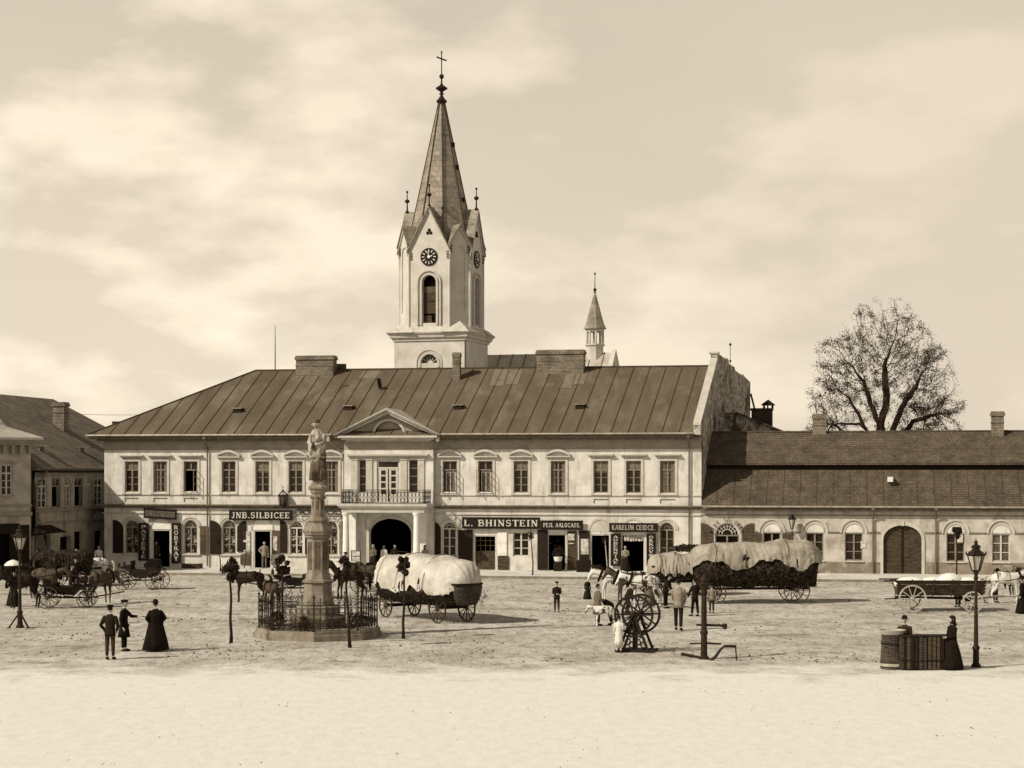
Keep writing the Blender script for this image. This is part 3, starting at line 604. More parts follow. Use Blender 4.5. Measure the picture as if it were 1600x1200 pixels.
shut_arch(840, 856, 828, 890, M_shut, 'sq'); shut_arch(887, 901, 830, 890, M_wood, 'sq'); shut_arch(905, 921, 829, 888, M_shut, 'sq', name='display_board'); shut_arch(908, 920, 842, 866, M_poster, 'sq', y=-.10, name='poster')
shut_arch(888, 898, 834, 844, M_poster, 'sq', y=-.10, name='poster'); shut_arch(380, 391, 830, 864, M_poster, 'sq', name='display_board'); shut_arch(376, 391, 866, 882, M_louv, 'sq', name='display_case'); shut_arch(425, 438, 829, 866, M_louv, 'sq', name='display_board')
shut_arch(428, 434, 838, 860, M_poster, 'sq', y=-.10, name='poster'); shut_arch(424, 432, 866, 882, M_poster, 'sq', name='display_case')
# lettered boards
def lboard(px0, px1, py0, py1, s, label, grp=None):
    v = -.14; pm = (px0 + px1) / 2; x0, x1 = U(px0, v), U(px1, v); z0, z1 = ZZ(pm, py1, v), ZZ(pm, py0, v)
    t = empty('shop_board', P0 + Vector((CA * (x0 + x1) / 2 + SA * v, -SA * (x0 + x1) / 2 + CA * v, z0)), -AZ, label, 'sign', grp)
    q = MB(); w = x1 - x0; q.box(-w / 2, w / 2, -.03, .03, 0, z1 - z0); q.box(-w / 2 - .03, -w / 2, -.04, .035, 0, z1 - z0); q.box(w / 2, w / 2 + .03, -.04, .035, 0, z1 - z0); q.build('board', M_sign, t)
    text(s, 'lettering', w * .50, (z1 - z0) * .9, M_lett, t, (0, -.04, (z1 - z0) / 2), vertical=True)
lboard(217, 232, 817, 876, 'PASTERIE', 'black door board with vertical letters left of the open doorway under the tilted sign', 'lettered boards beside the shop doors')
lboard(269, 282, 817, 880, 'ROBTRAT', 'black door board with vertical letters right of the open doorway under the tilted sign', 'lettered boards beside the shop doors')
lboard(955, 969, 834, 884, 'AOBENNIAE', 'black board with vertical letters left of the wide shop door hung with white goods', 'lettered boards beside the shop doors')
lboard(1011, 1024, 834, 884, 'ORROVKAC', 'black board with vertical letters right of the wide shop door hung with white goods', 'lettered boards beside the shop doors')
def sign(px0, px1, py0, py1, s, label, tw=.92, th=.62, v=-.22, tilt=0, m=None, lm=None):
    pm = (px0 + px1) / 2; x0, x1 = U(px0, v), U(px1, v); z0, z1 = ZZ(pm, py1, v), ZZ(pm, py0, v); w, h = x1 - x0, z1 - z0
    t = empty('shop_sign', P0 + Vector((CA * (x0 + x1) / 2 + SA * v, -SA * (x0 + x1) / 2 + CA * v, (z0 + z1) / 2)), -AZ, label, 'sign', 'name boards over the shops')
    t.rotation_euler = (0, tilt, -AZ)
    q = MB(); q.box(-w / 2, w / 2, -.03, .03, -h / 2, h / 2); q.build('board', m or M_sign, t)
    q = MB(); q.box(-w / 2 - .02, w / 2 + .02, -.05, .035, h / 2, h / 2 + .03); q.box(-w / 2 - .02, w / 2 + .02, -.05, .035, -h / 2 - .03, -h / 2)
    for x in (-w * .4, w * .4): q.box(x - .02, x + .02, .0351, .2, -.05, .05)
    q.build('frame', M_woodd, t); text(s, 'lettering', w * tw, h * th, lm or M_lett, t, (0, -.035, 0)); return t
sign(225, 276, 796, 810, 'BSWILKONDIZERB', 'small tilted black board with cramped brown letters over the leftmost doorway', .9, .6, tilt=R(3), lm=mat('dull_lettering', .16, .26, 6, 4))
sign(358, 457, 798, 812, 'JNB.SILBICEE', 'black name board reading SILBICEE under the iron bracket lantern', .92, .66)
sign(722, 844, 809, 825.5, 'L. BHINSTEIN', 'longest black name board reading BHINSTEIN in large cream capitals', .95, .60)
sign(845, 911, 814, 827, 'PEJL AALOCASS.', 'black board with small cream capitals joining the right end of the BHINSTEIN board', .88, .5)
sign(952, 1028, 818, 830.5, 'KARELIM CEIDCE.', 'black name board with dull letters above the wide shop door hung with white goods', .9, .6, lm=mat('dull_cream_lettering', .3, .42, 6, 4))
q = MB(); x = U(989)
for i in range(7): q.xzprism([(x - .55 + i * .17, 1.95), (x - .42 + i * .17, 1.9 + .1 * random.random()), (x - .40 + i * .17, 2.25), (x - .55 + i * .17, 2.26)], .0 + .02 * i, .02 + .02 * i)
q.build('hanging_goods', M_poster, bld)
# cornices, friezes
g = MB(); g.box(-.10, UA, -.08, -.002, 3.50, 3.56); g.box(UB, UR, -.08, -.002, 3.50, 3.56)
g.box(-.02, UA, -.06, -.002, 4.66, 4.72); g.box(UB, UR, -.06, -.002, 4.66, 4.72); g.build('string_course', M_trim, bld)
g = MB()
for a, b in ((-.12, UA), (UB, UR)):
    g.box(a, b, -.16, -.002, 3.86, 3.94); g.box(a, b, -.24, -.002, 3.94, 4.02); g.box(a, b, -.32, -.002, 4.02, 4.09)
g.box(-.30, -.12, -.30, 12, 3.94, 4.09); g.build('cornice', M_trimd, bld)
g = MB(); g.box(-.01, UA, -.012, -.002, 7.55, TOP); g.box(UB, UR, -.012, -.002, 7.55, TOP); g.box(0, UA, -.04, -.013, 7.50, 7.55); g.box(UB, UR, -.04, -.013, 7.50, 7.55); g.build('frieze', M_frieze, bld)
g = MB(); g.box(UA, UB, yb - .012, yb - .002, 7.5, TOP - .26); g.build('centre_frieze', M_frieze, bld)
# roof
EY, EZ, RY, RZ_ = -.78, 8.46, 8.6, 12.95; SK = .045
def FR(v): return UR + SK * v + max(0, v - 8.6) * .14
XH = U(400, RY); XR = lambda v: FR(v) - .45
th = .12
g = MB()
A = (-.85, EY, EZ); B = (XR(EY), EY, EZ); C = (XR(RY), RY, RZ_); D = (XH, RY, RZ_); E = (-.85, 17.8, EZ); Fp = (XR(17.8), 17.8, EZ)
dn = lambda p: (p[0], p[1], p[2] - th)
g.add([A, B, C, D, E, Fp] + [dn(p) for p in (A, B, C, D, E, Fp)], [(0, 1, 2, 3), (3, 2, 5, 4), (0, 3, 4), (6, 9, 8, 7), (9, 10, 11, 8), (6, 10, 9), (0, 6, 7, 1), (4, 5, 11, 10), (0, 4, 10, 6), (1, 7, 8, 2), (2, 8, 11, 5)])
rf = g.build('roof', M_roof, bld)
slope = (RZ_ - EZ) / (RY - EY)
g = MB(); x = -.4; k = 0
while x < XR(EY) - .3:
    t = min(1, (x + .85) / (XH + .85)); yt = EY + (RY - EY) * t
    xt = x + (SK * (yt - EY) * max(0, (x - XH) / (UR - XH)) if x > XH else 0)
    g.bar((x, EY - .01, EZ + .015), (xt, yt, EZ + slope * (yt - EY) + .015 ), .028, .045); x += 1.03 + .07 * random.uniform(-1, 1)
y = .4
while y < 17:
    t = min(1, (y - EY) / (RY - EY)) if y < RY else min(1, (17.8 - y) / (17.8 - RY))
    g.bar((-.86, y, EZ + .015), (-.85 + (XH + .85) * t, y, EZ + (RZ_ - EZ) * t + .015), .028, .045); y += 1.03
g.bar((XH, RY, RZ_ + .03), (XR(RY), RY, RZ_ + .03), .16, .08); g.bar((-.85, EY, EZ + .02), (XH, RY, RZ_ + .03), .12, .07)
g.build('roof_seams', M_seam, rf)
def onroof(px, py):          # point on the front slope under a pixel
    lo, hi = EY, RY
    for _ in range(40):
        v = (lo + hi) / 2
        if ZZ(px, py, v) > EZ + slope * (v - EY): lo = v
        else: hi = v
    return U(px, v), v, EZ + slope * (v - EY)
def sheet(px0, px1, py0, py1):
    cs = [onroof(a, b) for a, b in ((px0, py1), (px1, py1), (px1 + 8, py0), (px0 + 8, py0))]; q = MB(); q.add([(a, b, c + .02) for a, b, c in cs], [(0, 1, 2, 3)]); q.build('new_sheet', M_patch, rf)
sheet(765, 786, 578, 603); sheet(790, 809, 578, 601); sheet(874, 893, 585, 607); sheet(893, 912, 579, 601); sheet(560, 590, 580, 592)
for a, b in ((371, 641), (544, 637), (716, 636), (906, 635)):
    x, v, z = onroof(a, b + 3); q = MB(); q.box(x - .27, x + .27, v - .12, v + .5, z - .1, z + .22); q.build('roof_vent', M_shut, rf, loc=(0, 0, 0)); q = MB(); q.box(x - .32, x + .32, v - .2, v + .55, z + .22, z + .27); q.build('vent_cap', M_zinc, rf)
x, v, z = onroof(599, 608); q = MB(); q.bar((x - .2, v, z + .05), (x - .35, v + .1, z + .7), .3, .05); q.box(x - .2, x + .2, v - .1, v + .25, z - .05, z + .12); q.build('roof_hatch', M_shut, rf)
x, v, z = onroof(538, 604); q = MB(); q.box(x - .25, x + .25, v, v + .3, z - .05, z + .1); q.build('roof_hatch', M_seam, rf)
# chimneys
def chimney(par, x0, x1, y0, y1, z0, z1, m=None, cap=.07, name='chimney'):
    q = MB(); q.box(x0, x1, y0, y1, z0, z1 - .28); q.box(x0 - cap, x1 + cap, y0 - cap, y1 + cap, z1 - .28, z1 - .1); q.box(x0 - cap * .4, x1 + cap * .4, y0 - cap * .4, y1 + cap * .4, z1 - .1, z1)
    o = q.build(name, m or M_brick, par); q = MB(); q.box(x0 - .03, x1 + .03, y0 - .03, y1 + .03, z1 - .72, z1 - .64); q.build('chimney_band', m or M_brick, o); return o
vv = 8.0
chimney(rf, U(465, vv), U(523, vv), vv - .4, vv + .5, 12, ZZ(494, 556, vv)); chimney(rf, U(840, vv), U(913, vv), vv - .4, vv + .5, 12, ZZ(877, 547, vv)); chimney(rf, U(708, 7), U(719, 7), 6.8, 7.3, 11.4, ZZ(713, 551, 7), cap=.04)
q = MB(); q.box(U(525, 8.8), U(540, 8.8), 8.6, 9.0, 12.6, 13.35); q.build('ridge_box', M_seam, rf)
q = MB(); x = U(430, RY); q.tube([(x, RY, 12.8), (x, RY, 14.4), (x, RY, 16.0)], [.04, .03, .015], 6); q.build('lightning_rod', M_iron, rf)
# eaves: soffit, gutter, downpipes
g = MB(); g.box(-.80, XR(EY) + .05, EY + .05, -.013, 8.21, 8.30); g.box(-.80, -.001, -.013, 17, 8.21, 8.30); g.box(-.35, UR, -.35, -.0135, 8.08, 8.205); g.build('eaves_cornice', M_trimd, bld)
g = MB()
for a, b in ((-.85, U(518, EY)), (U(690, EY), XR(EY) + .1)): g.tube([(a, EY - .06, 8.42), (b, EY - .06, 8.42)], .065, 8)
g.tube([(-.92, EY, 8.42), (-.92, 17.8, 8.42)], .065, 8); g.build('gutter', M_zinc, bld)
def downpipe(par, x, z0, z1, y=-.12, kick=.6, m=None):
    q = MB(); q.tube([(x, y - kick, z1), (x, y - kick, z1 - .2), (x, y, z1 - .75), (x, y, z0)], .05, 8); q.box(x - .09, x + .09, y - kick - .09, y - kick + .09, z1 - .22, z1 - .02); o = q.build('downpipe', m or M_pipe, par)
downpipe(bld, U(325), .2, 8.4); downpipe(bld, U(1077), .2, 8.4)
q = MB(); x = U(519); q.tube([(x, -.85, 8.4), (x, -.85, 8.05), (U(534), -.14, 7.4), (U(534), -.14, .2)], .05, 8); q.box(x - .1, x + .1, -.95, -.75, 8.0, 8.3); q.build('downpipe', M_zinc, bld)
q = MB(); x = U(689); q.tube([(x, -.85, 8.4), (x, -.85, 8.05), (U(679), -.14, 7.4), (U(679), -.14, .2)], .05, 8); q.box(x - .1, x + .1, -.95, -.75, 8.0, 8.3); q.build('downpipe', M_zinc, bld)
# pediment
pl, pr, pa = U(520, -1.15), U(688, -1.15), U(603, -1.15); pz0 = 8.36; pz1 = ZZ(603, 637, -1.15)
g = MB(); pa = (pl + pr) / 2 * .5 + pa * .5
yv = EY + (pz1 - EZ) / slope
g.add([(pl, -1.15, pz0), (pa, -1.15, pz1), (pa, yv + .3, pz1), (pl + .1, EY + .15, pz0), (pr, -1.15, pz0), (pr - .1, EY + .15, pz0)], [(0, 1, 2, 3), (1, 4, 5, 2)])
g.build('pediment_roof', M_palet, bld)
g = MB(); rx = Vector((pr - pa, pz1 - pz0))
for k, (dy, dz, tt) in enumerate(((-1.17, 0, .10), (-1.08, .10, .10), (-.95, .22, .12))):
    for ex in (pl, pr):
        s = 1 if ex > pa else -1; L = abs(ex - pa); sl_ = (pz1 - pz0) / L; zo = dz + .012
        g.xzprism([(pa, pz1 - zo - tt), (ex - s * zo / sl_ * .9, pz0 - .0), (ex - s * zo / sl_ * .9, pz0 + .02), (pa, pz1 - zo)] if s < 0 else [(pa, pz1 - zo), (ex - s * zo / sl_ * .9, pz0 + .02), (ex - s * zo / sl_ * .9, pz0), (pa, pz1 - zo - tt)], dy, dy + .5)
g.build('raking_cornice', M_trim, bld)
g = MB(); g.box(pl + .25, pr - .25, -1.05, yb - .013, 8.22, 8.352); g.box(pl + .45, pr - .45, -.9, yb - .013, 8.10, 8.22); g.box(pl + .7, pr - .7, -.65, yb - .013, 8.0, 8.10); g.build('pediment_cornice', M_trim, bld)
g = MB(); lc = arch(pa, 1.8, 8.42, 8.42, 9.25, 14)[1:-1]
wall_holes(g, [(pl + .5, 8.36), (pa, pz1 - .25), (pr - .5, 8.36)], [lc], yb, .25); g.xzprism(list(reversed(arch(pa, 1.85, 8.40, 8.40, 9.28, 14)[1:-1])), yb + .25, yb + .3); g.build('tympanum', M_frieze, bld)
g = MB(); g.ring(lc, arch(pa, 2.1, 8.42, 8.42, 9.4, 14)[1:-1], yb - .06, yb - .003); g.build('lunette_moulding', M_trim, bld)
# fire wall at the right end, skewed a little outwards
g = MB()
def fw(v, z, o=0.0): return (FR(v) - .42 + o, v, z)
prof = [(.003, 0), (.003, 8.3), (-.55, 8.35), (-.45, 9.0), (8.2, 13.25), (8.25, 13.72), (8.9, 13.72), (10.6, 13.5), (10.7, 13.62), (11.3, 13.5), (11.4, 13.22), (12.9, 13.1), (13.0, 12.9), (15.1, 12.62), (15.2, 12.75), (15.6, 12.6), (17.2, 12.3), (17.2, 0)]
for pr_ in ([(.003, 0)] + prof[1:6] + [(8.6, 13.72), (8.6, 0)], [(8.6, 0), (8.6, 13.72)] + prof[6:]):
    n = len(pr_); g.add([fw(v, z) for v, z in pr_] + [fw(v, z, .42) for v, z in pr_], [tuple(range(n)), tuple(range(2 * n - 1, n - 1, -1))] + [(i, (i + 1) % n, (i + 1) % n + n, i + n) for i in range(n)])
g.build('fire_wall', M_gable, bld)
g = MB(); g.add([fw(-.5, 8.92, -.02), fw(-.5, 8.92, .44), fw(8.15, 13.33, .44), fw(8.15, 13.33, -.02), fw(-.5, 9.05, -.02), fw(-.5, 9.05, .44), fw(8.15, 13.45, .44), fw(8.15, 13.45, -.02)],
               [(0, 3, 2, 1), (4, 5, 6, 7), (0, 1, 5, 4), (1, 2, 6, 5), (2, 3, 7, 6), (3, 0, 4, 7)])
a = fw(8.1, 13.3, -.12); g.box(a[0], a[0] + .62, 8.16, 9.1, 13.725, 13.85); g.build('coping', M_trim, bld)
g = MB(); a = fw(12.6, 13.1); g.tube([(a[0] + .2, 12.6, 13), (a[0] + .2, 12.6, 14.6)], .02, 6); g.ball((a[0] + .2, 12.6, 14.6), .09, 8); g.ball((a[0] + .2, 12.6, 13.9 - .4), .08, 8); g.build('wall_rod', M_iron, bld)
# ornate painted medallion beside the portico, wall panel and small frame
g = MB(); x = U(664); g.lathe([(.01, 0), (.30, 0), (.34, .03), (.30, .06), (.26, .04), (.01, .04)], 18); o = g.build('medallion_sign', M_iron, None); o.location = P0 + Vector((CA * x + SA * -.12, -SA * x - CA * .12, ZZ(664, 822))); o.rotation_euler = (R(90), 0, -AZ)
tag(o, 'round dark ornamental plaque on the wall right of the portico column', 'sign')
g = MB()
for i in range(3):
    z = 2.4 - i * .55; g.tube([(x + .16 * math.cos(t) * (1 - t / 9), -.1, z + .2 * math.sin(t)) for t in [k * .6 for k in range(11)]], .035, 5)
o = g.build('painted_scrollwork', M_ironl, bld)
# bracket lantern
t = empty('bracket_lantern', P0 + Vector((CA * U(459, -.3) - SA * .3, -SA * U(459, -.3) - CA * .3, 0)), -AZ, 'large iron scroll bracket with hexagonal lantern projecting over the SILBICEE board', 'lantern')
g = MB(); 
for i in range(7):
    cx = .3 + i * .52; rr = .24
    g.tube([(cx + rr * math.cos(a) * (1 - a / 14), 0, 3.62 + rr * .95 * math.sin(a) * (1 - a / 14)) for a in [k * .5 for k in range(20)]], .028, 5)
    g.tube([(cx + .2 - .14 * math.cos(a) * (1 - a / 12), .02, 3.7 + .2 * math.sin(a) * (1 - a / 12)) for a in [k * .5 for k in range(16)]], .02, 5)
g.bar((0, 0, 3.88), (3.9, 0, 3.88), .05); g.bar((-.6, 0, 3.92), (.3, 0, 3.92), .05); g.bar((0, 0, 3.36), (3.7, 0, 3.36), .03); g.build('scroll_bracket', M_iron, t)
g = MB(); g.lathe([(.22, 4.0), (.26, 4.06), (.26, 4.1)], 6, (-.7, 0, 0)); 
for k in range(6):
    a = k * math.pi / 3; g.tube([(-.7 + .24 * math.cos(a), .24 * math.sin(a), 4.08), (-.7 + .30 * math.cos(a), .30 * math.sin(a), 4.68), (-.7, 0, 5.02)], .022, 5)
g.lathe([(.32, 4.64), (.32, 4.70)], 6, (-.7, 0, 0)); g.tube([(-.7, 0, 4.98), (-.7, 0, 5.25)], .02, 5); g.bar((-.77, 0, 5.17), (-.63, 0, 5.17), .02); g.tube([(-.7, 0, 3.9), (-.7, 0, 4.02)], .05, 6)
lf = g.build('lantern_frame', M_iron, t); g = MB(); g.lathe([(.21, 4.10), (.26, 4.64)], 6, (-.7, 0, 0)); g.build('lantern_glass', mat('smoky_glass', .05, .12, 4, 3, rough=.2), lf)
# ---------------------------------------------------------------- low building on the right (same frame of reference)
lo = empty('low_house', P0, -AZ, 'long low house with two tier shingle roof, arched windows and wide wooden gate', 'building')
L0, L1 = UR + .012, U(2060)
lw = [(1206, 'sq'), (1273, 'g'), (1334, 'g'), (1493, 'g'), (1564, 'c'), (1640, 'g'), (1705, 'g'), (1785, 'g'), (1865, 'c'), (1945, 'g'), (2020, 'g')]
gx, gw = U(1410), U(1440) - U(1380)
wx = U(1136)
holes = [arch(wx, 1.42, .95, 2.35, 3.08), arch(gx, gw, .125, 2.15, 2.98)]
for p, k in lw: holes.append(rect(U(p), 1.02, .88, 2.5))
g = MB(); wall_holes(g, [(L0, 0), (L0, 4.0), (L1, 4.0), (L1, 0)], holes, 0.0, .3)
g.box(L0, L1 - .3, 10.5, 10.8, 0, 4); g.box(L1 - .3, L1, .301, 10.8, 0, 4); g.add([(L1 - .3, .301, 4), (L1 - .3, 10.8, 4), (L1 - .3, 5.3, 8.5), (L1 - .02, .301, 4), (L1 - .02, 10.8, 4), (L1 - .02, 5.3, 8.5)], [(0, 1, 2), (5, 4, 3), (0, 2, 5, 3), (1, 4, 5, 2)]); g.build('wall', M_lowall, lo)
# damp plinth, broken by openings
g = MB(); xs_ = [L0, gx - gw / 2 - .2]; g.box(xs_[0], xs_[1], -.03, -.002, .1, .80); g.box(gx + gw / 2 + .2, L1, -.03, -.002, .1, .82); g.build('plinth', M_plinth, lo)
for p, k in lw:
    x = U(p); wo = window(lo, x, .88, 'grid', 1.02, 1.62, M_win if k != 'c' else M_winl, {'c': M_curt, 'sq': M_dark}.get(k))
    q = MB(); q.ring(arch(x, 1.02, 2.55, 2.55, 3.05), arch(x, 1.14, 2.55, 2.55, 3.12), -.05, -.002); q.build('inner_arch', M_trim, lo)
    q = MB(); q.ring(arch(x, 1.42, 2.52, 2.52, 3.26), arch(x, 1.60, 2.52, 2.52, 3.36), -.07, -.002); q.build('outer_arch', M_trim, lo)
    q = MB(); q.xzprism(list(reversed(arch(x, 1.0, 2.56, 2.56, 3.04))), -.015, -.002); q.build('lunette', M_wall, lo)
    q = MB(); q.box(x - .58, x + .58, -.11, -.031, .80, .875); q.build('sill', M_trim, lo)
wo = window(lo, wx, .95, 'grid', 1.42, 1.4, M_win, M_dark)
q = MB(); 
for i in range(1, 8):
    a = math.pi * i / 8; q.bar((wx + .3 * math.cos(a), .12, 2.4 + .28 * math.sin(a)), (wx + .66 * math.cos(a), .12, 2.4 + .66 * math.sin(a)), .035, .05, (0, 1, 0))
q.ring(arch(wx, .56, 2.38, 2.38, n=10), arch(wx, .64, 2.38, 2.38, n=10), .1, .15); q.ring(arch(wx, .96, 2.38, 2.38, n=10), arch(wx, 1.02, 2.38, 2.38, n=10), .1, .15); q.ring(arch(wx, 1.28, 2.36, 2.36, n=12), arch(wx, 1.41, 2.36, 2.36, n=12), .08, .17)
fo = q.build('fanlight', M_winl, wo); fo.location = (-wx, 0, -.95); q = MB(); q.xzprism(list(reversed(arch(wx, 1.40, 2.36, 2.36))), .17, .18); go = q.build('fanlight_glass', M_glass, lo)
def shl(px0, px1, py0, py1, side, par=lo):
    x0, x1 = U(px0), U(px1); pm = (px0 + px1) / 2; z0, z1 = ZZ(pm, py1), ZZ(pm, py0); w_ = x1 - x0; q = MB(); pts = [(x0, z0), (x1, z0)]
    h = .55; ar = [(math.sin(t), math.cos(t)) for t in [math.pi / 2 * i / 6 for i in range(7)]]
    if side == 'l': pts += [(x0 + w_ * s_, z1 - h + h * c_) for s_, c_ in reversed(ar)]
    elif side == 'r': pts += [(x1 - w_ * s_, z1 - h + h * c_) for s_, c_ in ar]
    else: pts += [(x1, z1), (x0, z1)]
    q.xzprism(pts, -.07, -.035); n = int((z1 - z0) / .085)
    for i in range(n):
        z = z0 + .05 + i * .085
        k = 1.0 if side == 'sq' or z < z1 - h else math.sqrt(max(.05, 1 - ((z - z1 + h) / h) ** 2))
        a, b = (x0 + .04, x0 + w_ * k - .04) if side != 'r' else (x1 - w_ * k + .04, x1 - .04)
        if b - a > .1: q.bar((a, -.08, z), (b, -.08, z), .03, .045)
    q.build('louvred_shutter', M_louv, par)
shl(1095, 1114, 817, 872, 'l'); shl(1159, 1178, 817, 868, 'r'); shl(1179, 1190, 833, 870, 'sq'); shl(1222, 1239, 833, 870, 'sq')
# arched lettering
for i, ch in enumerate('WINY ID OWOC'):
    if ch == ' ': continue
    a = math.pi * (1 - (.06 + .88 * i / 11)); r_ = .92
    o = text(ch, 'arched_letter', .10 if ch == 'I' else .17, .22, M_sign, lo, (wx + r_ * math.cos(a), -.10, 2.36 + r_ * math.sin(a) * .98), (R(90), 0, 0)); o.rotation_euler = (R(90), -(a - math.pi / 2), 0)
# gate
q = MB(); n = 26
pts = arch(gx, gw, .125, 2.15, 2.98, 14)
for s in (-1, 1):
    for i in range(n):
        z = .15 + i * .108; hw = gw / 2 if z < 2.15 else gw / 2 * math.sqrt(max(0, 1 - ((z - 2.1) / .84) ** 2))
        if hw < .25: continue
        x0, x1 = sorted((gx + s * .06, gx + s * (hw - .01))); q.box(x0, x1, .12 + .012 * random.random(), .17, z, z + .088)
q.xzprism(list(reversed(arch(gx, gw - .02, .13, 2.15, 2.97))), .171, .2); gt = q.build('gate', M_wood, lo)
q = MB(); q.box(gx - .058, gx + .058, .09, .17, .14, 2.9); q.build('gate_post', M_woodd, gt)
q = MB(); q.ring(arch(gx, gw, .12, 2.15, 2.98, 16), arch(gx, gw + .34, .12, 2.15, 3.2, 16), -.07, -.002); q.build('gate_surround', M_trim, lo)
q = MB(); q.box(gx - .1, gx + .1, -.12, -.071, 2.95, 3.28); q.build('keystone', M_trim, lo)
# string course pieces between the arches, plaster line, posters
xs_ = sorted([(U(p) - .80, U(p) + .80) for p, k in lw] + [(gx - gw / 2 - .18, gx + gw / 2 + .18), (wx - 1.12, wx + 1.12)])
a = L0
for x0, x1 in xs_ + [(L1, L1)]:
    if x0 - a > .15:
        q = MB(); q.box(a, x0, -.05, -.002, 2.50, 2.58); q.build('string_course', M_trimd, lo)
    a = x1
q = MB(); q.box(L0, L1, -.04, -.002, 3.52, 3.57); q.build('plaster_line', M_trimd, lo)
for x, z in ((U(1349), 1.6), (U(1500), 2.0)):
    q = MB(); q.box(x - .16, x + .16, -.03, -.004, z, z + .45); q.box(x - .1, x + .1, -.036, -.031, z + .12, z + .36); q.build('poster', M_poster, lo)
# roof: two tiers
LY0, LY1, LY2 = -.45, 2.5, 5.3; zE, zM, zM2, zR = 4.08, 6.30, 6.72, 8.62
lsk = lambda v: FR(v) + .02 if v > 0 else L0 + .02
g = MB(); g.add([(lsk(LY0), LY0, zE), (L1, LY0, zE), (L1, LY1, zM), (lsk(LY1), LY1, zM)], [(0, 1, 2, 3)]); g.add([(lsk(LY0), LY0, zE - .1), (L1, LY0, zE - .1), (L1, LY0, zE), (lsk(LY0), LY0, zE)], [(0, 1, 2, 3)])
lr = g.build('lower_roof', M_lroof, lo)
g = MB(); y1 = LY1 - .35
g.add([(lsk(y1), y1, zM2 - .05), (L1, y1, zM2 - .05), (L1, LY2, zR), (lsk(LY2), LY2, zR), (lsk(y1), y1, zM2 - .17), (L1, y1, zM2 - .17), (L1, LY2, zR - .15), (lsk(LY2), LY2, zR - .15), (L1, 11.2, 4.4), (lsk(11.2), 11.2, 4.4)], [(0, 1, 2, 3), (4, 7, 6, 5), (0, 4, 5, 1), (3, 2, 8, 9)]); g.build('upper_roof', M_lroof, lo)
g = MB(); g.box(lsk(2.6), L1, LY1 + .05, LY1 + .2, zM - .3, zM2 + .1); g.build('tier_wall', M_woodd, lo)
g = MB(); x = lsk(LY2) 
while x < L1: g.box(x, x + .36, LY2 - .1, LY2 + .1, zR - .03, zR + .05 + .02 * random.random()); x += .375
g.build('ridge_tiles', M_lroof, lo)
g = MB(); x = L0 + .9
while x < L1:
    g.bar((x, LY0, zE + .01), (x + .02, LY1, zM + .01), .03, .03); x += .98
g.build('roof_battens', M_seam, lr)
q = MB(); x = U(1391, 1.2); z = ZZ(1391, 749, 1.0); q.box(x - .16, x + .16, .9, 1.6, z - .15, z + .15); q.build('roof_hatch', M_white, lr)
g = MB(); g.tube([(L0 + .05, LY0 - .07, zE - .02), (L1, LY0 - .07, zE - .02)], .065, 8); g.build('gutter', M_zinc, lo)
g = MB(); g.box(L0, L1, -.35, -.013, 3.80, 3.93); g.build('eaves_cornice', M_trimd, lo)
for p in (1364, 1462): downpipe(lo, U(p), .15, 4.1, kick=.35)
chimney(lo, U(1270, 5.2), U(1291, 5.2), 5.0, 5.6, 8.2, ZZ(1280, 647, 5.2)); chimney(lo, U(1549, 5), U(1568, 5), 4.7, 5.3, 8.2, ZZ(1558, 643, 5), m=M_brick)
# wall behind with its brick chimney stack
rb = empty('rear_house', P0, -AZ, 'rough rear gable wall with brick chimney stack and small cap beside the fire wall', 'building')
v = 9.0; g = MB()
xa, xb, xc = U(1150, v), U(1240, v), FR(v) + .01
g.xzprism([(xc, 0), (xb, 0), (xb, ZZ(1240, 681, v)), (U(1185, v), ZZ(1185, 659, v)), (xa, ZZ(1150, 645, v)), (xc, ZZ(1148, 645, v))], v, v + .4); g.build('wall', M_gable, rb)
g = MB(); g.bar((xa, v - .08, ZZ(1150, 645, v) + .03), (xb, v - .08, ZZ(1240, 681, v) + .03), .5, .07); g.tube([(xa, v - .1, ZZ(1150, 645, v)), (xa - .05, v - .1, ZZ(1150, 645, v) - .3), (xa - .12, v - .1, 8)], .07, 6); g.build('verge', M_seam, rb)
x0, x1 = U(1174, 12), U(1206, 12); z0, z1 = ZZ(1190, 690, 12), ZZ(1190, 641, 12)
g = MB(); g.box(x0, x1, 12, 13.3, z0, z1); g.box(x0 - .08, x1 + .05, 11.95, 13.35, z1, z1 + .14); st = g.build('chimney_stack', M_brickd, rb)
x0, x1 = U(1192, 12), U(1208, 12); zc = ZZ(1200, 633, 12); g = MB()
for a in (x0, x1 - .12):
    for b in (12.05, 12.6): g.box(a, a + .12, b, b + .12, z1 + .14, zc)
g.box(x0 + .26, x0 + .36, 12.05, 12.15, z1 + .14, zc); g.lathe([(.62, zc), (.62, zc + .05), (.02, zc + .38)], 4, ((x0 + x1) / 2, 12.35, 0), .5); g.build('chimney_cap', M_woodd, st)
g = MB(); a_ = Vector((U(1173, 12), 12, ZZ(1173, 615, 12))); g.bar(a_, (U(1180, 12), 12, ZZ(1180, 643, 12)), .12); g.build('brace', M_woodd, rb)

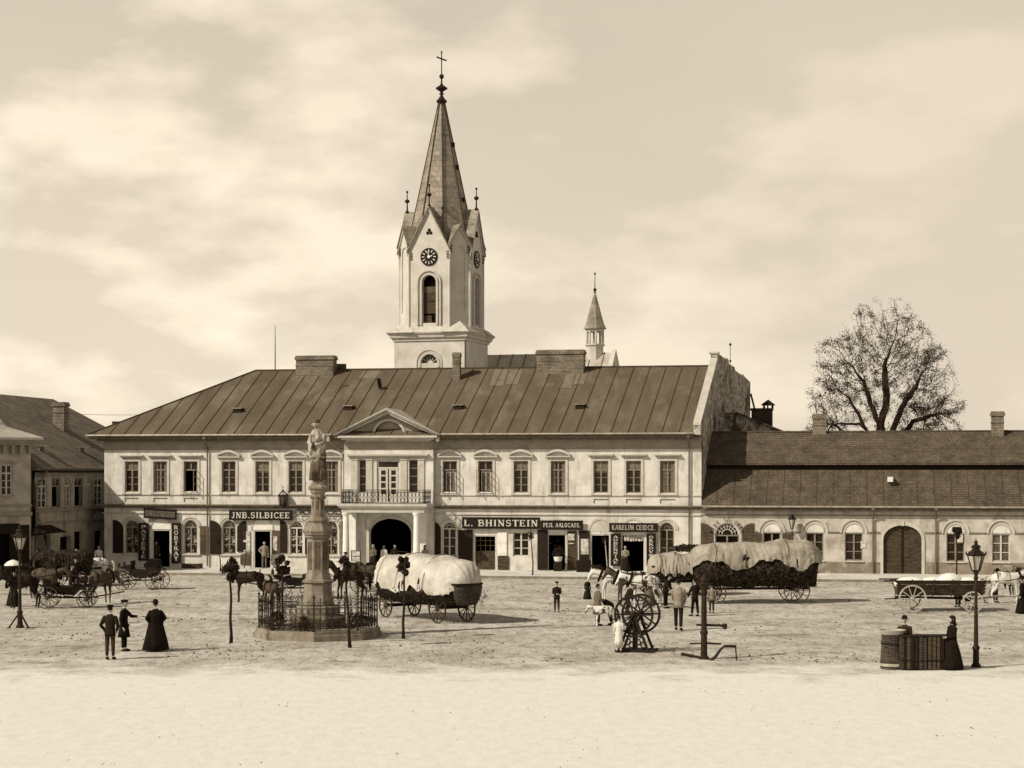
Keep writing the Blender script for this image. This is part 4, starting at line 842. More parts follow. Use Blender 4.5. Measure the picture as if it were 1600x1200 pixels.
# ---------------------------------------------------------------- houses at the left edge
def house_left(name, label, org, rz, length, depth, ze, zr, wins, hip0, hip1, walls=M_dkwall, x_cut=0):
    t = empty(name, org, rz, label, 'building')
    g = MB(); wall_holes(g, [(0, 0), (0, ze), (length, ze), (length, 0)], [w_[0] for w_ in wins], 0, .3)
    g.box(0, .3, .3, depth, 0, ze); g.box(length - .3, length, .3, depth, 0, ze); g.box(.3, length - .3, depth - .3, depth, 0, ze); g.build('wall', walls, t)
    for w_ in wins:
        pts, k = w_; xs2 = [p[0] for p in pts]; zs2 = [p[1] for p in pts]; cx = (min(xs2) + max(xs2)) / 2; ww = max(xs2) - min(xs2); hh = max(zs2) - min(zs2)
        if k == 'door':
            q = MB(); q.box(min(xs2), max(xs2), .3, .34, min(zs2), max(zs2)); q.build('doorway', M_dark, t)
        elif k == 'arch': window(t, cx, min(zs2), 'arch', ww, hh, M_winl, M_curt)
        elif k == 'openw':
            wo = window(t, cx, min(zs2), 'open', ww, hh, M_win, M_glass); q = MB(); q.box(-ww / 2, ww / 2, .3, .34, 0, hh); q.build('interior', M_dark, wo)
            q = MB(); q.box(ww * .05, ww * .42, .02, .06, .05, hh * .68); q.build('curtain', M_curt, wo)
        else: window(t, cx, min(zs2), 'tall', ww, hh, M_winl, M_glass)
        if k in ('tall', 'openw'):
            q = MB(); q.box(cx - ww / 2 - .12, cx + ww / 2 + .12, -.1, -.002, max(zs2) + .08, max(zs2) + .16); q.build('window_head', M_dktrim, t)
            q = MB(); q.box(cx - ww / 2 - .1, cx + ww / 2 + .1, -.1, -.002, min(zs2) - .09, min(zs2) - .01); q.build('sill', M_dktrim, t)
    o = .55; A, B, C, D = (-o, -o, ze), (length + o, -o, ze), (length + o, depth + o, ze), (-o, depth + o, ze); m = depth / 2
    R0, R1 = (hip0, m, zr), (length - hip1, m, zr); dn = lambda p: (p[0], p[1], p[2] - .14)
    g = MB(); g.add([A, B, C, D, R0, R1] + [dn(p) for p in (A, B, C, D)], [(0, 1, 5, 4), (1, 2, 5), (2, 3, 4, 5), (3, 0, 4), (6, 9, 8, 7), (0, 6, 7, 1), (1, 7, 8, 2), (2, 8, 9, 3), (3, 9, 6, 0)])
    return t, g
B0 = Vector((-28.6, 113.2, 0)); 
def bx(px):                  # distance along house B's facade
    d = Vector((math.cos(R(80)), math.sin(R(80)))); k = (px - 800) / F; return (k * B0.y - B0.x) / (d.x - k * d.y)
def bz(px, py): return CH - (py - HY) / F * (B0.y + bx(px) * math.sin(R(80)))
wins = []
for a, b, k in ((59, 74, 'tall'), (81, 95, 'openw'), (101, 111, 'arch'), (116.5, 130, 'openw'), (136.5, 144, 'arch'), (148, 161, 'tall')):
    x0, x1 = bx(a), bx(b); zb, zt = 3.95, 5.75
    wins.append((rect((x0 + x1) / 2, x1 - x0, zb, zt) if k != 'arch' else arch((x0 + x1) / 2, min(x1 - x0, 1.3), zb, zt - min(x1 - x0, 1.3) / 2), k))
for a, b, zt in ((51, 79, 2.3), (94, 111, 2.1), (116, 131, 2.35), (148, 162, 2.3)):
    x0, x1 = bx(a), bx(b); wins.append((rect((x0 + x1) / 2, x1 - x0, .15, zt), 'door'))
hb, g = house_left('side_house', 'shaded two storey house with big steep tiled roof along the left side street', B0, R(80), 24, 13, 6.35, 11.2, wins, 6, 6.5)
hr = g.build('roof', M_oldroof, hb)
g = MB(); g.box(0, 24, -.08, -.002, 3.0, 3.1); g.box(0, 24, -.12, -.002, 3.72, 3.84); g.build('string_course', M_dktrim, hb)
g = MB(); g.box(0, 24, -.4, -.002, 6.08, 6.2); g.build('eaves_board', M_woodd, hb)
g = MB(); g.tube([(-.5, -.62, 6.34), (24, -.62, 6.34)], .07, 6); g.tube([(.3, -.6, 6.3), (.3, -.5, 5.9), (-.1, -.12, 5.2), (-.1, -.12, .3)], .07, 6); g.build('gutter', M_pipe, hb)
chimney(hr, 11.2, 12.0, 3.0, 3.8, 8.0, 10.75)
for xx in (3.2, 9.5):
    g = MB(); g.bar((xx, 1.2, 7.75), (xx + .1, .4, 7.7), .8, .06); g.box(xx - .3, xx + .3, 1.0, 1.1, 7.3, 7.7); g.build('roof_hatch', M_oldroof, hr)
g = MB(); g.bar((bx(49), -.06, 2.35), (bx(49) + .01, -1.2, 2.5), .1); g.add([(bx(51), -.02, 2.9), (bx(79), -.02, 2.9), (bx(79), -1.1, 2.45), (bx(51), -1.1, 2.45)], [(0, 1, 2, 3)]); g.build('awning', M_woodd, hb)
wins = [(rect(14 - 1.55, .72, 4.75, 6.55), 'tall'), (rect(14 - 3.9, .72, 4.75, 6.55), 'tall'), (rect(14 - 6.2, .72, 4.75, 6.55), 'tall'), (rect(14 - 1.9, 1.6, .15, 2.6), 'door'), (rect(14 - 4.5, 1.3, .15, 2.6), 'door')]
a = R(44); c_ = Vector((-28.45, 111.6, 0)); 
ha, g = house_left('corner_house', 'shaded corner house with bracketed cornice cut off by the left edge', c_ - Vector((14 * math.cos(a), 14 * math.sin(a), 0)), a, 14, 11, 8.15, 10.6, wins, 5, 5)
g.build('roof', M_palet, ha)
g = MB(); g.box(-.1, 14.1, -.4, -.002, 7.85, 8.0); g.box(-.1, 14.1, -.25, -.002, 7.7, 7.85); g.box(0, 14.06, -.1, -.002, 3.55, 3.75); g.box(0, 14.04, -.08, -.002, 4.1, 4.2); g.build('cornice', M_dktrim, ha)
for i in range(14):
    g = MB(); x = 13.8 - i * .55; g.box(x - .09, x + .09, -.3, -.002, 7.2, 7.698); g.build('bracket', M_dktrim, ha)
g = MB(); g.box(12.6, 13.9, -.02, -.003, .15, 3.0); g.build('shop_front', M_woodd, ha)
g = MB(); g.add([(11.3, -.01, 3.1), (13.2, -.01, 3.1), (13.2, -1.3, 2.55), (11.3, -1.3, 2.55)], [(0, 1, 2, 3)]); g.build('awning', M_shut, ha)
hc, g = house_left('distant_house', 'roof of a distant house showing between the side house and the town house', AT(150, 880, 170) * 1, R(75), 12, 10, 8.4, 10.6, [], 4, 4)
hc.location.z = 0; hc.location = Vector(((122 - 800) / F * 160, 158, 0)); g.build('roof', M_oldroof, hc)
hd = empty('back_chimney', Vector(((187 - 800) / F * 150, 150, 0)), 0, 'low dark chimney head peeping over the left hip of the town house roof', 'chimney')
g = MB(); g.box(-.5, .6, 0, .6, 0, 9.95); g.build('shaft', M_brickd, hd); g = MB(); g.box(-.6, .7, -.1, .7, 9.95, 10.15); g.build('cap', M_brickd, hd)
g = MB(); a_ = AT(90, 645.5, 124); b_ = AT(222, 648, 127)
pts = [a_.lerp(b_, i / 10) - Vector((0, 0, .06 * (1 - (i / 5 - 1) ** 2))) for i in range(11)]; o = g.tube(pts, .012, 4).build('overhead_wire', M_iron); tag(o, 'thin overhead wire strung between the side house roof and the town house roof', 'wire')

# ---------------------------------------------------------------- church
TY = 150.0; TA = R(17.3); ts = 5.82; th_ = ts / 2
tw = empty('church', Vector(((690 - 800) / F * TY, TY, 0)), -TA, 'tall pale gothic church tower with clock faces and slate spire behind the town house', 'church')
zt = lambda py: CH - (py - HY) / F * (TY - 3)
g = MB(); wall_holes(g, [(-th_, 0), (-th_, 16.35), (th_, 16.35), (th_, 0)], [arch(0, 1.35, 14.0, 14.62, n=14)[1:-1]], -th_, .4)
g.box(-th_, -th_ + .3, -th_ + .41, th_, 0, 16.35); g.box(th_ - .3, th_, -th_ + .41, th_, 0, 16.35); g.box(-th_ + .3, th_ - .3, th_ - .3, th_, 0, 16.35); g.build('tower_base', M_tower, tw)
g = MB(); g.lathe([(.01, 0), (.66, 0), (.66, .05), (.01, .05)], 20); o = g.build('round_window', M_glass, tw, loc=(0, -th_ + .35, 14.62)); o.rotation_euler = (R(90), 0, 0)
g = MB()
for i in range(12):
    a = i * math.pi / 6; g.bar((.2 * math.cos(a), .2 * math.sin(a), .08), (.62 * math.cos(a), .62 * math.sin(a), .08), .05)
g.lathe([(.14, .06), (.22, .06), (.22, .1), (.14, .1)], 12); g.build('tracery', M_tower, o)
g = MB(); g.ring(arch(0, 1.38, 14.3, 14.62, n=16), arch(0, 1.75, 14.3, 14.62, n=16), -th_ - .07, -th_ - .002); g.ring(arch(0, 2.0, 14.3, 14.62, n=16), arch(0, 2.15, 14.3, 14.62, n=16), -th_ - .07, -th_ - .002); g.build('window_moulding', M_trim, tw)
def sq(g, r0, z0, r1, z1): g.lathe([(r0 * 1.41421, z0), (r1 * 1.41421, z1)], 4, (0, 0, 0), .5)
g = MB(); k = 1.41421
g.lathe([(r * k, z) for r, z in ((th_ + .1, 16.35), (th_ + .12, 16.5), (th_ + .28, 16.62), (th_ + .32, 16.8), (th_ + .45, 16.92), (th_ + .48, 17.02), (th_ + .02, 17.45))], 4, (0, 0, 0), .5); g.build('tower_cornice', M_trim, tw)
# octagonal shaft: wide main faces, narrow diagonals
b_ = 3.35 / 2; c8 = th_
octv = [(-b_, -c8), (b_, -c8), (c8, -b_), (c8, b_), (b_, c8), (-b_, c8), (-c8, b_), (-c8, -b_)]
zs0, zs1 = 17.3, 23.75
tops = {}
for i in range(8):
    p, q_ = Vector(octv[i]), Vector(octv[(i + 1) % 8]); d = (q_ - p); L = d.length; d.normalize(); ang = math.atan2(d.y, d.x); mid = (p + q_) / 2
    main = i % 2 == 0; zap = 26.75 if main else 25.35; zb = 23.55 if main else 24.0
    f = empty('t', (0, 0, 0)); bpy.data.objects.remove(f)
    M = Matrix.Translation((mid.x, mid.y, 0)) @ Matrix.Rotation(ang, 4, 'Z')
    g = MB(); g.T = M; hs = L / 2
    if main:
        hl = [arch(0, 1.15, 17.75, 20.9, n=12)]
        wall_holes(g, [(-hs, zs0), (-hs, zb), (0, zap), (hs, zb), (hs, zs0)], hl, 0, .4)
    else:
        wall_holes(g, [(-hs, zs0), (-hs, zb), (0, zap), (hs, zb), (hs, zs0)], [arch(0, .95, 18.6, 23.3, n=10)], 0, .09)
        g.xzprism(list(reversed(arch(0, .95, 18.6, 23.3, n=10))), .088, .1)
    fo = g.build('tower_face', M_tower, tw)
    # gable roof running back to the spire
    g = MB(); g.T = M; e = .14; zz = lambda x: zap - (zap - zb) * abs(x) / hs
    lx = hs + .12; ze_ = zap - (zap - zb) * lx / hs + .1; dep = 1.7 if main else 1.3
    for s in (-1, 1):
        vs = [(0, -.22, zap + .14), (s * lx, -.22, ze_), (s * lx * .9, .9 if main else .5, ze_ + .1), (0, dep, zap + .14)]
        g.add(vs + [(a, b, c - .16) for a, b, c in vs], [(0, 1, 2, 3), (4, 7, 6, 5), (0, 4, 5, 1), (1, 5, 6, 2)])
    g.build('gable_roof', M_spire, tw)
    g = MB(); g.T = M
    for s in (-1, 1): g.xzprism([(0, zap - .28), (0, zap - .02), (s * lx, ze_ - .16), (s * lx, ze_ - .42)] if s > 0 else [(0, zap - .02), (0, zap - .28), (s * lx, ze_ - .42), (s * lx, ze_ - .16)], -.12, -.003)
    g.build('gable_moulding', M_trim, fo)
    g = MB(); g.T = M
    for s in (-1, 1):
        for kk in range(3): g.box(s * (hs - .12) - .09 + 0, s * (hs - .12) + .09, -.14, -.003, zb - .35 - kk * .22, zb - .22 - kk * .22)
    g.build('corbels', M_trimd, fo)
    if main:
        g = MB(); g.T = M; g.xzprism(list(reversed(arch(0, 1.15, 17.75, 20.9, n=12))), .36, .38); go = g.build('louvre_opening', M_dark, fo)
        g = MB(); g.T = M
        for z0_, z1_ in ((17.75, 18.35), (18.5, 19.5), (19.6, 20.1)): g.box(-.5, .5 if z0_ > 18 else .12, .28, .33, z0_, z1_)
        g.box(-.57, .57, .2, .3, 19.5, 19.58); g.build('louvres', M_wood, fo)
        g = MB(); g.T = M; g.box(-.55, .55, .25, .3, 20.12, 20.6); g.build('louvre_board', M_louv, fo)
        g = MB(); g.T = M; g.ring(arch(0, 1.17, 17.6, 20.9), arch(0, 1.5, 17.6, 20.9), -.1, -.003); g.build('inner_moulding', M_trim, fo)
        g = MB(); g.T = M; g.ring(arch(0, 1.75, 17.6, 20.9), arch(0, 2.0, 17.6, 20.9), -.14, -.003); g.build('outer_moulding', M_trim, fo)
        if i in (0, 2):
            ck = MB(); ck.T = M @ Matrix.Translation((0, -.01, 22.9)) @ Matrix.Rotation(R(90), 4, 'X'); ck.lathe([(.01, 0), (.66, 0), (.7, .06), (.64, .1), (.62, .05), (.01, .05)], 24); co = ck.build('clock', M_shut, fo)
            ck = MB(); ck.T = M @ Matrix.Translation((0, -.08, 22.9)) @ Matrix.Rotation(R(90), 4, 'X')
            for j in range(12):
                a = j * math.pi / 6; ck.bar((.38 * math.cos(a), .38 * math.sin(a), 0), (.58 * math.cos(a), .58 * math.sin(a), 0), .06, .02)
            ck.build('clock_numerals', M_white, co)
            ck = MB(); ck.T = M @ Matrix.Translation((0, -.11, 22.9)) @ Matrix.Rotation(R(90), 4, 'X'); ck.bar((0, 0, 0), (-.08, .42, 0), .05, .02); ck.bar((0, 0, 0), (.28, .08, 0), .06, .02); ck.lathe([(.01, -.02), (.12, -.02), (.12, .02), (.01, .02)], 10); ck.build('clock_hands', M_white, co)
        g = MB(); g.T = M
        for a in (90, 210, 330): g.lathe([(.001, 0), (.13, 0), (.13, .02), (.001, .02)], 10, (0, 0, 0)) if 0 else g.ball((.15 * math.cos(R(a)), -.002, 24.85 + .15 * math.sin(R(a))), .13, 8)
        g.build('trefoil', M_shut, fo)
        g = MB(); g.T = M; g.tube([(0, .0, zap), (0, .0, zap + .9), (0, 0, zap + 1.8)], [.07, .05, .03], 6); g.ball((0, 0, zap + 1.0), .2, 10, .8); g.ball((0, 0, zap + 1.75), .1, 8); g.lathe([(.18, zap + .12), (.1, zap + .25)], 8); g.build('finial', M_ironl, fo)
    # corner shafts
    g = MB(); g.T = M; g.tube([(-hs, -.02, zs0), (-hs, -.02, 23.2)], .09, 6); g.build('corner_shaft', M_tower, fo)
    if i in (1, 7, 3): 
        g = MB(); g.T = M; g.add([(-hs - .9, 0, 17.0), (hs + .9, 0, 17.0), (0, -1.6, 17.0), (0, .3, 18.1)], [(0, 2, 3), (2, 1, 3), (0, 3, 1)]); g.build('broach', M_trim, fo)
g = MB(); rr = [(2.85, 23.2), (2.55, 24.6), (.25, 35.4)]
g.lathe(rr, 8, (0, 0, 0), .5); sp_ = g.build('spire', M_spire, tw)
g = MB()
for i in range(8):
    a = (i + .5) * math.pi / 4; g.bar((2.56 * math.cos(a), 2.56 * math.sin(a), 24.6), (.26 * math.cos(a), .26 * math.sin(a), 35.4), .09)
g.build('spire_hips', M_seam, sp_)
for z in (27.5, 30.1, 31.9):
    r_ = 2.55 - (z - 24.6) * 2.3 / 10.8; g = MB(); a = R(0); g.box(r_ * .92 - .1, r_ * .92 + .16, -.12, .12, z, z + .34); g.build('spire_vent', M_shut, sp_)
g = MB(); g.lathe([(.22, 35.3), (.4, 35.5), (.44, 35.62), (.3, 35.72), (.12, 36.0), (.1, 36.1), (.24, 36.15), (.12, 36.22), (.13, 36.35), (.46, 36.55), (.48, 36.63), (.15, 36.85), (.07, 37.0), (.06, 37.4)], 12); g.ball((0, 0, 37.55), .20, 10); g.tube([(0, 0, 37.6), (0, 0, 39.5)], .045, 6)
fi = g.build('spire_finial', M_ironl, sp_); g = MB(); g.bar((-.38, -.1, 39.1), (.38, .1, 38.8), .11); g.ball((0, 0, 39.5), .08, 8); g.build('cross', M_ironl, fi)
# nave roof with ridge turret
nv = empty('nave', Vector((0, 0, 0)), 0); bpy.data.objects.remove(nv)
def TL(px, Y):               # tower-local x,y of a column at distance Y
    p = Vector(((px - 800) / F * Y, Y, 0)) - tw.location; c, s = math.cos(TA), math.sin(TA); return p.x * c - p.y * s, p.x * s + p.y * c
x1, y1 = TL(958, 152); x0 = th_ - 1
yn = y1; zr = CH + (738 - 552) / F * 153; ze_ = zr - 4.4; hw = 4.2
g = MB(); g.add([(x0, yn - hw, ze_), (x1, yn - hw, ze_), (x1, yn, zr), (x0, yn, zr), (x0, yn + hw, ze_), (x1, yn + hw, ze_)], [(0, 1, 2, 3), (3, 2, 5, 4)]); nr = g.build('nave_roof', M_palet, tw)
g = MB(); x = x0
while x < x1: g.bar((x, yn - hw, ze_ + .02), (x, yn, zr + .02), .06, .05); x += 1.1
g.build('nave_roof_seams', M_roof, nr)
g = MB(); g.add([(x1 - .1, yn - hw, 0), (x1 - .1, yn + hw, 0), (x1 - .1, yn + hw, ze_), (x1 - .1, yn, zr + .25), (x1 - .1, yn - hw, ze_), (x1 + .25, yn - hw, 0), (x1 + .25, yn + hw, 0), (x1 + .25, yn + hw, ze_), (x1 + .25, yn, zr + .25), (x1 + .25, yn - hw, ze_)], [(0, 1, 2, 3, 4), (9, 8, 7, 6, 5), (0, 5, 6, 1), (1, 6, 7, 2), (2, 7, 8, 3), (3, 8, 9, 4), (4, 9, 5, 0)]); g.box(x0, x1 - .11, yn - hw + .2, yn + hw - .2, 0, ze_ - .01)
g.build('nave_wall', M_tower, tw)
x, y_ = TL(922, 151); y_ = yn; zf = lambda py: CH - (py - HY) / F * 151
g = MB(); g.lathe([(.68, zf(575)), (.68, zf(540)), (.80, zf(538)), (.80, zf(536))], 8, (x, y_, 0), .5)
for i in range(8):
    a = (i + .5) * math.pi / 4; g.tube([(x + .66 * math.cos(a), y_ + .66 * math.sin(a), zf(536)), (x + .66 * math.cos(a), y_ + .66 * math.sin(a), zf(514))], .085, 6)
g.lathe([(.70, zf(517)), (.76, zf(515)), (.76, zf(511)), (.2, zf(511))], 8, (x, y_, 0), .5, False); tr = g.build('ridge_turret', M_tower, nr)
g = MB(); g.lathe([(.95, zf(512)), (.72, zf(503)), (.08, zf(456))], 8, (x, y_, 0), .5); g.build('turret_roof', M_spire, tr)
g = MB(); g.tube([(x, y_, zf(458)), (x, y_, zf(436)), (x, y_, zf(421))], [.05, .03, .02], 6); g.ball((x, y_, zf(450)), .14, 8); g.lathe([(.03, 0), (.15, .06), (.03, .12)], 8, (x, y_, zf(455))); g.ball((x, y_, zf(425)), .09, 8); g.build('turret_finial', M_ironl, tr)

# ---------------------------------------------------------------- trees
import numpy as np
def tree(name, label, base, starts, blobs, natt, leafn, leaf, seed=3, step=.30, r_tip=.012, rmax=.6, kill=.42, infl=2.6, mat_leaf=None, expo=2.25):
    """space colonisation: branches grow towards attractor points that fill the crown's volume"""
    rng = np.random.default_rng(seed); t = empty(name, base, 0, label, 'tree')
    att = []
    while len(att) < natt:
        c, rad = blobs[rng.integers(len(blobs))]; p = rng.normal(size=3); p /= np.linalg.norm(p); p = p * rng.random() ** .45 * np.array(rad) + np.array(c)
        att.append(p)
    att = np.array(att); nodes = [np.array(starts[0][0], float)]; par = [-1]
    for poly in starts:
        prev = min(range(len(nodes)), key=lambda k: np.linalg.norm(nodes[k] - np.array(poly[0])))
        for q in poly[1:]:
            a = nodes[prev]; q = np.array(q, float); m = max(1, int(np.linalg.norm(q - a) / step))
            for j in range(1, m + 1):
                nodes.append(a + (q - a) * j / m + rng.normal(size=3) * .035); par.append(prev); prev = len(nodes) - 1
    P = np.array(nodes); alive = np.ones(len(att), bool); near = np.full(len(att), -1); nd = np.full(len(att), 1e9)
    new = np.arange(len(P))
    for it in range(90):
        d = np.linalg.norm(att[:, None, :] - P[None, new, :], axis=2); k = d.argmin(1); dm = d[np.arange(len(att)), k]; up = dm < nd; nd[up] = dm[up]; near[up] = new[k[up]]
        alive &= nd > kill
        act = alive & (nd < infl)
        if not act.any(): break
        add = []; ap = []
        for n_ in np.unique(near[act]):
            v = att[act & (near == n_)] - P[n_]; v /= np.linalg.norm(v, axis=1)[:, None]; v = v.mean(0) + rng.normal(size=3) * .14; v[2] += .05
            L = np.linalg.norm(v)
            if L < .05: continue
            q = P[n_] + v / L * step
            add.append(q); ap.append(n_)
        if not add: break
        new = np.arange(len(P), len(P) + len(add)); P = np.vstack([P, add]); par += ap
        if len(P) > 14000: break
    n_ = len(P); acc = np.zeros(n_); ch = [[] for _ in range(n_)]
    for i_ in range(1, n_): ch[par[i_]].append(i_)
    rad = np.zeros(n_)
    for i_ in range(n_ - 1, -1, -1):
        rad[i_] = (sum(rad[c] ** expo for c in ch[i_])) ** (1 / expo) if ch[i_] else r_tip
    rad = rad * 1.0; f = rmax / rad[0]; rad = np.where(rad > .05, .05 + (rad - .05) * (rmax - .05) / max(.01, rad[0] - .05), rad)
    g = MB(); stack = [(0, [0])]; seen = set()
    def chain(i0, c):
        pts = [i0, c]
        while ch[pts[-1]]:
            pts.append(max(ch[pts[-1]], key=lambda k: rad[k]))
        return pts
    todo = [(0, ch[0][0])] if ch[0] else []; todo = [(0, c) for c in ch[0]]
    while todo:
        a, c = todo.pop(); pts = chain(a, c)
        rs = [min(rad[pts[1]], rad[pts[0]])] + [rad[k] for k in pts[1:]]
        g.tube([P[k] for k in pts], [float(x) for x in rs], 8 if rs[0] > .2 else 5 if rs[0] > .06 else 3, False)
        for j in range(1, len(pts)):
            for c2 in ch[pts[j]]:
                if j + 1 < len(pts) and c2 == pts[j + 1]: continue
                todo.append((pts[j], c2))
    g.build('trunk', M_bark, t, smooth=True)
    lv = MB(); rnd = random.Random(seed); tips = [i_ for i_ in range(n_) if rad[i_] < .035]; done = 0
    while done < leafn:
        k = rnd.choice(tips); c = Vector(P[k]) + Vector((rnd.gauss(0, .17), rnd.gauss(0, .17), rnd.gauss(0, .14)))
        if noise.noise(c * .75) < rnd.gauss(.03, .12): done += .25; continue
        s_ = leaf * rnd.uniform(.5, 1.3); a = Vector((rnd.gauss(0, 1), rnd.gauss(0, 1), rnd.gauss(0, 1))).normalized(); b = a.cross(Vector((rnd.gauss(0, 1), rnd.gauss(0, 1), rnd.gauss(0, 1)))).normalized()
        lv.add([c - a * s_, c + b * s_ * .5, c + a * s_, c - b * s_ * .5], [(0, 1, 2, 3)]); done += 1
    lv.build('crown', mat_leaf or M_leafh, t); return t
bt = Vector(((1374 - 794) / F * 150, 150, 0))
tree('big_tree', 'large spreading half bare tree with forked trunk rising behind the low house roof', bt,
     [[(-.1, 0, 0), (-.2, 0, 6.5), (-.15, 0, 9.5), (.3, 0, 12), (.1, .2, 14.5)], [(-.1, 0, 0), (.35, .2, 6.5), (.75, .1, 9.5), (1.4, 0, 11), (2.6, -.2, 13)], [(-.2, 0, 6.5), (-1.3, .2, 9.5), (-2.6, .4, 12)], [(-.2, 0, 8.3), (-2.0, -.6, 9.9), (-4.4, -.6, 9.9)],
      [(.35, .2, 7), (2.6, .8, 10.2), (4.6, .6, 10.8)], [(-.2, 0, 6.5), (-2.2, .3, 8.6), (-3.9, .3, 9.9), (-4.8, .2, 8.9)], [(-.15, 0, 9.5), (-1.5, .4, 13.3)]],
     [((.2, 0, 16.9), (3.6, 3.2, 3.3)), ((-2.0, 0, 14.0), (3.1, 3.2, 3.3)), ((2.6, 0, 13.6), (3.1, 3.2, 3.4)), ((0, 0, 13), (4.6, 4, 4.0)), ((-4.0, 0, 11.4), (2.1, 2.6, 3.2)), ((4.2, 0, 11.2), (2.3, 2.6, 3.0)), ((-3.6, 0, 14.8), (2.1, 2.2, 2.2)), ((3.4, 0, 15.0), (2.0, 2.2, 2.0)), ((-4.8, 0, 9.5), (1.7, 1.4, 1.3)), ((5.0, 0, 9.8), (1.5, 1.4, 1.5))],
     5200, 48000, .062, seed=11)
bt2 = Vector(((1440 - 800) / F * 153, 153, 0))
tree('slender_tree', 'smaller thin branched tree low on the right flank of the big tree', bt2,
     [[(0, 0, 0), (-.1, 0, 8), (.3, 0, 10.5)], [(-.1, 0, 8.6), (1.6, .2, 10.4), (2.4, .2, 10.9)], [(-.1, 0, 7.8), (1.6, .3, 9.0), (2.7, .2, 8.6)], [(-.1, 0, 8.2), (-1.5, .2, 9.6)]],
     [((.4, 0, 10.8), (2.0, 2, 1.9)), ((-1.4, 0, 9.6), (1.4, 1.4, 1.2)), ((2.4, 0, 9.6), (.9, 1, 1.0))], 420, 2600, .08, seed=5, rmax=.24)
# ---------------------------------------------------------------- monument
MC = Vector(((497 - 800) / F * 70.0, 70.0, 0))
mo = empty('saint_monument', MC, R(2), 'tall octagonal sandstone column with robed saint statue inside an iron fence', 'monument')
def zm(py): return CH - (py - HY) / F * 70.0
PH = .5
def stage(nm, prof, m=None, n=8, ph=.5):
    g = MB(); g.lathe(prof, n, (0, 0, 0), ph); return g.build(nm, m or M_stone, mo)
stage('plinth', [(2.36, -.1), (2.36, .22), (2.30, .24), (2.30, .36)], M_stone, 8, .0)
stage('lower_step', [(1.05, .36), (1.05, .75), (.98, .80)], M_stoned); 
stage('upper_step', [(.86, .80), (.86, 1.12), (.80, 1.18)])
stage('base_block', [(.60, 1.18), (.62, 1.22), (.58, 1.27), (.56, 1.62)]); stage('base_moulding', [(.57, 1.62), (.54, 1.64), (.54, 1.98), (.62, 2.03), (.62, 2.10), (.50, 2.16), (.47, 2.36)])
ped = stage('pedestal', [(.43, 2.36), (.43, 3.64)])
for i in range(8):
    a = (i) * math.pi / 4; g = MB(); g.T = Matrix.Rotation(a, 4, 'Z'); ap = .43 * math.cos(math.pi / 8); h_ = .43 * math.sin(math.pi / 8) * .62
    for bx_ in ((ap - .01, ap + .012, -h_, h_, 2.5, 2.53), (ap - .01, ap + .012, -h_, h_, 3.5, 3.53), (ap - .01, ap + .012, -h_, -h_ + .02, 2.53, 3.5), (ap - .01, ap + .012, h_ - .02, h_, 2.53, 3.5)): g.box(*bx_)
    g.box(ap - .01, ap + .002, -h_ + .02, h_ - .02, 2.53, 3.5); g.build('panel', M_stoned, ped)
stage('pedestal_cornice', [(.44, 3.64), (.50, 3.70), (.50, 3.76), (.56, 3.80), (.57, 3.86), (.60, 3.90), (.60, 3.96), (.40, 4.22), (.36, 4.26)])
stage('column_foot', [(.36, 4.26), (.42, 4.29), (.42, 4.35), (.36, 4.42), (.30, 4.48), (.29, 4.52)])
cs = stage('shaft', [(.27, 4.52), (.25, 5.30)])
for i in range(8):
    a = i * math.pi / 4; g = MB(); g.T = Matrix.Rotation(a, 4, 'Z'); g.box(.21, .245, -.055, .055, 4.62, 5.05); g.ball((.25, 0, 5.16), .05, 6); g.build('shaft_relief', M_stoned, cs)
stage('capital', [(.26, 5.30), (.30, 5.36), (.31, 5.44), (.38, 5.50), (.38, 5.56), (.26, 5.66)])
stage('cushion', [(.26, 5.66), (.24, 5.74), (.20, 5.80)], M_stone, 12)
# the statue: cassock, surplice, head with cap, looking left
st = empty('t', (0, 0, 0)); bpy.data.objects.remove(st)
def folds(g, prof, n=28, amp=.06, k=9, c=(0, 0), seed=1, sx=1.0, sy=1.0, bias=None):
    vs = []; fs = []
    for j, (r, z) in enumerate(prof):
        for i in range(n):
            a = 2 * math.pi * i / n; rr = r * (1 + amp * math.sin(k * a + seed + j * .25) * (1 if j else 1) + amp * .6 * noise.noise((a * 2, z * 2, seed)))
            o = bias(z) if bias else (0, 0); vs.append((c[0] + o[0] + rr * math.cos(a) * sx, c[1] + o[1] + rr * math.sin(a) * sy, z))
    for j in range(len(prof) - 1):
        for i in range(n):
            a, b = j * n + i, j * n + (i + 1) % n; fs.append((a, b, b + n, a + n))
    fs.append(tuple(range(n - 1, -1, -1))); fs.append(tuple(range(len(vs) - n, len(vs)))); g.add(vs, fs); return g
g = MB(); folds(g, [(.29, 5.80), (.30, 5.9), (.27, 6.3), (.25, 6.8)], amp=.12, k=8, sx=1, sy=.8); g.build('cassock', M_stoned, mo, smooth=True)
g = MB(); folds(g, [(.27, 6.62), (.31, 6.64), (.28, 6.95), (.25, 7.25), (.24, 7.45), (.19, 7.62), (.08, 7.72), (.07, 7.78)], amp=.10, k=7, seed=4, sx=1, sy=.8, bias=lambda z: (-.03 * (z - 6.6), 0))
for pts, rs in (([(.20, -.02, 7.52), (.22, -.10, 7.2), (.02, -.26, 7.12), (-.10, -.27, 7.16)], [.09, .10, .07, .045]), ([(-.22, 0, 7.5), (-.30, -.10, 7.2), (-.20, -.25, 7.05), (-.1, -.27, 7.1)], [.09, .11, .09, .045])): g.tube(pts, rs, 8)
folds(g, [(.05, 6.75), (.10, 6.8), (.10, 7.1), (.05, 7.15)], n=12, c=(-.26, -.14), k=3)
g.build('statue', M_statue, mo, smooth=True)
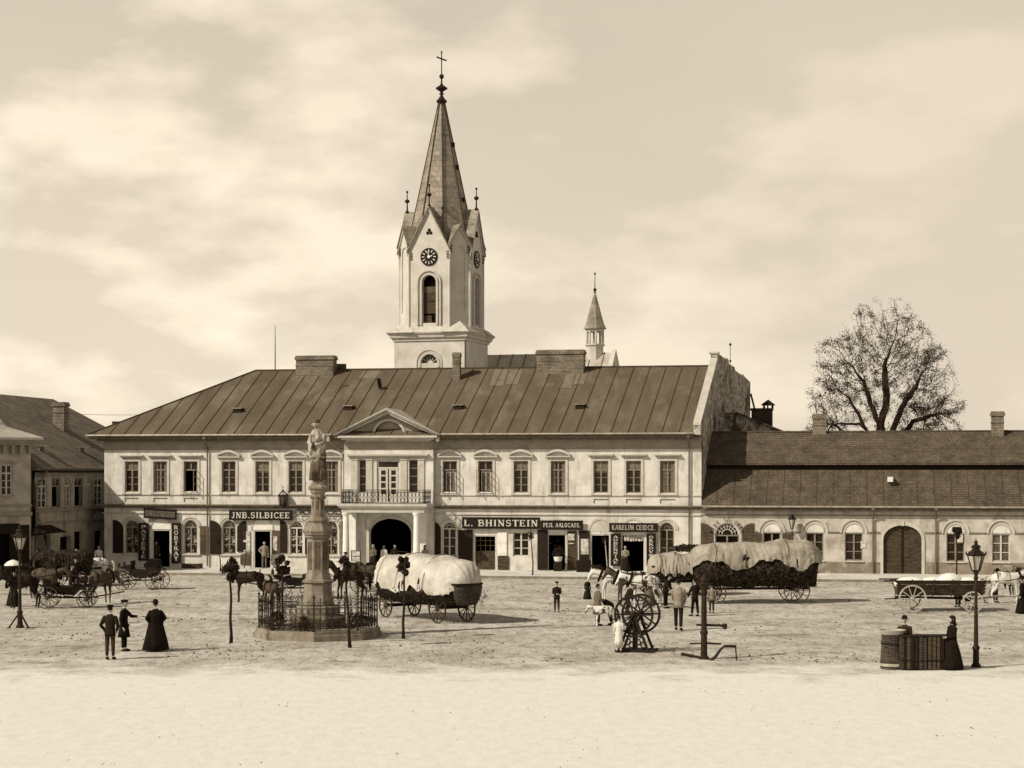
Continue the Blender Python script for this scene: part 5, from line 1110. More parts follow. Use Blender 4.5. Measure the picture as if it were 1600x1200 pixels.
g = MB(); g.ball((-.09, -.02, 7.90), .115, 12, 1.2); g.tube([(-.18, -.05, 7.90), (-.235, -.06, 7.87), (-.19, -.05, 7.85)], .02, 5); g.tube([(-.05, -.0, 7.78), (-.06, 0, 7.7)], .07, 8); g.build('head', M_statue, mo, smooth=True)
g = MB(); folds(g, [(.13, 7.93), (.15, 7.95), (.145, 8.02), (.10, 8.07), (.02, 8.08)], n=14, amp=.1, k=4, c=(-.08, -.01)); g.tube([(-.17, -.03, 8.0), (-.20, -.03, 8.1), (-.14, -.02, 8.17)], .02, 5); g.build('cap', M_stoned, mo)
g = MB(); folds(g, [(.09, 5.82), (.15, 5.9), (.13, 6.1), (.06, 6.2)], n=10, c=(-.16, -.22), k=3, amp=.2); g.build('relief_figure', M_stoned, mo)
g = MB(); folds(g, [(.09, 5.82), (.15, 5.9), (.12, 6.15), (.05, 6.25)], n=10, c=(.18, -.18), k=3, amp=.2); g.build('relief_figure', M_stoned, mo)
# fence round it
fe = empty('iron_fence', MC, R(2), 'low octagonal wrought iron fence with spiked posts standing on the monument plinth', 'fence')
def ov(i, r=2.12): a = i * math.pi / 4; return Vector((r * math.cos(a), r * math.sin(a), 0))
for i in range(8):
    g = MB(); p = ov(i); g.bar(p + Vector((0, 0, .36)), p + Vector((0, 0, 1.86)), .05); g.ball(p + Vector((0, 0, 1.92)), .05, 8, 1.2); g.tube([p + Vector((0, 0, 1.95)), p + Vector((0, 0, 2.12))], [.02, .004], 5); g.box(p.x - .05, p.x + .05, p.y - .05, p.y + .05, .36, .42); g.build('post', M_ironl, fe)
    q = ov(i + 1); g = MB(); dx = (q - p).normalized()
    for z in (.5, .86, 1.12, 1.42, 1.52): g.bar(p + Vector((0, 0, z)), q + Vector((0, 0, z)), .024, .024)
    nb = 7
    for k in range(1, nb):
        c = p.lerp(q, k / nb); hz = 1.78 if k % 2 else 1.66; g.bar(c + Vector((0, 0, .40)), c + Vector((0, 0, hz)), .028); g.tube([c + Vector((0, 0, hz)), c + Vector((0, 0, hz + .05)), c + Vector((0, 0, hz + .13))], [.012, .028, .002], 5)
    for k in range(nb):
        c = p.lerp(q, (k + .5) / nb)
        for z, rr in ((1.27, .11), (.68, .10), (1.62, .07)): g.tube([c + dx * rr * math.cos(t) + Vector((0, 0, z + rr * math.sin(t))) for t in [j * math.pi / 3 for j in range(7)]], .014, 3, False)
        g.bar(c + Vector((0, 0, .5)) - dx * .1, c + Vector((0, 0, .86)) + dx * .1, .012); g.bar(c + Vector((0, 0, .5)) + dx * .1, c + Vector((0, 0, .86)) - dx * .1, .012)
    g.build('railing', M_ironl, fe)
fe.scale = (1.03, 1.03, .80); fe.location.z = .36 * .20
# shrubs inside the fence
for i, (x, y, s, lb) in enumerate(((-1.45, -.9, .55, 'low leafy bush inside the fence at the left front'), (1.4, -.7, .5, 'low leafy bush inside the fence at the right front'), (-.3, -1.55, .42, 'small leafy bush inside the fence at its nearest corner'), (1.6, .6, .5, 'low leafy bush inside the fence at the right back'), (-1.6, .5, .5, 'low leafy bush inside the fence at the left back'))):
    g = MB(); rnd = random.Random(i)
    for k in range(170):
        a, b, r_ = rnd.uniform(0, 6.28), rnd.uniform(0, 1.5), s * .75 * rnd.random() ** .4; c = Vector((r_ * math.cos(a) * math.cos(b), r_ * math.sin(a) * math.cos(b), .36 + 1.5 * r_ * math.sin(b)))
        u_ = Vector((rnd.gauss(0, 1), rnd.gauss(0, 1), rnd.gauss(0, 1))).normalized() * .055; w_ = u_.cross(Vector((rnd.gauss(0, 1), 1, 0))).normalized() * .028; g.add([c - u_, c + w_, c + u_, c - w_], [(0, 1, 2, 3)])
    o = g.build('bush', M_leaf, None); t = o; o.location = MC + Vector((x, y, 0)); tag(o, lb, 'bush', 'bushes inside the monument fence')

# ---------------------------------------------------------------- pollard trees and saplings
def pollard(px, py, top, label, hr=.32, hh=.8, r=.075, lean=0.0, seed=1, name='pollard_tree'):
    p = G(px, py); s = F / p.y; H = (py - top) / s; t = empty(name, p, 0, label, 'tree', 'clipped young trees on the square'); g = MB(); rnd = random.Random(seed)
    n = 8; pts = [(lean * k / n + .015 * math.sin(k * 1.3 + seed), .02 * math.cos(k), (H - hh * .75) * k / n) for k in range(n + 1)]; pts[0] = (0, 0, -.05)
    g.tube(pts, [r * 1.0] + [r * .78 * (1 - .4 * k / n) for k in range(1, n + 1)], 8); top_ = Vector(pts[-1])
    for k in range(0):
        a = k * .9 + seed; g.tube([top_ - Vector((0, 0, .05)), top_ + Vector((hr * .5 * math.cos(a), hr * .5 * math.sin(a), hh * .35)), top_ + Vector((hr * .75 * math.cos(a), hr * .75 * math.sin(a), hh * .6))], [r * .5, r * .3, .01], 5)
    blobs = []
    for k in range(9):
        a = rnd.uniform(0, 6.28); z_ = hh * rnd.uniform(.0, .85); rr = hr * rnd.uniform(.2, .75) * (1 if z_ > hh * .2 else .5); c = top_ + Vector((rr * math.cos(a), rr * math.sin(a), z_)); blobs.append((c, hr * rnd.uniform(.28, .55)))
        g.tube([top_ - Vector((0, 0, .1)), top_.lerp(c, .5) + Vector((0, 0, .02)), c, c + (c - top_).normalized() * hr * .4 + Vector((0, 0, .08))], [r * .35, r * .22, .01, .004], 4)
    g.build('trunk', M_bark, t, smooth=True); g = MB()
    for k in range(1500):
        c, br = rnd.choice(blobs); d = Vector((rnd.gauss(0, 1), rnd.gauss(0, 1), rnd.gauss(0, 1))).normalized(); c = c + d * br * rnd.random() ** .45 * (1.35 if rnd.random() < .12 else 1)
        u_ = Vector((rnd.gauss(0, 1), rnd.gauss(0, 1), rnd.gauss(0, 1))).normalized() * .05; w_ = u_.cross(Vector((rnd.gauss(0, 1), 1, 0))).normalized() * .028
        g.add([c - u_, c + w_, c + u_, c - w_], [(0, 1, 2, 3)])
    g.build('crown', M_leaf, t); return t
pollard(361, 1004, 877, 'clipped young tree with dark bushy head at the left of the monument', .30, .75, lean=-.02, seed=1)
pollard(630, 998, 876, 'clipped young tree in front of the white covered hay wagon', .26, .62, .07, lean=.05, seed=2)
pollard(547, 1012, 874, 'clipped young tree just in front of the right side of the iron fence', .26, .8, .075, lean=-.15, seed=3)
pollard(441, 968, 874, 'clipped young tree behind the left side of the iron fence', .32, .75, .07, lean=.0, seed=5)
pollard(1495, 935, 826, 'clipped young tree behind the empty farm wagon near the right lamp', .30, .62, .06, seed=6)
for i, (px, py, top, lb) in enumerate(((832, 902, 832, 'thin sapling stake with a small tuft on the pavement before the BHINSTEIN shop'), (344, 897, 846, 'thin bare sapling on the pavement left of the clipped tree'), (948, 905, 838, 'thin pale stake on the pavement before the dark open shop'))):
    p = G(px, py); p.z = 0; H = (py - top) / (F / p.y); t = empty('sapling', p, 0, lb, 'tree', 'thin saplings on the pavement'); g = MB(); g.tube([(0, 0, -.05), (.03, 0, H * .3), (-.05, 0, H * .7), (-.1, 0, H * .92)], [.045, .035, .03, .02], 6); g.build('trunk', M_woodl if i == 2 else M_bark, t, smooth=True)
    rnd = random.Random(i); g = MB()
    for k in range(160 if i == 0 else 60):
        c = Vector((-.1 + rnd.gauss(0, .08), rnd.gauss(0, .08), H * .93 + rnd.gauss(0, .13))); u_ = Vector((rnd.gauss(0, 1), rnd.gauss(0, 1), rnd.gauss(0, 1))).normalized() * .05; w_ = u_.cross(Vector((0, 1, .3))).normalized() * .028; g.add([c - u_, c + w_, c + u_, c - w_], [(0, 1, 2, 3)])
    g.build('crown', M_leaf, t)

# ---------------------------------------------------------------- street lamps
M_lampglass = mat('lamp_glass', .30, .45, 3, 3, rough=.15, spec=.5)
def lamp(px, py, H, label, tripod):
    t = empty('street_lamp', G(px, py), 0, label, 'street lamp', 'gas lamps on the square'); g = MB()
    k = H / 4.0
    g.lathe([(.15, 0), (.15, .08), (.10, .14), (.095, .55), (.12, .58), (.12, .64), (.075, .70), (.06, 1.6), (.07, 1.63), (.055, 1.68), (.042, 2.75 * k), (.075, 2.8 * k), (.075, 2.86 * k), (.05, 2.9 * k), (.09, 3.02 * k), (.10, 3.06 * k)], 12); g.build('post', M_ironl, t, smooth=False)
    if tripod:
        for a in (R(205), R(335), R(90)):
            g = MB(); g.bar((0, 0, .62), (.42 * math.cos(a), .42 * math.sin(a), .02), .055); g.box(.42 * math.cos(a) - .06, .42 * math.cos(a) + .06, .42 * math.sin(a) - .04, .42 * math.sin(a) + .04, 0, .04); g.build('leg', M_ironl, t)
    z0, z1 = 3.06 * k, 3.56 * k; n = 6; lf = MB()
    for i in range(n):
        a = 2 * math.pi * i / n; lf.bar((.12 * math.cos(a), .12 * math.sin(a), z0), (.27 * math.cos(a), .27 * math.sin(a), z1), .028); lf.tube([(.27 * math.cos(a), .27 * math.sin(a), z1), (.31 * math.cos(a), .31 * math.sin(a), z1 + .05), (.30 * math.cos(a), .30 * math.sin(a), z1 + .12)], [.03, .03, .01], 5)
    lf.lathe([(.12, z0 - .02), (.14, z0), (.12, z0 + .03)], n); lf.lathe([(.25, z1 - .03), (.30, z1), (.28, z1 + .03), (.25, z1 + .0)], n, cap=False)
    lo_ = lf.build('lantern', M_iron, t); g = MB(); g.lathe([(.115, z0 + .03), (.252, z1 - .02)], n, cap=False); g.build('lantern_glass', M_lampglass, lo_)
    g = MB(); g.lathe([(.28, z1 + .03), (.13, z1 + .17), (.12, z1 + .22), (.16, z1 + .24), (.15, z1 + .28), (.06, z1 + .33), (.05, z1 + .37), (.07, z1 + .40), (.02, z1 + .46), (.008, z1 + .52)], n); g.build('lantern_roof', M_iron, lo_)
    return t
lamp(1525, 1043, 3.95, 'iron street lamp near the right edge standing beside the wooden vat', False)
lamp(31, 981, 4.0, 'iron street lamp on a tripod foot near the left edge', True)
t = empty('wall_lantern', P0 + Vector((CA * U(1238) , -SA * U(1238), 0)), -AZ, 'small pale lantern on a bracket fixed to the low house wall above the wagon', 'lantern')
g = MB(); g.tube([(0, 0, 2.3), (0, -.4, 2.45), (0, -.5, 2.75)], .03, 6); g.tube([(0, 0, 2.55), (0, -.3, 2.5)], .02, 5); g.build('bracket', M_iron, t)
g = MB()
for i in range(4):
    a = math.pi / 4 + i * math.pi / 2; g.bar((.09 * math.cos(a), -.5 + .09 * math.sin(a), 2.8), (.24 * math.cos(a), -.5 + .24 * math.sin(a), 3.3), .03)
g.lathe([(.26, 3.3), (.12, 3.5), (.02, 3.62)], 4, (0, -.5, 0)); g.lathe([(.1, 2.75), (.1, 2.8)], 4, (0, -.5, 0)); lf = g.build('lantern_frame', M_iron, t)
g = MB(); g.lathe([(.10, 2.8), (.23, 3.3)], 4, (0, -.5, 0)); g.build('lantern_glass', M_lampglass, lf)

# ---------------------------------------------------------------- water pump and flywheel pump
t = empty('water_pump', G(1100, 1030), 0, 'tall iron water pump column with spout and curved handle on the square', 'pump')
g = MB(); g.lathe([(.17, 0), (.17, .06), (.11, .12), (.10, .8), (.13, .84), (.13, .90), (.095, .96), (.09, 1.5), (.11, 1.54), (.09, 1.6), (.085, 2.1), (.13, 2.15), (.10, 2.25), (.14, 2.38), (.18, 2.45), (.10, 2.5), (.13, 2.62), (.04, 2.72), (.01, 2.8)], 12); g.build('column', M_ironl, t)
for a in range(6):
    pass
g = MB(); g.tube([(.08, 0, 1.12), (.55, 0, 1.10), (.68, 0, 1.06), (.69, 0, .98)], [.045, .04, .04, .05], 8); g.lathe([(.07, 1.0), (.07, 1.16)], 8, (.68, 0, 0)); g.tube([(-.25, 0, 1.12), (-.08, 0, 1.12)], .035, 6); g.build('spout', M_ironl, t)
g = MB(); g.bar((.05, 0, .52), (.55, 0, .50), .06); g.bar((-.45, .1, .50), (-.05, 0, .52), .05); g.build('crossbar', M_ironl, t)
g = MB(); g.tube([(.15, -.35, -.02), (.32, -.38, .10), (.50, -.4, .36), (.62, -.4, .46), (1.0, -.4, .46)], [.05, .05, .04, .04, .04], 8); g.tube([(.98, -.4, .46), (1.02, -.4, -.02)], .022, 6); g.build('handle', M_iron, t)
g = MB(); g.tube([(-.05, .1, .02), (-.35, .6, .05), (-.6, 1.3, .05)], .05, 6); g.build('drain_pipe', M_iron, t)

def wheel_mesh(r, nsp, tyre=.045, wid=.06, hub=.09, sp=.032):
    g = MB(); g.lathe([(r - tyre, -wid / 2), (r, -wid / 2), (r, wid / 2), (r - tyre, wid / 2), (r - tyre, -wid / 2)], 32, cap=False)
    g.lathe([(hub * .55, -wid * 1.4), (hub, -wid * .8), (hub, wid * .8), (hub * .55, wid * 1.4)], 12)
    for i in range(nsp):
        a = 2 * math.pi * i / nsp; g.bar((hub * .8 * math.cos(a), hub * .8 * math.sin(a), 0), ((r - tyre * .6) * math.cos(a), (r - tyre * .6) * math.sin(a), 0), sp, sp)
    return g
WM = {}
def wheel(par, x, y, r, n, m=None, turn=0.0, **kw):
    """wheel whose axle lies along the local y axis"""
    m = m or M_wood; k = (round(r, 2), n, m.name, tuple(kw.items()))
    if k not in WM:
        o = wheel_mesh(r, n, **kw).build('wheel', m, par); WM[k] = o.data
    else: o = link('wheel', WM[k], None, par)
    o.location = (x, y, r + .0); o.rotation_euler = (R(90), 0, turn); o.rotation_euler = (R(90), random.random(), turn); o.rotation_euler.y = 0; return o
fp = empty('wheel_pump', G(992, 1018), R(-14), 'iron pump stand with two big spoked flywheels beside the child in white', 'pump')
for x, y, in ((0, -.22), (.14, .40)):
    o = wheel_mesh(.68, 10, .075, .07, .12, .05).build('flywheel', M_iron, fp); o.location = (x, y, 1.27); o.rotation_euler = (R(90), 0, 0)
g = MB()
for y in (-.35, .55):
    g.bar((-.02, y, 1.3), (-.48, y, .05), .08); g.bar((.02, y, 1.3), (.52, y, .05), .08); g.bar((-.28, y, .55), (.30, y, .55), .06); g.bar((-.62, y, .04), (.70, y, .04), .10, .08)
    for a, b in ((-.18, .35), (.16, .35), (-.22, .18), (.2, .18)): g.tube([(a + .1 * math.cos(q), y, b + .1 * math.sin(q)) for q in [j * math.pi / 4 for j in range(9)]], .02, 5, False)
g.bar((-.55, -.35, .04), (-.55, .55, .04), .08); g.bar((.6, -.35, .04), (.6, .55, .04), .08); g.build('stand', M_iron, fp)
g = MB(); g.tube([(0, -.5, 1.27), (0, .6, 1.27)], .04, 8); g.lathe([(.09, .1), (.10, 1.1)], 10, (0, .05, 0)); g.tube([(0, -.32, 1.27), (-.30, -.34, 1.15), (-.30, -.5, 1.15)], .02, 6); g.build('axle', M_ironl, fp)
# ---------------------------------------------------------------- skinned bodies
def skin_into(mb, pts, rad, edges, root=0, sub=1):
    me = bpy.data.meshes.new('s'); me.from_pydata([tuple(p) for p in pts], edges, []); o = bpy.data.objects.new('s', me); col.objects.link(o)
    o.modifiers.new('skin', 'SKIN'); sv = me.skin_vertices[0].data
    for i, r_ in enumerate(rad):
        sv[i].radius = r_ if isinstance(r_, tuple) else (r_, r_); sv[i].use_root = (i == root)
    if sub: m_ = o.modifiers.new('sub', 'SUBSURF'); m_.levels = sub; m_.render_levels = sub
    bpy.context.view_layer.update(); ev = o.evaluated_get(bpy.context.evaluated_depsgraph_get()); em = ev.to_mesh()
    mb.add([v.co.copy() for v in em.vertices], [tuple(p.vertices) for p in em.polygons]); ev.to_mesh_clear()
    bpy.data.objects.remove(o); bpy.data.meshes.remove(me); return mb
def ell(g, rings, n=16, X=None, amp=0.0, k=7, seed=0):
    """closed loft of ellipses (cx, cy, z, rx, ry); X = transform"""
    vs = []; fs = []
    for (cx, cy, z, rx, ry) in rings:
        for i in range(n):
            a = 2 * math.pi * i / n; f = 1 + amp * math.sin(k * a + seed + z)
            p = Vector((cx + rx * math.cos(a) * f, cy + ry * math.sin(a) * f, z)); vs.append(X(p) if X else p)
    for j in range(len(rings) - 1):
        for i in range(n): a, b = j * n + i, j * n + (i + 1) % n; fs.append((a, b, b + n, a + n))
    fs.append(tuple(range(n - 1, -1, -1))); fs.append(tuple(range(len(vs) - n, len(vs)))); g.add(vs, fs); return g
def person(px, py, height, label, face=0, kind='man', coat='dark', legs='dark', hat='cap', lean=0, arms=None, stride=0.0, head=0, z0=0.0, pos=None, stick=False, group=None, sit=False, crouch=0.0):
    t = empty('person', (pos if pos is not None else G(px, py)) + Vector((0, 0, z0)), R(face), label, 'person', group, sc=height / 1.80)
    A = {'down': ((-.24, .03, 1.10), (-.24, -.05, .86)), 'pocket': ((-.29, .07, 1.12), (-.20, -.08, .96)), 'front': ((-.22, -.04, 1.12), (-.05, -.22, 1.08)), 'reach': ((-.22, -.18, 1.20), (-.17, -.42, 1.20)),
         'hip': ((-.33, .10, 1.16), (-.19, -.04, 1.00)), 'lift': ((-.24, -.14, 1.22), (-.15, -.24, 1.45)), 'lower': ((-.21, -.16, 1.10), (-.14, -.34, .92))}
    al, ar = (arms or ('down', 'down')); la = [Vector(p) for p in A[al]]; ra = [Vector((-p[0], p[1], p[2])) for p in A[ar]]
    hz = .93 - crouch; lr_ = R(lean)
    def X(p):                           # lean the upper body about the hips, lower it when crouching
        p = Vector(p)
        if p.z <= .93 and lean: 
            f = max(0, (p.z - .6) / .33) if p.z > .6 else 0
            q = p.copy(); q.z -= crouch * max(0, min(1, (p.z - .1) / .8)); return q
        q = p - Vector((0, 0, .93)); q = Matrix.Rotation(lr_, 3, 'X') @ q; return q + Vector((0, .10 * math.sin(lr_), hz))
    P_ = []; Rd = []; E = []
    def nd(p, r_, par=None, x=True):
        P_.append(X(p) if x else Vector(p)); Rd.append(r_)
        if par is not None: E.append((par, len(P_) - 1))
        return len(P_) - 1
    pel = nd((0, 0, .93), .125); sp = nd((0, 0, 1.12), .105, pel); ch = nd((0, .0, 1.32), (.13, .12), sp); nk = nd((0, 0, 1.47), .052, ch); nd((0, -.01, 1.56), .055, nk)
    hands = []
    for sx, (el, wr) in ((-1, la), (1, ra)):
        sh = nd((sx * .165, 0, 1.38), .062, ch); e_ = nd(el, .045, sh); w_ = nd(wr, .030, e_); d = (wr - el).normalized(); pm = nd(wr + d * .06, (.036, .022), w_)
        hands.append((X(wr), (X(wr + d) - X(wr)).normalized()))
        side = d.cross(Vector((0, 1, .2))).normalized()
        for k in range(4):
            f1 = nd(wr + d * .115 + side * (.030 - .020 * k) + Vector((0, -.004, 0)), .009, pm); nd(wr + d * (.16 - .01 * abs(k - 1)) + side * (.028 - .019 * k) + Vector((0, -.022, 0)), .007, f1)
        th1 = nd(wr + d * .07 + Vector((0, -.04, 0)), .010, pm); nd(wr + d * .105 + Vector((0, -.05, 0)), .008, th1)
    L = []
    for sx in (-1, 1):
        s = stride * sx; hip = (sx * .09, 0, .88 - crouch); kn = (sx * .10, -abs(s) * .10 - s * .5 - crouch * .8, .50 - crouch * .3); an = (sx * .105, -s + (.05 if crouch else 0), .09); to = (sx * .12, -s - .15 + (.05 if crouch else 0), .035)
        h_ = nd(hip, .085, pel, False); k_ = nd(kn, .056, h_, False); a_ = nd(an, .038, k_, False); nd(to, .032, a_, False); L.append((hip, kn, an, to))
    g = MB(); skin_into(g, P_, Rd, E)
    # head
    hc = Vector((0, -.015, 1.655)); Hd = Matrix.Rotation(R(head), 3, 'Z')
    def HX(p): return X(hc + Hd @ (Vector(p)))
    vs = []; fs = []; n = 14; rows = 10
    for j in range(rows + 1):
        th = math.pi * j / rows
        for i in range(n):
            a = 2 * math.pi * i / n; x, y, z = .078 * math.sin(th) * math.cos(a), .098 * math.sin(th) * math.sin(a), -.120 * math.cos(th)
            fr = max(0, -math.sin(a)) * math.sin(th)
            if z < -.03: x *= 1 - .25 * min(1, (-z - .03) / .08); y = y * (1 - .18 * min(1, (-z - .03) / .08)) - .012
            if fr > .8 and abs(z) < .035: y -= .0 if z > .01 else .022 * (1 - abs(z + .012) / .04)      # nose
            if fr > .55 and .005 < z < .035 and abs(x) > .02: y += .010                                  # eye sockets
            vs.append(HX((x, y, z)))
    for j in range(rows):
        for i in range(n): a, b = j * n + i, j * n + (i + 1) % n; fs.append((a, b, b + n, a + n))
    g.add(vs, fs)
    for sx in (-1, 1):
        c = HX((sx * .08, .01, .0)); g.ball(c, .022, 6, 1.4)
    g.tube([HX((0, -.098, .02)), HX((0, -.122, -.018)), HX((0, -.100, -.026))], [.008, .014, .010], 5)
    g.build('body', M_skin, t, smooth=True)
    g = MB()
    for sx in (-1, 1): g.ball(HX((sx * .028, -.088, .018)), .009, 6)
    g.tube([HX((-.022, -.092, -.055)), HX((0, -.099, -.054)), HX((.022, -.092, -.055))], .005, 4); g.build('face_features', M_hair, t)
    # hair
    g = MB(); vs = []; fs = []
    for j in range(7):
        th = math.pi * (.42 + .58 * j / 6)
        for i in range(14):
            a = 2 * math.pi * i / 14; back = math.sin(a) > -.35; t_ = th if back else max(th, math.pi * .70)
            vs.append(HX((.086 * math.sin(t_) * math.cos(a), .106 * math.sin(t_) * math.sin(a) + .004, -.126 * math.cos(t_) + (.0 if back else .0))))
    for j in range(6):
        for i in range(14): a, b = j * 14 + i, j * 14 + (i + 1) % 14; fs.append((a, b, b + 14, a + 14))
    g.add(vs, fs); g.build('hair', M_hair, t, smooth=True)
    # hat
    if hat and hat != 'none':
        g = MB(); HH = lambda p: HX(p)
        if hat == 'cap': ell(g, [(0, .0, .055, .092, .112), (0, .0, .085, .118, .135), (0, .005, .115, .112, .130), (0, .01, .135, .06, .075)], 14, HH); ell(g, [(0, -.10, .050, .06, .06), (0, -.10, .060, .06, .06)], 10, HH)
        elif hat == 'bowler': ell(g, [(0, 0, .055, .145, .165), (0, 0, .066, .150, .17), (0, 0, .068, .094, .112), (0, 0, .13, .092, .108), (0, 0, .165, .06, .075), (0, 0, .172, .02, .03)], 16, HH)
        elif hat == 'brim': ell(g, [(0, 0, .045, .19, .20), (0, 0, .056, .195, .205), (0, 0, .060, .094, .112), (0, 0, .15, .085, .10), (0, 0, .165, .05, .06)], 16, HH, .04, 3)
        elif hat == 'scarf': ell(g, [(0, .03, -.14, .085, .085), (0, .03, -.08, .100, .10), (0, .028, .0, .100, .108), (0, .02, .07, .098, .112), (0, .012, .115, .070, .085), (0, .01, .135, .03, .04)], 14, HH); ell(g, [(0, .10, -.24, .02, .02), (0, .12, -.18, .09, .05), (0, .08, -.08, .08, .06)], 10, HH)
        g.build({'cap': 'cap', 'bowler': 'hat', 'brim': 'hat', 'scarf': 'headscarf'}[hat], {'scarf': M_cl['dark' if coat != 'white' else 'tan']}.get(hat, M_cl['black']) if hat != 'scarf' or coat != 'grey' else M_cl['tan'], t, smooth=hat != 'brim')
    # coat / dress
    mc = M_cl[coat]; ml = M_cl[legs]; g = MB()
    up = [(0, 0, 1.0, .165, .125), (0, 0, 1.12, .16, .12), (0, -.005, 1.27, .19, .135), (0, 0, 1.37, .195, .12), (0, 0, 1.44, .13, .09), (0, 0, 1.49, .07, .068)]
    if kind in ('man', 'boy'): low = [(0, 0, .78, .185, .145), (0, 0, .88, .175, .14)]
    elif kind == 'coat': low = [(0, 0, .50, .25, .21), (0, 0, .75, .21, .165), (0, 0, .90, .18, .14)]
    elif kind == 'cassock': low = [(0, 0.02, .07, .46, .40), (0, .02, .35, .40, .33), (0, .01, .65, .33, .26), (0, 0, .90, .27, .19)]; up = [(0, 0, 1.0, .26, .18), (0, 0, 1.15, .27, .18), (0, 0, 1.30, .28, .17), (0, 0, 1.37, .24, .15), (0, 0, 1.43, .14, .10), (0, 0, 1.49, .075, .07)]
    elif kind == 'smock': low = [(0, 0, .32, .22, .19), (0, 0, .6, .20, .17), (0, 0, .88, .175, .14)]
    else: low = [(0, .02, .05, .36, .34), (0, .02, .3, .31, .29), (0, .01, .6, .26, .23), (0, 0, .85, .20, .17), (0, 0, .97, .165, .13)]
    if kind == 'woman': up[0:1] = [(0, 0, 1.03, .15, .12)]
    if kind in ('woman',) and legs != coat:
        sk = MB(); ell(sk, low + [(0, 0, 1.04, .152, .122)], 26, X, .07, 8, px); sk.build('skirt', ml, t, smooth=True); ell(g, [(0, 0, .93, .175, .14)] + up, 16, X)
    else: ell(g, low + up, 26, X, .03 if kind in ('man', 'boy') else .06, 7, px)
    for sx, (el, wr) in ((-1, la), (1, ra)):
        g.tube([X((sx * .13, 0, 1.40)), X((sx * .185, 0, 1.37)), X((Vector((sx * .185, 0, 1.37)) + el) / 2), X(el), X((el + wr) / 2), X(wr)], [.06, .075, .068, .060, .052, .046], 10)
    g.build({'man': 'jacket', 'boy': 'jacket', 'coat': 'coat', 'cassock': 'cloak', 'woman': 'dress', 'smock': 'smock'}[kind], mc, t, smooth=True)
    if kind in ('man', 'boy', 'coat', 'smock') :
        g = MB(); pp = [Vector((0, 0, hz + .03))]; rr = [.14]; ee = []
        for (hip, kn, an, to) in L:
            i0 = len(pp); pp += [Vector(hip) + Vector((0, 0, -.04)), Vector(kn), Vector(an) + Vector((0, 0, .02))]; rr += [.10, .074, .060]; ee += [(0, i0), (i0, i0 + 1), (i0 + 1, i0 + 2)]
        skin_into(g, pp, rr, ee); g.build('trousers', ml, t, smooth=True)
    for (hip, kn, an, to) in L:
        g = MB(); a = Vector(an); b = Vector(to); g.tube([a + Vector((0, .035, -.045)), a + Vector((0, 0, -.03)), a.lerp(b, .5) + Vector((0, 0, -.01)), b, b + (b - a).normalized() * .03], [.035, .052, .046, .040, .02], 8); g.build('shoe', M_hair, t, smooth=True)
    if stick:
        p_, d = hands[1]; g = MB(); g.tube([p_ + d * .07, p_ + d * .07 + Vector((0, -.75, .0 if stick == 1 else -.3))], .014, 5); o = g.build('walking_stick', M_woodd, None); o.parent = None
        o.matrix_world = Matrix.Translation(t.location) @ Matrix.Rotation(R(face), 4, 'Z') @ Matrix.Scale(height / 1.8, 4); tag(o, stick_lab, 'stick')
    return t
stick_lab = 'thin stick held out to the right by the boy in the round cap'
person(172, 1031, 1.80, 'man in dark jacket seen from behind, nearest of the pair at the lower left', face=172, coat='dark', legs='brown', arms=('pocket', 'pocket'))
person(194, 1018, 1.78, 'boy in round cap holding out a stick, behind the man at the lower left', face=80, kind='coat', coat='black', legs='black', arms=('down', 'reach'), stick=1)
person(243, 1018, 1.76, 'figure in wide flaring dark cloak walking away at the lower left', face=200, kind='cassock', coat='black', legs='black', hat='bowler', arms=('hip', 'hip'))
person(870, 957, 1.36, 'boy in dark jacket and cap standing alone in the middle of the square', face=5, kind='boy', coat='dark', legs='brown', arms=('front', 'front'))
person(918, 937, 1.05, 'small child in a dark dress at the heads of the white horses', face=20, kind='woman', coat='dark', legs='dark', hat='brim')
person(934, 978, 1.70, 'person in long grey coat watching the calf', face=110, kind='coat', coat='grey', legs='dark', hat='none', arms=('front', 'down'))
person(955, 977, 1.62, 'man bending low over the calf', face=285, coat='dark', legs='dark', hat='cap', lean=62, arms=('lower', 'lower'), crouch=.08)
person(967, 1020, 1.28, 'small child in a long white smock beside the flywheel pump', face=150, kind='smock', coat='white', legs='white', hat='none', arms=('front', 'down'))
person(1014, 946, 1.60, 'person in grey dress and brimmed hat bending behind the flywheels', face=280, kind='woman', coat='brown', legs='grey', hat='brim', lean=25, arms=('lower', 'lower'))
person(1060, 985, 2.02, 'tall man in white shirt seen from behind beside the pump', face=165, coat='tan', legs='dark', hat='none', arms=('lower', 'lower'), stride=.12)
person(1040, 951, 1.62, 'man in dark waistcoat bending at the flank of the spotted horse', face=60, coat='dark', legs='black', hat='brim', lean=22, arms=('reach', 'lower'))
person(980, 957, 1.5, 'person in dark clothes crouching between the horses and the flywheel pump', face=120, coat='dark', legs='dark', hat='none', lean=35, arms=('lower', 'lower'), crouch=.15)
person(1086, 963, 1.62, 'man in dark jacket facing the loaded wagon behind the water pump', face=215, coat='dark', legs='black', arms=('front', 'lower'), stride=.1)
person(1112, 958, 1.28, 'child in tan jacket standing right of the water pump', face=190, kind='boy', coat='tan', legs='brown', hat='cap')
person(1497, 949, 1.50, 'man in dark coat leaning on the side of the empty farm wagon', face=200, kind='coat', coat='black', legs='black', lean=18, arms=('reach', 'reach'))
person(1555, 942, 1.62, 'man in dark clothes beside the shafts of the empty farm wagon', face=120, kind='man', coat='black', legs='black', hat='brim', lean=12, arms=('reach', 'lower'))
person(1597, 959, 1.62, 'woman in black dress cut by the right edge', face=250, kind='woman', coat='black', legs='black', hat='brim')
person(1319, 897, 1.20, 'small dark figure against the low house wall left of the wide gate', face=0, kind='woman', coat='black', legs='black', hat='scarf')
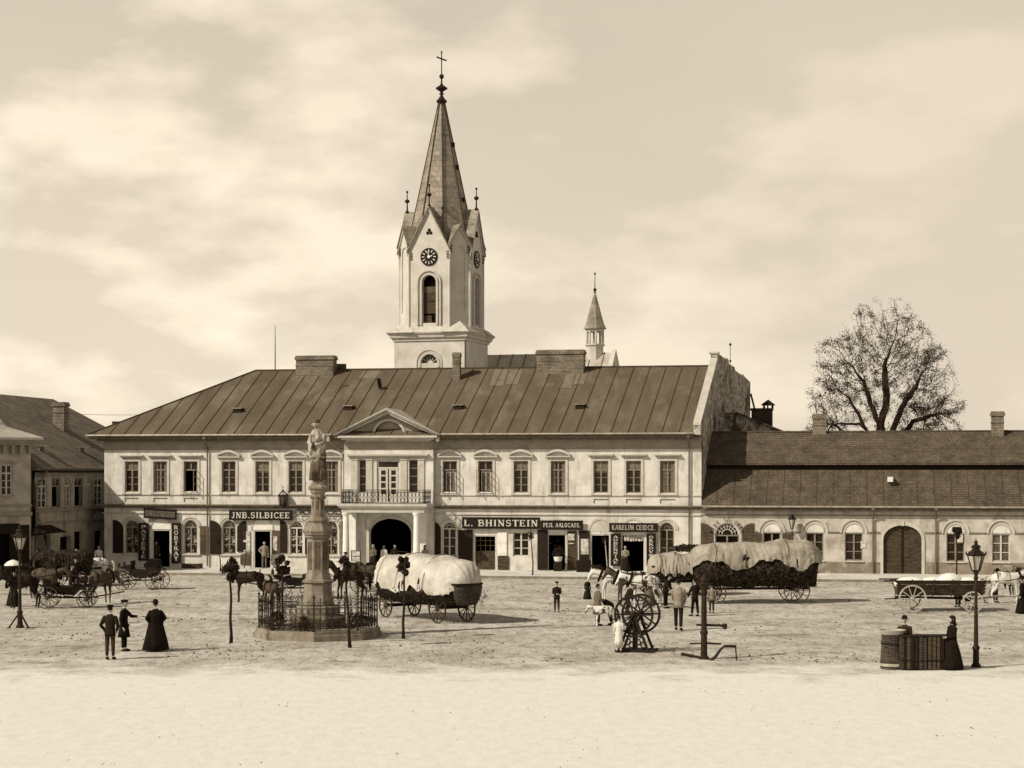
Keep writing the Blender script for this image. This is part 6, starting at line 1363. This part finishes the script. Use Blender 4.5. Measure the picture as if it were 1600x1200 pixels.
def fpos(px, v): 
    u_ = U(px, v); return P0 + Vector((CA * u_ + SA * v, -SA * u_ + CA * v, .12))
person(0, 0, 1.72, 'shopkeeper in white shirt standing in the doorway under the SILBICEE board', face=10, coat='tan', legs='grey', hat='none', pos=fpos(413, -.5), arms=('hip', 'down'))
person(0, 0, 1.60, 'woman in tan dress by the right portico column', face=30, kind='woman', coat='tan', legs='brown', hat='scarf', pos=fpos(664, -2.0))
person(0, 0, 1.65, 'woman in white headscarf and dark skirt in front of the portico arch', face=-20, kind='woman', coat='grey', legs='dark', hat='scarf', pos=fpos(583, -2.9), arms=('front', 'front'))
person(0, 0, 1.6, 'man in dark jacket in the shadow of the portico arch', face=20, coat='dark', legs='dark', pos=fpos(617, -.8))
person(0, 0, 1.55, 'person in pale jacket just inside the portico arch', face=-30, coat='white', legs='grey', hat='cap', pos=fpos(600, -.7))
person(0, 0, 1.6, 'woman in pale blouse in the wide doorway hung with white goods', face=0, kind='woman', coat='tan', legs='dark', hat='none', pos=fpos(977, -.3), arms=('front', 'front'))
person(0, 0, 1.65, 'man in dark jacket near the open doorway under the tilted sign', face=20, coat='brown', legs='dark', pos=fpos(244, .35))
person(0, 0, 1.6, 'woman with pale headscarf by the doors of the shaded side house', face=30, kind='woman', coat='white', legs='dark', hat='none', pos=G(154, 892))
person(21, 948, 1.62, 'woman holding up a pale parasol at the far left', face=60, kind='woman', coat='tan', legs='dark', hat='none', arms=('down', 'lift'))

# ---------------------------------------------------------------- horses
def horse(loc, rz, label, coat, headdown=0.0, mane=None, sc=1.0, group='horses waiting on the square', harness=True, legs=(0, 0, 0, 0), name='horse', cat='horse', young=False):
    t = empty(name, loc, rz, label, cat, group, sc=sc)
    P_, Rd, E = [], [], []
    def nd(p, r_, par=None):
        P_.append(Vector(p)); Rd.append(r_)
        if par is not None: E.append((par, len(P_) - 1))
        return len(P_) - 1
    hd = headdown
    b0 = nd((0, 0, 1.17), (.31, .27)); cr = nd((-.42, 0, 1.27), (.28, .27), b0); rp = nd((-.70, 0, 1.22), (.18, .20), cr); c1 = nd((.38, 0, 1.20), (.30, .25), b0); wi = nd((.62, 0, 1.30), (.24, .19), c1)
    nb = Vector((.78, 0, 1.47 - .22 * hd)); nm = Vector((.93 + .12 * hd, 0, 1.68 - .48 * hd)); po = Vector((1.06 + .16 * hd, 0, 1.84 - .74 * hd)); n1 = nd(nb, (.23, .15), wi); n2 = nd(nm, (.175, .11), n1); n3 = nd(po, (.125, .09), n2)
    dm = Vector((.48 - .25 * hd, 0, -.88)).normalized(); m1 = nd(po + dm * .20 + Vector((-.02, 0, 0)), (.12, .085), n3); m2 = nd(po + dm * .42, (.078, .062), m1); nd(po + dm * .54, (.072, .058), m2)
    for sy in (-1, 1): e = nd(po + Vector((-.01, sy * .06, .09)), .025, n3); nd(po + Vector((.0, sy * .075, .19)), .008, e)
    for k, sy in enumerate((-1, 1)):
        o = legs[k]; s = nd((.50, sy * .17, .95), (.105, .12), c1); el = nd((.49 + o * .3, sy * .17, .78), .075, s); kn = nd((.52 + o * .8, sy * .16, .50), .048, el); ft = nd((.50 + o, sy * .16, .15), .034, kn); nd((.54 + o, sy * .16, .03), .055, ft)
    for k, sy in enumerate((-1, 1)):
        o = legs[2 + k]; s = nd((-.46, sy * .16, 1.0), (.17, .14), cr); st_ = nd((-.42 + o * .4, sy * .17, .80), .105, s); hk = nd((-.68 + o * .8, sy * .16, .54), .055, st_); ft = nd((-.62 + o, sy * .16, .16), .036, hk); nd((-.57 + o, sy * .16, .03), .056, ft)
    g = MB(); skin_into(g, P_, Rd, E); g.build('body', coat, t, smooth=True)
    g = MB(); rnd = random.Random(5); 
    for k in range(16):
        f = k / 15; c = nb.lerp(po, f) if f > .25 else Vector((.62, 0, 1.5)).lerp(nb, f * 4); c = nb.lerp(po, f) + Vector((-.11, 0, .09)); g.tube([c + Vector((.02, 0, .02)), c + Vector((-.03, -.09, -.06)), c + Vector((-.03, -.13, -.2 - .06 * rnd.random()))], [.035, .035, .008], 5)
    g.build('mane', mane or M_hair, t)
    g = MB(); g.tube([(-.84, 0, 1.30), (-.95, 0, 1.20), (-.99, 0, .95), (-.97, .02, .62), (-.95, .02, .45)], [.045, .06, .085, .07, .01], 8); g.build('tail', mane or M_hair, t, smooth=True)
    g = MB()
    for sy in (-1, 1): g.ball(po + dm * .12 + Vector((.02, sy * .072, .02)), .02, 6)
    g.build('eyes', M_hair, t)
    if harness:
        g = MB(); 
        def band(cx, cz, rx, rz_, tilt, w_=.05):
            pts = [Vector((cx + tilt * math.sin(a), rx * math.cos(a), cz + rz_ * math.sin(a))) for a in [j * math.pi / 8 for j in range(17)]]; g.tube(pts, w_, 6, False)
        band(.70, 1.28, .21, .31, -.12, .055); band(.18, 1.18, .285, .335, -.02, .022); band(-.42, 1.28, .285, .30, -.05, .018)
        for sy in (-1, 1): g.tube([(.72, sy * .23, 1.2), (.1, sy * .31, 1.12), (-.6, sy * .28, 1.08), (-1.0, sy * .3, .95)], .018, 5)
        hp = po + dm * .2; g.tube([hp + Vector((0, .09 * math.cos(a), .09 * math.sin(a))) for a in [j * math.pi / 4 for j in range(9)]], .012, 4, False); g.tube([po + Vector((-.02, -.09, 0)), hp + Vector((0, -.085, 0)), po + dm * .42 + Vector((0, -.06, 0))], .012, 4)
        g.build('harness', M_cl['black'], t)
    return t
def GP(px, py): return G(px, py)
horse(GP(391, 942), R(184), 'dark horse behind the leftmost clipped tree facing left', M_hdark, legs=(.05, 0, -.1, .05))
horse(GP(425, 948), R(120), 'brown pony beside the wheel of the cart behind the monument', M_hbrown, headdown=.5, sc=.72, legs=(0, .1, 0, 0))
horse(GP(548, 938), R(200), 'dark horse right of the monument in front of the portico', M_hdark, legs=(.1, 0, 0, -.1), sc=.98)
horse(GP(1008, 950), R(186), 'white and dark spotted horse nearest the wagons, behind the flywheel pump', M_pinto, mane=M_hair, headdown=.45, legs=(.12, 0, -.1, .1))
horse(GP(962, 940), R(176), 'white horse whose head is furthest left in the team of three', M_hwhite, mane=M_woodl, headdown=.55, legs=(.0, .1, 0, -.05))
horse(GP(986, 945), R(182), 'brown horse in the middle of the team of three', M_hbrown, headdown=.3, legs=(.05, -.05, 0, 0))
horse(GP(1570, 944), R(4), 'white horse harnessed to the empty farm wagon at the right edge', M_hwhite, mane=M_woodl, headdown=.4, legs=(0, .1, 0, 0))
horse(GP(1600, 934), R(10), 'brown horse mostly cut by the right edge behind the white horse', M_hbrown, headdown=.2)
horse(GP(38, 951), R(215), 'dark horse with hanging head behind the tripod street lamp', M_hdark, headdown=.45)
horse(GP(-2, 930), R(180), 'dark horse almost wholly cut by the left edge', M_hdark, headdown=.5)
horse(GP(156, 944), R(60), 'brown horse in front of the black open carriage at the left', M_hbrown, headdown=.6, legs=(0, .08, -.1, 0))
horse(GP(150, 914), R(184), 'white horse standing behind the brown one near the side house', M_hwhite, mane=M_woodl, headdown=.1)
horse(GP(88, 908), R(180), 'dark horse among the vehicles in front of the side house doors', M_hdark, headdown=.2)
horse(GP(70, 936), R(350), 'brown horse between the black carriages at the left', M_hbrown, headdown=.5)
horse(GP(575, 930), R(195), 'brown horse nearest the white hay wagon by the portico', M_hbrown, headdown=.3)
person(118, 918, 1.6, 'man in dark coat standing behind the brown horse at the left', face=40, kind='coat', coat='dark', legs='dark', hat='bowler')
person(0, 0, 1.6, 'man in pale jacket and cap by the shop front of the corner house', face=20, coat='tan', legs='dark', pos=G(42, 897))
person(0, 0, 1.65, 'driver in dark jacket sitting on the front bench of the nearest left carriage', face=80, coat='dark', legs='black', hat='bowler', pos=GP(112, 950) + Vector((0, 0, .62)), arms=('reach', 'reach'), crouch=.3)
# calf
horse(GP(944, 979), R(184), 'young white and brown calf standing under the bending man', M_pinto, headdown=.55, sc=.56, harness=False, name='calf', cat='calf', group=None)

# ---------------------------------------------------------------- vehicles
def tarp_shape(g, L, W, z0, ztop, a0, a1, seed, drop=.5, scallop=0.0, grow=0.0, nu=120, nv=44, wr=.035, prof=None, tail=0.0):
    """cloth drawn over a load: u runs along the wagon, v from side to side; sags between the hoops, creases, gathered ends"""
    vs = []; fs = []
    for i in range(nu + 1):
        u_ = -1 + 2 * i / nu; e = (1 - abs(u_) ** 6) ** .5; h = (ztop - z0) * (prof(u_) if prof else 1); ed = a0 - scallop * abs(math.sin((u_ + 1) * 3.4 + seed)) + .05 * math.sin(u_ * 23 + seed) + .04 * noise.noise((u_ * 9, seed, 0))
        sag = -.05 * abs(math.sin(u_ * 5.3 + seed)) * h
        for j in range(nv + 1):
            v_ = -1 + 2 * j / nv; ph = math.pi / 2 + v_ * (math.pi / 2 + ed); c, s = math.cos(ph), math.sin(ph)
            y = math.copysign(abs(c) ** .72, -c) * (W / 2 + grow) * (.22 + .78 * e); z = z0 + ((h + sag) * (.22 + .78 * e) + grow) * (math.copysign(abs(s) ** .8, s)) if s > 0 else z0 + s * drop
            x = u_ * L / 2 * (1 + .03 * s)
            side = abs(v_) ** 1.5
            n1_ = noise.noise((u_ * 4 + seed, v_ * 2.2, .3)); fold = (1 - abs(noise.noise((u_ * 11 + seed * 3 + v_ * 1.2, v_ * .9, 5)))) ** 7; fold2 = (1 - abs(noise.noise((u_ * 7 - v_ * 4 + seed, v_ * 3 + u_ * 2, 9)))) ** 9
            gath = math.sin(v_ * 34 + seed + u_ * 2) * .035 * max(0, abs(u_) - .72) / .28
            nz = n1_ * wr * 2.6 - fold * wr * 1.3 * (.4 + side) + fold2 * wr * .9 + gath
            vs.append((x, y * (1 + nz * .9), z + nz * .9))
    for i in range(nu):
        for j in range(nv): a = i * (nv + 1) + j; fs.append((a, a + 1, a + nv + 2, a + nv + 1))
    g.add(vs, fs); return g
def hay_wagon(loc, rz, label, L, W, ztop, tm, zb=1.05, edge=.02, scal=.5, seed=1, basket=True, prof=None, rw=.62, fw_=.50, group='hay wagons under canvas'):
    t = empty('hay_wagon', loc, rz, label, 'wagon', group)
    for x, r_ in ((-L * .30, rw), (L * .32, fw_)):
        for y in (-.72, .72): wheel(t, x, y, r_, 12 if r_ > .55 else 10, M_wood)
    g = MB()
    for x, r_ in ((-L * .30, rw), (L * .32, fw_)): g.box(x - .06, x + .06, -.68, .68, r_ - .06, r_ + .08)
    g.bar((-L * .42, 0, .68), (L * .45, 0, .66), .11); g.build('axles', M_woodd, t)
    g = MB(); g.box(-L * .43, L * .43, -.52, .52, .82, .88)
    for s in (-1, 1):
        for z_, y_ in ((.9, .54), (1.45, .78)): g.bar((-L * .46, s * y_, z_), (L * .46, s * y_, z_), .06)
        for k in range(14): x = -L * .43 + k * L * .86 / 13; g.bar((x, s * .54, .9), (x, s * .78, 1.45), .03)
    g.build('ladder_frame', M_woodd, t)
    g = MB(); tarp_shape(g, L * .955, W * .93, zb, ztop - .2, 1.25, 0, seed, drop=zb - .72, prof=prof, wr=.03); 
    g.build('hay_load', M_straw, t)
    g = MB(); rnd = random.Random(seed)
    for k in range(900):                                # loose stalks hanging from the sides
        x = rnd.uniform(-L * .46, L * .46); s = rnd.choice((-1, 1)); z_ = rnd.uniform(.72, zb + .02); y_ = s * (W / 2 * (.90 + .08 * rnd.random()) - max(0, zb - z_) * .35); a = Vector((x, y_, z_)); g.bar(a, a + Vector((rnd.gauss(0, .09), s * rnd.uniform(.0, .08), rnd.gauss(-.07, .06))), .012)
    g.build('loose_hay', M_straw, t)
    g = MB(); tarp_shape(g, L, W, zb, ztop, edge, 0, seed, scallop=scal, prof=prof); g.build('tarpaulin', tm, t, smooth=True)
    if basket:
        g = MB(); folds(g, [(.45, .78), (.58, 1.0), (.68, 1.35), (.70, 1.6)], n=26, amp=.02, k=13, sx=.45, sy=1.0, c=(-L * .47, 0)); g.build('tail_basket', M_wick, t, smooth=True)
        g = MB(); g.tube([(-L * .47 + .33 * math.cos(a), .73 * math.sin(a), 1.62) for a in [k * math.pi / 10 for k in range(21)]], .035, 6, False); g.build('basket_rim', M_woodd, t)
    g = MB()
    for x in (-L * .22, L * .1, L * .33):
        pts = []
        for k in range(15): ph = math.pi * k / 14; h = (ztop - zb) * (prof(2 * x / L) if prof else 1); pts.append((x + .05 * math.sin(k), -math.copysign(abs(math.cos(ph)) ** .8, math.cos(ph)) * (W / 2 + .03), zb + (h + .03) * math.sin(ph) ** .85))
        g.tube(pts, .014, 4)
    g.build('rope', M_wood, t); return t
hay_wagon(Vector((-3.55, 78.2, 0)), R(126), 'white canvas covered hay wagon with wicker tail basket seen from behind, right of the monument', 6.3, 2.2, 2.72, M_tarp, zb=1.25, edge=.16, scal=.22, seed=2.0)
hay_wagon(Vector(((1183 - 800) / F * 87.6, 88.3, 0)), R(182), 'longest hay wagon with grey canvas over dark hay in front of the low house', 6.1, 2.3, 2.98, M_tarpd, zb=1.62, edge=.10, scal=.36, seed=5.0, prof=lambda u_: .96 - .08 * u_ - .04 * math.cos(u_ * 4), basket=False)
hay_wagon(Vector(((1066 - 800) / F * 94, 94, 0)), R(178), 'smaller canvas covered wagon half hidden behind the longest hay wagon', 3.4, 2.0, 2.12, M_tarpd, zb=1.0, edge=.03, scal=.1, seed=8.0, basket=False, rw=.5, fw_=.45)
# bundle of green twigs lying on the small covered wagon
g = MB(); rnd = random.Random(4)
for k in range(260):
    a = Vector((rnd.gauss(0, .42), rnd.gauss(0, .2), 2.28 + rnd.random() * .3)); u_ = Vector((rnd.gauss(0, 1), rnd.gauss(0, 1), rnd.gauss(0, .6))).normalized() * .13; w_ = u_.cross(Vector((0, 1, .4))).normalized() * .05; g.add([a - u_, a + w_, a + u_, a - w_], [(0, 1, 2, 3)])
o = g.build('twig_bundle', M_leafh); o.location = (( 1077 - 800) / F * 94, 94, -.10); tag(o, 'bundle of leafy twigs lying on top of the half hidden covered wagon', 'twigs')
hay_wagon(Vector(((100 - 800) / F * 101, 101, 0)), R(5), 'wagon loaded with dark brushwood in front of the side house', 3.0, 1.7, 1.95, M_straw, zb=1.2, edge=.2, scal=.1, seed=9.0, basket=False, rw=.5, fw_=.42, group=None)

def farm_wagon(loc, rz, label):
    t = empty('farm_wagon', loc, rz, label, 'wagon'); L = 3.7
    for y in (-.70, .70): wheel(t, -1.25, y, .60, 10, M_woodl, tyre=.07); wheel(t, 1.35, y, .46, 10, M_woodl, tyre=.065)
    for s in (-1, 1):
        g = MB(); n = 4
        for k in range(n):
            z0, z1 = .78 + k * .145, .78 + k * .145 + .138; y0 = s * (.42 + k * .075); g.add([(-L / 2, y0, z0), (L / 2, y0, z0), (L / 2 + .1, y0 + s * .07, z1), (-L / 2 - .3 * k / n, y0 + s * .07, z1), (-L / 2, y0 + s * .03, z0), (L / 2, y0 + s * .03, z0), (L / 2 + .1, y0 + s * .10, z1), (-L / 2 - .3 * k / n, y0 + s * .10, z1)], [(0, 3, 2, 1), (4, 5, 6, 7), (0, 1, 5, 4), (1, 2, 6, 5), (2, 3, 7, 6), (3, 0, 4, 7)])
        for x in (-1.3, -.35, .45, 1.4): g.bar((x, s * .44, .7), (x + .03, s * .80, 1.42), .06)
        g.build('side_board', M_wood, t)
        g = MB(); g.bar((-L / 2 - .65, s * .76, 1.37), (L / 2 + .25, s * .76, 1.37), .09, .05); g.build('top_rail', M_woodd, t)
    g = MB(); g.box(-L / 2, L / 2, -.42, .42, .72, .78); g.box(-L / 2, -L / 2 + .04, -.44, .44, .78, 1.3); g.box(L / 2 - .04, L / 2, -.44, .44, .78, 1.3); g.build('bed', M_wood, t)
    g = MB(); g.bar((-1.9, 0, .62), (1.5, 0, .56), .1); g.box(-1.31, -1.19, -.66, .66, .54, .66); g.box(1.29, 1.41, -.66, .66, .40, .52); g.bar((-2.4, -.3, .55), (-1.2, -.2, .6), .05); g.build('undercarriage', M_woodd, t)
    g = MB(); g.tube([(1.5, -.1, .55), (2.6, -.2, .68), (4.6, -.2, .75)], [.05, .045, .035], 7); g.build('draught_pole', M_woodl, t); g = MB(); g.tube([(1.9, -.6, .5), (2.0, .6, .55)], .04, 6); g.tube([(1.55, -.5, .45), (2.9, -.55, .35), (3.4, -.5, .55)], .03, 6); g.build('swingletree', M_woodl, t)
    return t
fwg = farm_wagon(GP(1473, 957) + Vector((0, .75, 0)), R(-3), 'empty pale wheeled farm wagon with plank sides in front of the wide gate')
for i, (x, y, s, lb) in enumerate(((-1.2, 0, .36, 'pale sack heaped at the tail of the empty farm wagon'), (-.2, .05, .34, 'pale sack lying in the middle of the farm wagon'), (.45, -.1, .30, 'pale bulging sack standing highest in the farm wagon'), (1.3, .0, .34, 'pale sack lying at the front of the farm wagon'))):
    g = MB(); folds(g, [(s * .6, 0), (s * 1.3, .08), (s * 1.35, .28), (s * .9, .44 if i != 2 else .58), (s * .3, .50 if i != 2 else .68)], n=18, amp=.06, k=5, seed=i, sx=1.5, sy=.95)
    c_, s_ = math.cos(R(-3)), math.sin(R(-3)); o = g.build('sack', M_white, smooth=True); o.location = fwg.location + Vector((x * c_ - y * s_, x * s_ + y * c_, 1.0)); tag(o, lb, 'sack', 'sacks lying in the farm wagon')

def carriage(loc, rz, label, style, group='carriages waiting on the square'):
    t = empty('carriage', loc, rz, label, 'carriage', group)
    for x, r_ in ((-.85, .50), (.85, .42)):
        for y in (-.62, .62): wheel(t, x, y, r_, 12, M_wood, tyre=.035, wid=.045, sp=.022)
    g = MB(); g.bar((-.85, -.6, .5), (-.85, .6, .5), .05); g.bar((.85, -.6, .42), (.85, .6, .42), .05); g.bar((-.85, 0, .5), (.85, 0, .46), .07)
    for x in (-.85, .85):
        for s in (-1, 1): g.tube([(x - .32, s * .4, .68), (x, s * .4, .56), (x + .32, s * .4, .68)], .022, 5); g.tube([(x - .32, s * .4, .68), (x, s * .4, .78), (x + .32, s * .4, .68)], .022, 5)
    g.build('undercarriage', M_iron, t)
    prof = [(-1.0, 1.22), (-.95, .95), (-.75, .72), (-.2, .62), (.3, .62), (.45, .80), (.75, .85), (1.05, 1.05), (1.1, 1.08), (1.0, 1.12), (.7, .95), (.42, 1.08), (.38, .98), (.0, .95), (-.45, .98), (-.7, 1.12), (-.85, 1.28)] if style == 'open' else [(-.95, 1.15), (-.9, .85), (-.6, .65), (.2, .62), (.5, .8), (.6, 1.05), (.95, 1.12), (.95, 1.2), (.5, 1.22), (.42, 1.05), (-.3, 1.0), (-.7, 1.25)]
    g = MB(); g.xzprism(prof, -.46, .46); g.build('coach_body', M_cl['black'] if style == 'open' else M_woodd, t)
    g = MB(); ell(g, [(-.62, 0, 1.0, .28, .42), (-.62, 0, 1.14, .30, .43), (-.62, 0, 1.18, .2, .36)], 14); g.build('rear_seat', M_cl['dark'], t, smooth=True)
    g = MB(); g.box(.45, .85, -.40, .40, 1.13, 1.26); g.box(.42, .47, -.40, .40, 1.26, 1.5); g.build('driver_seat', M_cl['dark'], t)
    for s in (-1, 1):
        g = MB(); g.tube([(-1.15, s * .62, 1.02), (-.85, s * .64, 1.13), (-.45, s * .62, 1.0), (-.1, s * .56, .58), (.25, s * .56, .55), (.55, s * .6, .86), (.9, s * .62, .98), (1.2, s * .62, .86)], .03, 6); g.build('mudguard', M_iron, t)
        g = MB(); g.box(.98, 1.1, s * .5 - .05, s * .5 + .05, 1.15, 1.36); g.lathe([(.06, 1.36), (.01, 1.44)], 6, (1.04, s * .5, 0)); g.build('coach_lamp', M_iron, t)
    if style != 'open':
        g = MB(); g.xzprism([(-1.0, 1.2), (-.4, 1.0), (-.2, 1.30), (-.55, 1.62), (-.95, 1.55)], -.44, .44); g.build('folded_hood', M_cl['black'], t)
    g = MB(); g.tube([(.9, 0, .45), (1.5, 0, .55), (2.5, 0, .72)], .035, 6); g.build('draught_pole', M_wood, t)
    return t
carriage(GP(106, 950), R(8), 'black open carriage nearest the tripod street lamp at the left', 'open')
carriage(GP(221, 921), R(176), 'small black carriage with folded hood standing alone before the leftmost shop', 'hood')
carriage(GP(62, 918), R(185), 'black open carriage mostly hidden behind the nearest carriage at the left', 'open')
carriage(GP(463, 934), R(170), 'cart with spoked wheels half hidden behind the monument fence', 'open')
carriage(GP(590, 925), R(160), 'dark carriage between the monument and the white hay wagon', 'hood')
person(0, 0, 1.5, 'driver in dark coat sitting up on the cart behind the monument', face=250, coat='dark', legs='dark', hat='cap', pos=GP(540, 925) + Vector((0, 0, .55)), arms=('reach', 'reach'))
# parasol held by the woman at the far left
p = GP(21, 948); t = empty('parasol', p + Vector((.12, -.15, 0)), 0, 'pale open parasol above the heads of the horses at the far left', 'parasol'); g = MB(); g.tube([(0, 0, 1.15), (-.1, 0, 2.05)], .012, 6); g.build('stick', M_woodd, t)
g = MB(); g.lathe([(.40, 1.88), (.39, 1.93), (.26, 2.05), (.10, 2.12), (.01, 2.14)], 10, (-.1, 0, 0), cap=False); g.lathe([(.385, 1.885), (.25, 2.03), (.01, 2.11)], 10, (-.1, 0, 0), cap=False); g.build('canopy', M_white, t)

# ---------------------------------------------------------------- wooden vat and stall at the lower right
vp = GP(1398, 1046); t = empty('wooden_tub', vp + Vector((0, .36, 0)), 0, 'tall staved tub with pale rim at the left end of the dark stall, lower right', 'tub')
g = MB(); folds(g, [(.37, 0), (.38, .12), (.355, .5), (.33, .95), (.335, 1.06)], n=40, amp=.006, k=20); g.build('staves', M_wick, t)
g = MB()
for z in (.10, .14): g.lathe([(.385, z - .025), (.40, z - .02), (.40, z + .02), (.385, z + .025)], 24, cap=False)
g.build('pale_hoop', M_woodl, t); g = MB(); g.lathe([(.345, .74), (.36, .75), (.355, .80), (.34, .81)], 24, cap=False); g.build('hoop', M_woodd, t)
g = MB(); g.lathe([(.335, 1.06), (.40, 1.16), (.42, 1.20), (.37, 1.20), (.31, 1.06), (.31, 1.03)], 24, cap=False); g.build('rim', M_woodl, t)
sp0 = GP(1452, 1047); t = empty('market_stall', sp0 + Vector((0, .35, 0)), 0, 'long dark staved stall between the staved tub and the woman in the headscarf', 'stall')
rnd = random.Random(3)
for k in range(17):
    a = -1.25 + k * 2.5 / 16; g = MB(); x, y = .84 * math.sin(a) / math.sin(1.25), -.10 - .30 * math.cos(a) * 1.0; tx, ty = math.cos(a), .35 * math.sin(a); L_ = math.hypot(tx, ty); tx, ty = tx / L_, ty / L_
    g.bar((x, y, .02), (x + rnd.gauss(0, .004), y - .02, 1.0 + .03 * rnd.random()), .10, .035, (0, 1, 0)); g.build('stave', rnd.choice([M_wick, M_woodd, M_wick, M_wood]), t)
g = MB(); g.box(-.86, .84, -.36, .30, 1.02, 1.055); g.build('counter', M_woodd, t); g = MB(); g.box(-.76, .76, -.20, .28, .0, 1.015); g.build('stall_body', M_woodd, t)
g = MB(); g.tube([(.86 * math.sin(a) / math.sin(1.25), -.13 - .31 * math.cos(a), .30) for a in [-1.25 + j * .25 for j in range(11)]], .018, 5); g.build('hoop', M_woodd, t)
person(1424, 1040, 1.60, 'woman in dark dress and small hat behind the stall beside the tub', face=-10, kind='woman', coat='brown', legs='dark', hat='bowler', pos=GP(1424, 1047) + Vector((0, 1.0, 0)), arms=('front', 'front'))
person(1488, 1047, 1.70, 'woman wrapped in dark shawl and headscarf at the right end of the stall', face=-75, kind='woman', coat='black', legs='black', hat='scarf', arms=('front', 'front'))

# ---------------------------------------------------------------- market goods before the portico and by the shops
def crate(px, v, w_, d_, h_, label, m=M_wood, z0=.12):
    p_ = fpos(px, v); p_.z = z0; t = empty('crate', p_, -AZ, label, 'crate', 'crates set out before the houses'); g = MB(); n = max(2, int(h_ / .13))
    for k in range(n):
        z_ = k * h_ / n
        for s in (-1, 1): g.box(-w_ / 2, w_ / 2, s * d_ / 2 - .012, s * d_ / 2 + .012, z_ + .01, z_ + h_ / n - .01); g.box(s * w_ / 2 - .012, s * w_ / 2 + .012, -d_ / 2 + .013, d_ / 2 - .013, z_ + .01, z_ + h_ / n - .01)
    g.build('slats', m, t); g = MB()
    for a in (-1, 1):
        for b in (-1, 1): g.box(a * (w_ / 2 - .04) - .025, a * (w_ / 2 - .04) + .025, b * (d_ / 2 - .04) - .025, b * (d_ / 2 - .04) + .025, 0, h_ + .02)
    g.box(-w_ / 2 + .02, w_ / 2 - .02, -d_ / 2 + .02, d_ / 2 - .02, .01, h_ * .85); g.build('frame', M_woodd, t)
crate(553, -3.1, .9, .5, .55, 'slatted crate on the pavement left of the portico arch'); crate(571, -3.2, .5, .5, .4, 'smaller slatted crate between the columns of the portico'); crate(300, -1.0, 1.2, .5, .28, 'low crate under the third arched window from the left')
crate(912, -1.2, .8, .5, .7, 'tall dark crate outside the dark open shop right of the BHINSTEIN board', M_woodd); crate(930, -1.6, .7, .5, .45, 'low dark crate on the pavement before the dark open shop', M_woodd)
t = empty('standing_board', fpos(556, -2.9) + Vector((0, 0, .6)), -AZ, 'small pale framed notice standing on the crate left of the portico arch', 'sign'); g = MB(); g.box(-.26, .26, -.02, .02, .02, .62); g.build('sheet', M_poster, t); g = MB()
for b in ((-.30, -.261, -.03, .03, 0, .66), (.261, .30, -.03, .03, 0, .66), (-.26, .26, -.03, .03, .621, .66), (-.26, .26, -.03, .03, 0, .019), (-.26, .26, -.03, -.021, .3, .33)): g.box(*b)
g.build('frame', M_woodd, t)
t = empty('planter', fpos(872, -.6), -AZ, 'white pot with a leafy plant standing in the doorway under the small lettered board', 'planter'); g = MB(); g.lathe([(.14, .55), (.22, .62), (.27, .85), (.29, .88), (.25, .88), (.24, .84)], 16); g.build('pot', M_white, t)
g = MB(); g.box(-.25, .25, -.2, .2, 0, .55); g.build('stand', M_woodd, t); g = MB(); rnd = random.Random(2)
for k in range(220):
    a = Vector((rnd.gauss(0, .16), rnd.gauss(0, .12), .95 + abs(rnd.gauss(0, .25)))); u_ = Vector((rnd.gauss(0, 1), rnd.gauss(0, 1), rnd.gauss(0, 1))).normalized() * .07; w_ = u_.cross(Vector((0, 1, .4))).normalized() * .03; g.add([a - u_, a + w_, a + u_, a - w_], [(0, 1, 2, 3)])
g.build('leaves', M_leaf, t)
t = empty('step_ladder', fpos(388, -.7), -AZ, 'small pale stand leaning beside the doorway under the SILBICEE board', 'stand'); g = MB()
for s in (-1, 1): g.bar((s * .22, -.15, 0), (s * .16, .1, 1.1), .05)
for k in range(4): g.box(-.2, .2, -.1 + k * .05, .0 + k * .05, .2 + k * .25, .23 + k * .25)
g.build('rungs', M_wood, t)
# scattered cobbles along the gutter lines
g = MB(); rnd = random.Random(9)
for k in range(2600):
    px, py = rnd.uniform(-20, 1620), 905 + 130 * rnd.random() ** 1.3; p = G(px, py)
    if noise.noise((p.x * .25, p.y * .25, 2)) < .02: continue
    r_ = rnd.uniform(.015, .05); g.lathe([(r_, -.02), (r_ * .8, r_ * .5), (r_ * .3, r_ * .7)], 5, (p.x, p.y, 0), rnd.random())
for k in range(700):
    px, py = rnd.uniform(-20, 1620), 1030 + 190 * rnd.random(); p = G(px, py)
    if noise.noise((p.x * .4, p.y * .4, 7)) < .0: continue
    r_ = rnd.uniform(.006, .020); g.lathe([(r_, -.01), (r_ * .8, r_ * .5), (r_ * .3, r_ * .7)], 5, (p.x, p.y, .0), rnd.random())
g.build('dung_and_stones', mat('dung_clods', .03, .10, 5, 4)); bpy.data.objects['dung_and_stones']['kind'] = 'stuff'; tag(bpy.data.objects['dung_and_stones'], 'dark clods and small stones scattered over the trodden square', 'clods')
# deeper rut beside the pump
for pts, lb in (([(1010, 985), (1045, 1002), (1075, 1018), (1100, 1030)], 'dark mud streak running from the flywheel pump to the water pump'), ([(590, 1012), (640, 1008), (700, 1011)], 'dark mud streak on the ground right of the monument plinth')):
    g = MB(); vs = []
    for j, (a, b) in enumerate(pts): p = G(a, b); w_ = .16 if 0 < j < len(pts) - 1 else .03; vs += [(p.x, p.y - w_ * 2, .055), (p.x, p.y + w_ * 2, .055)]
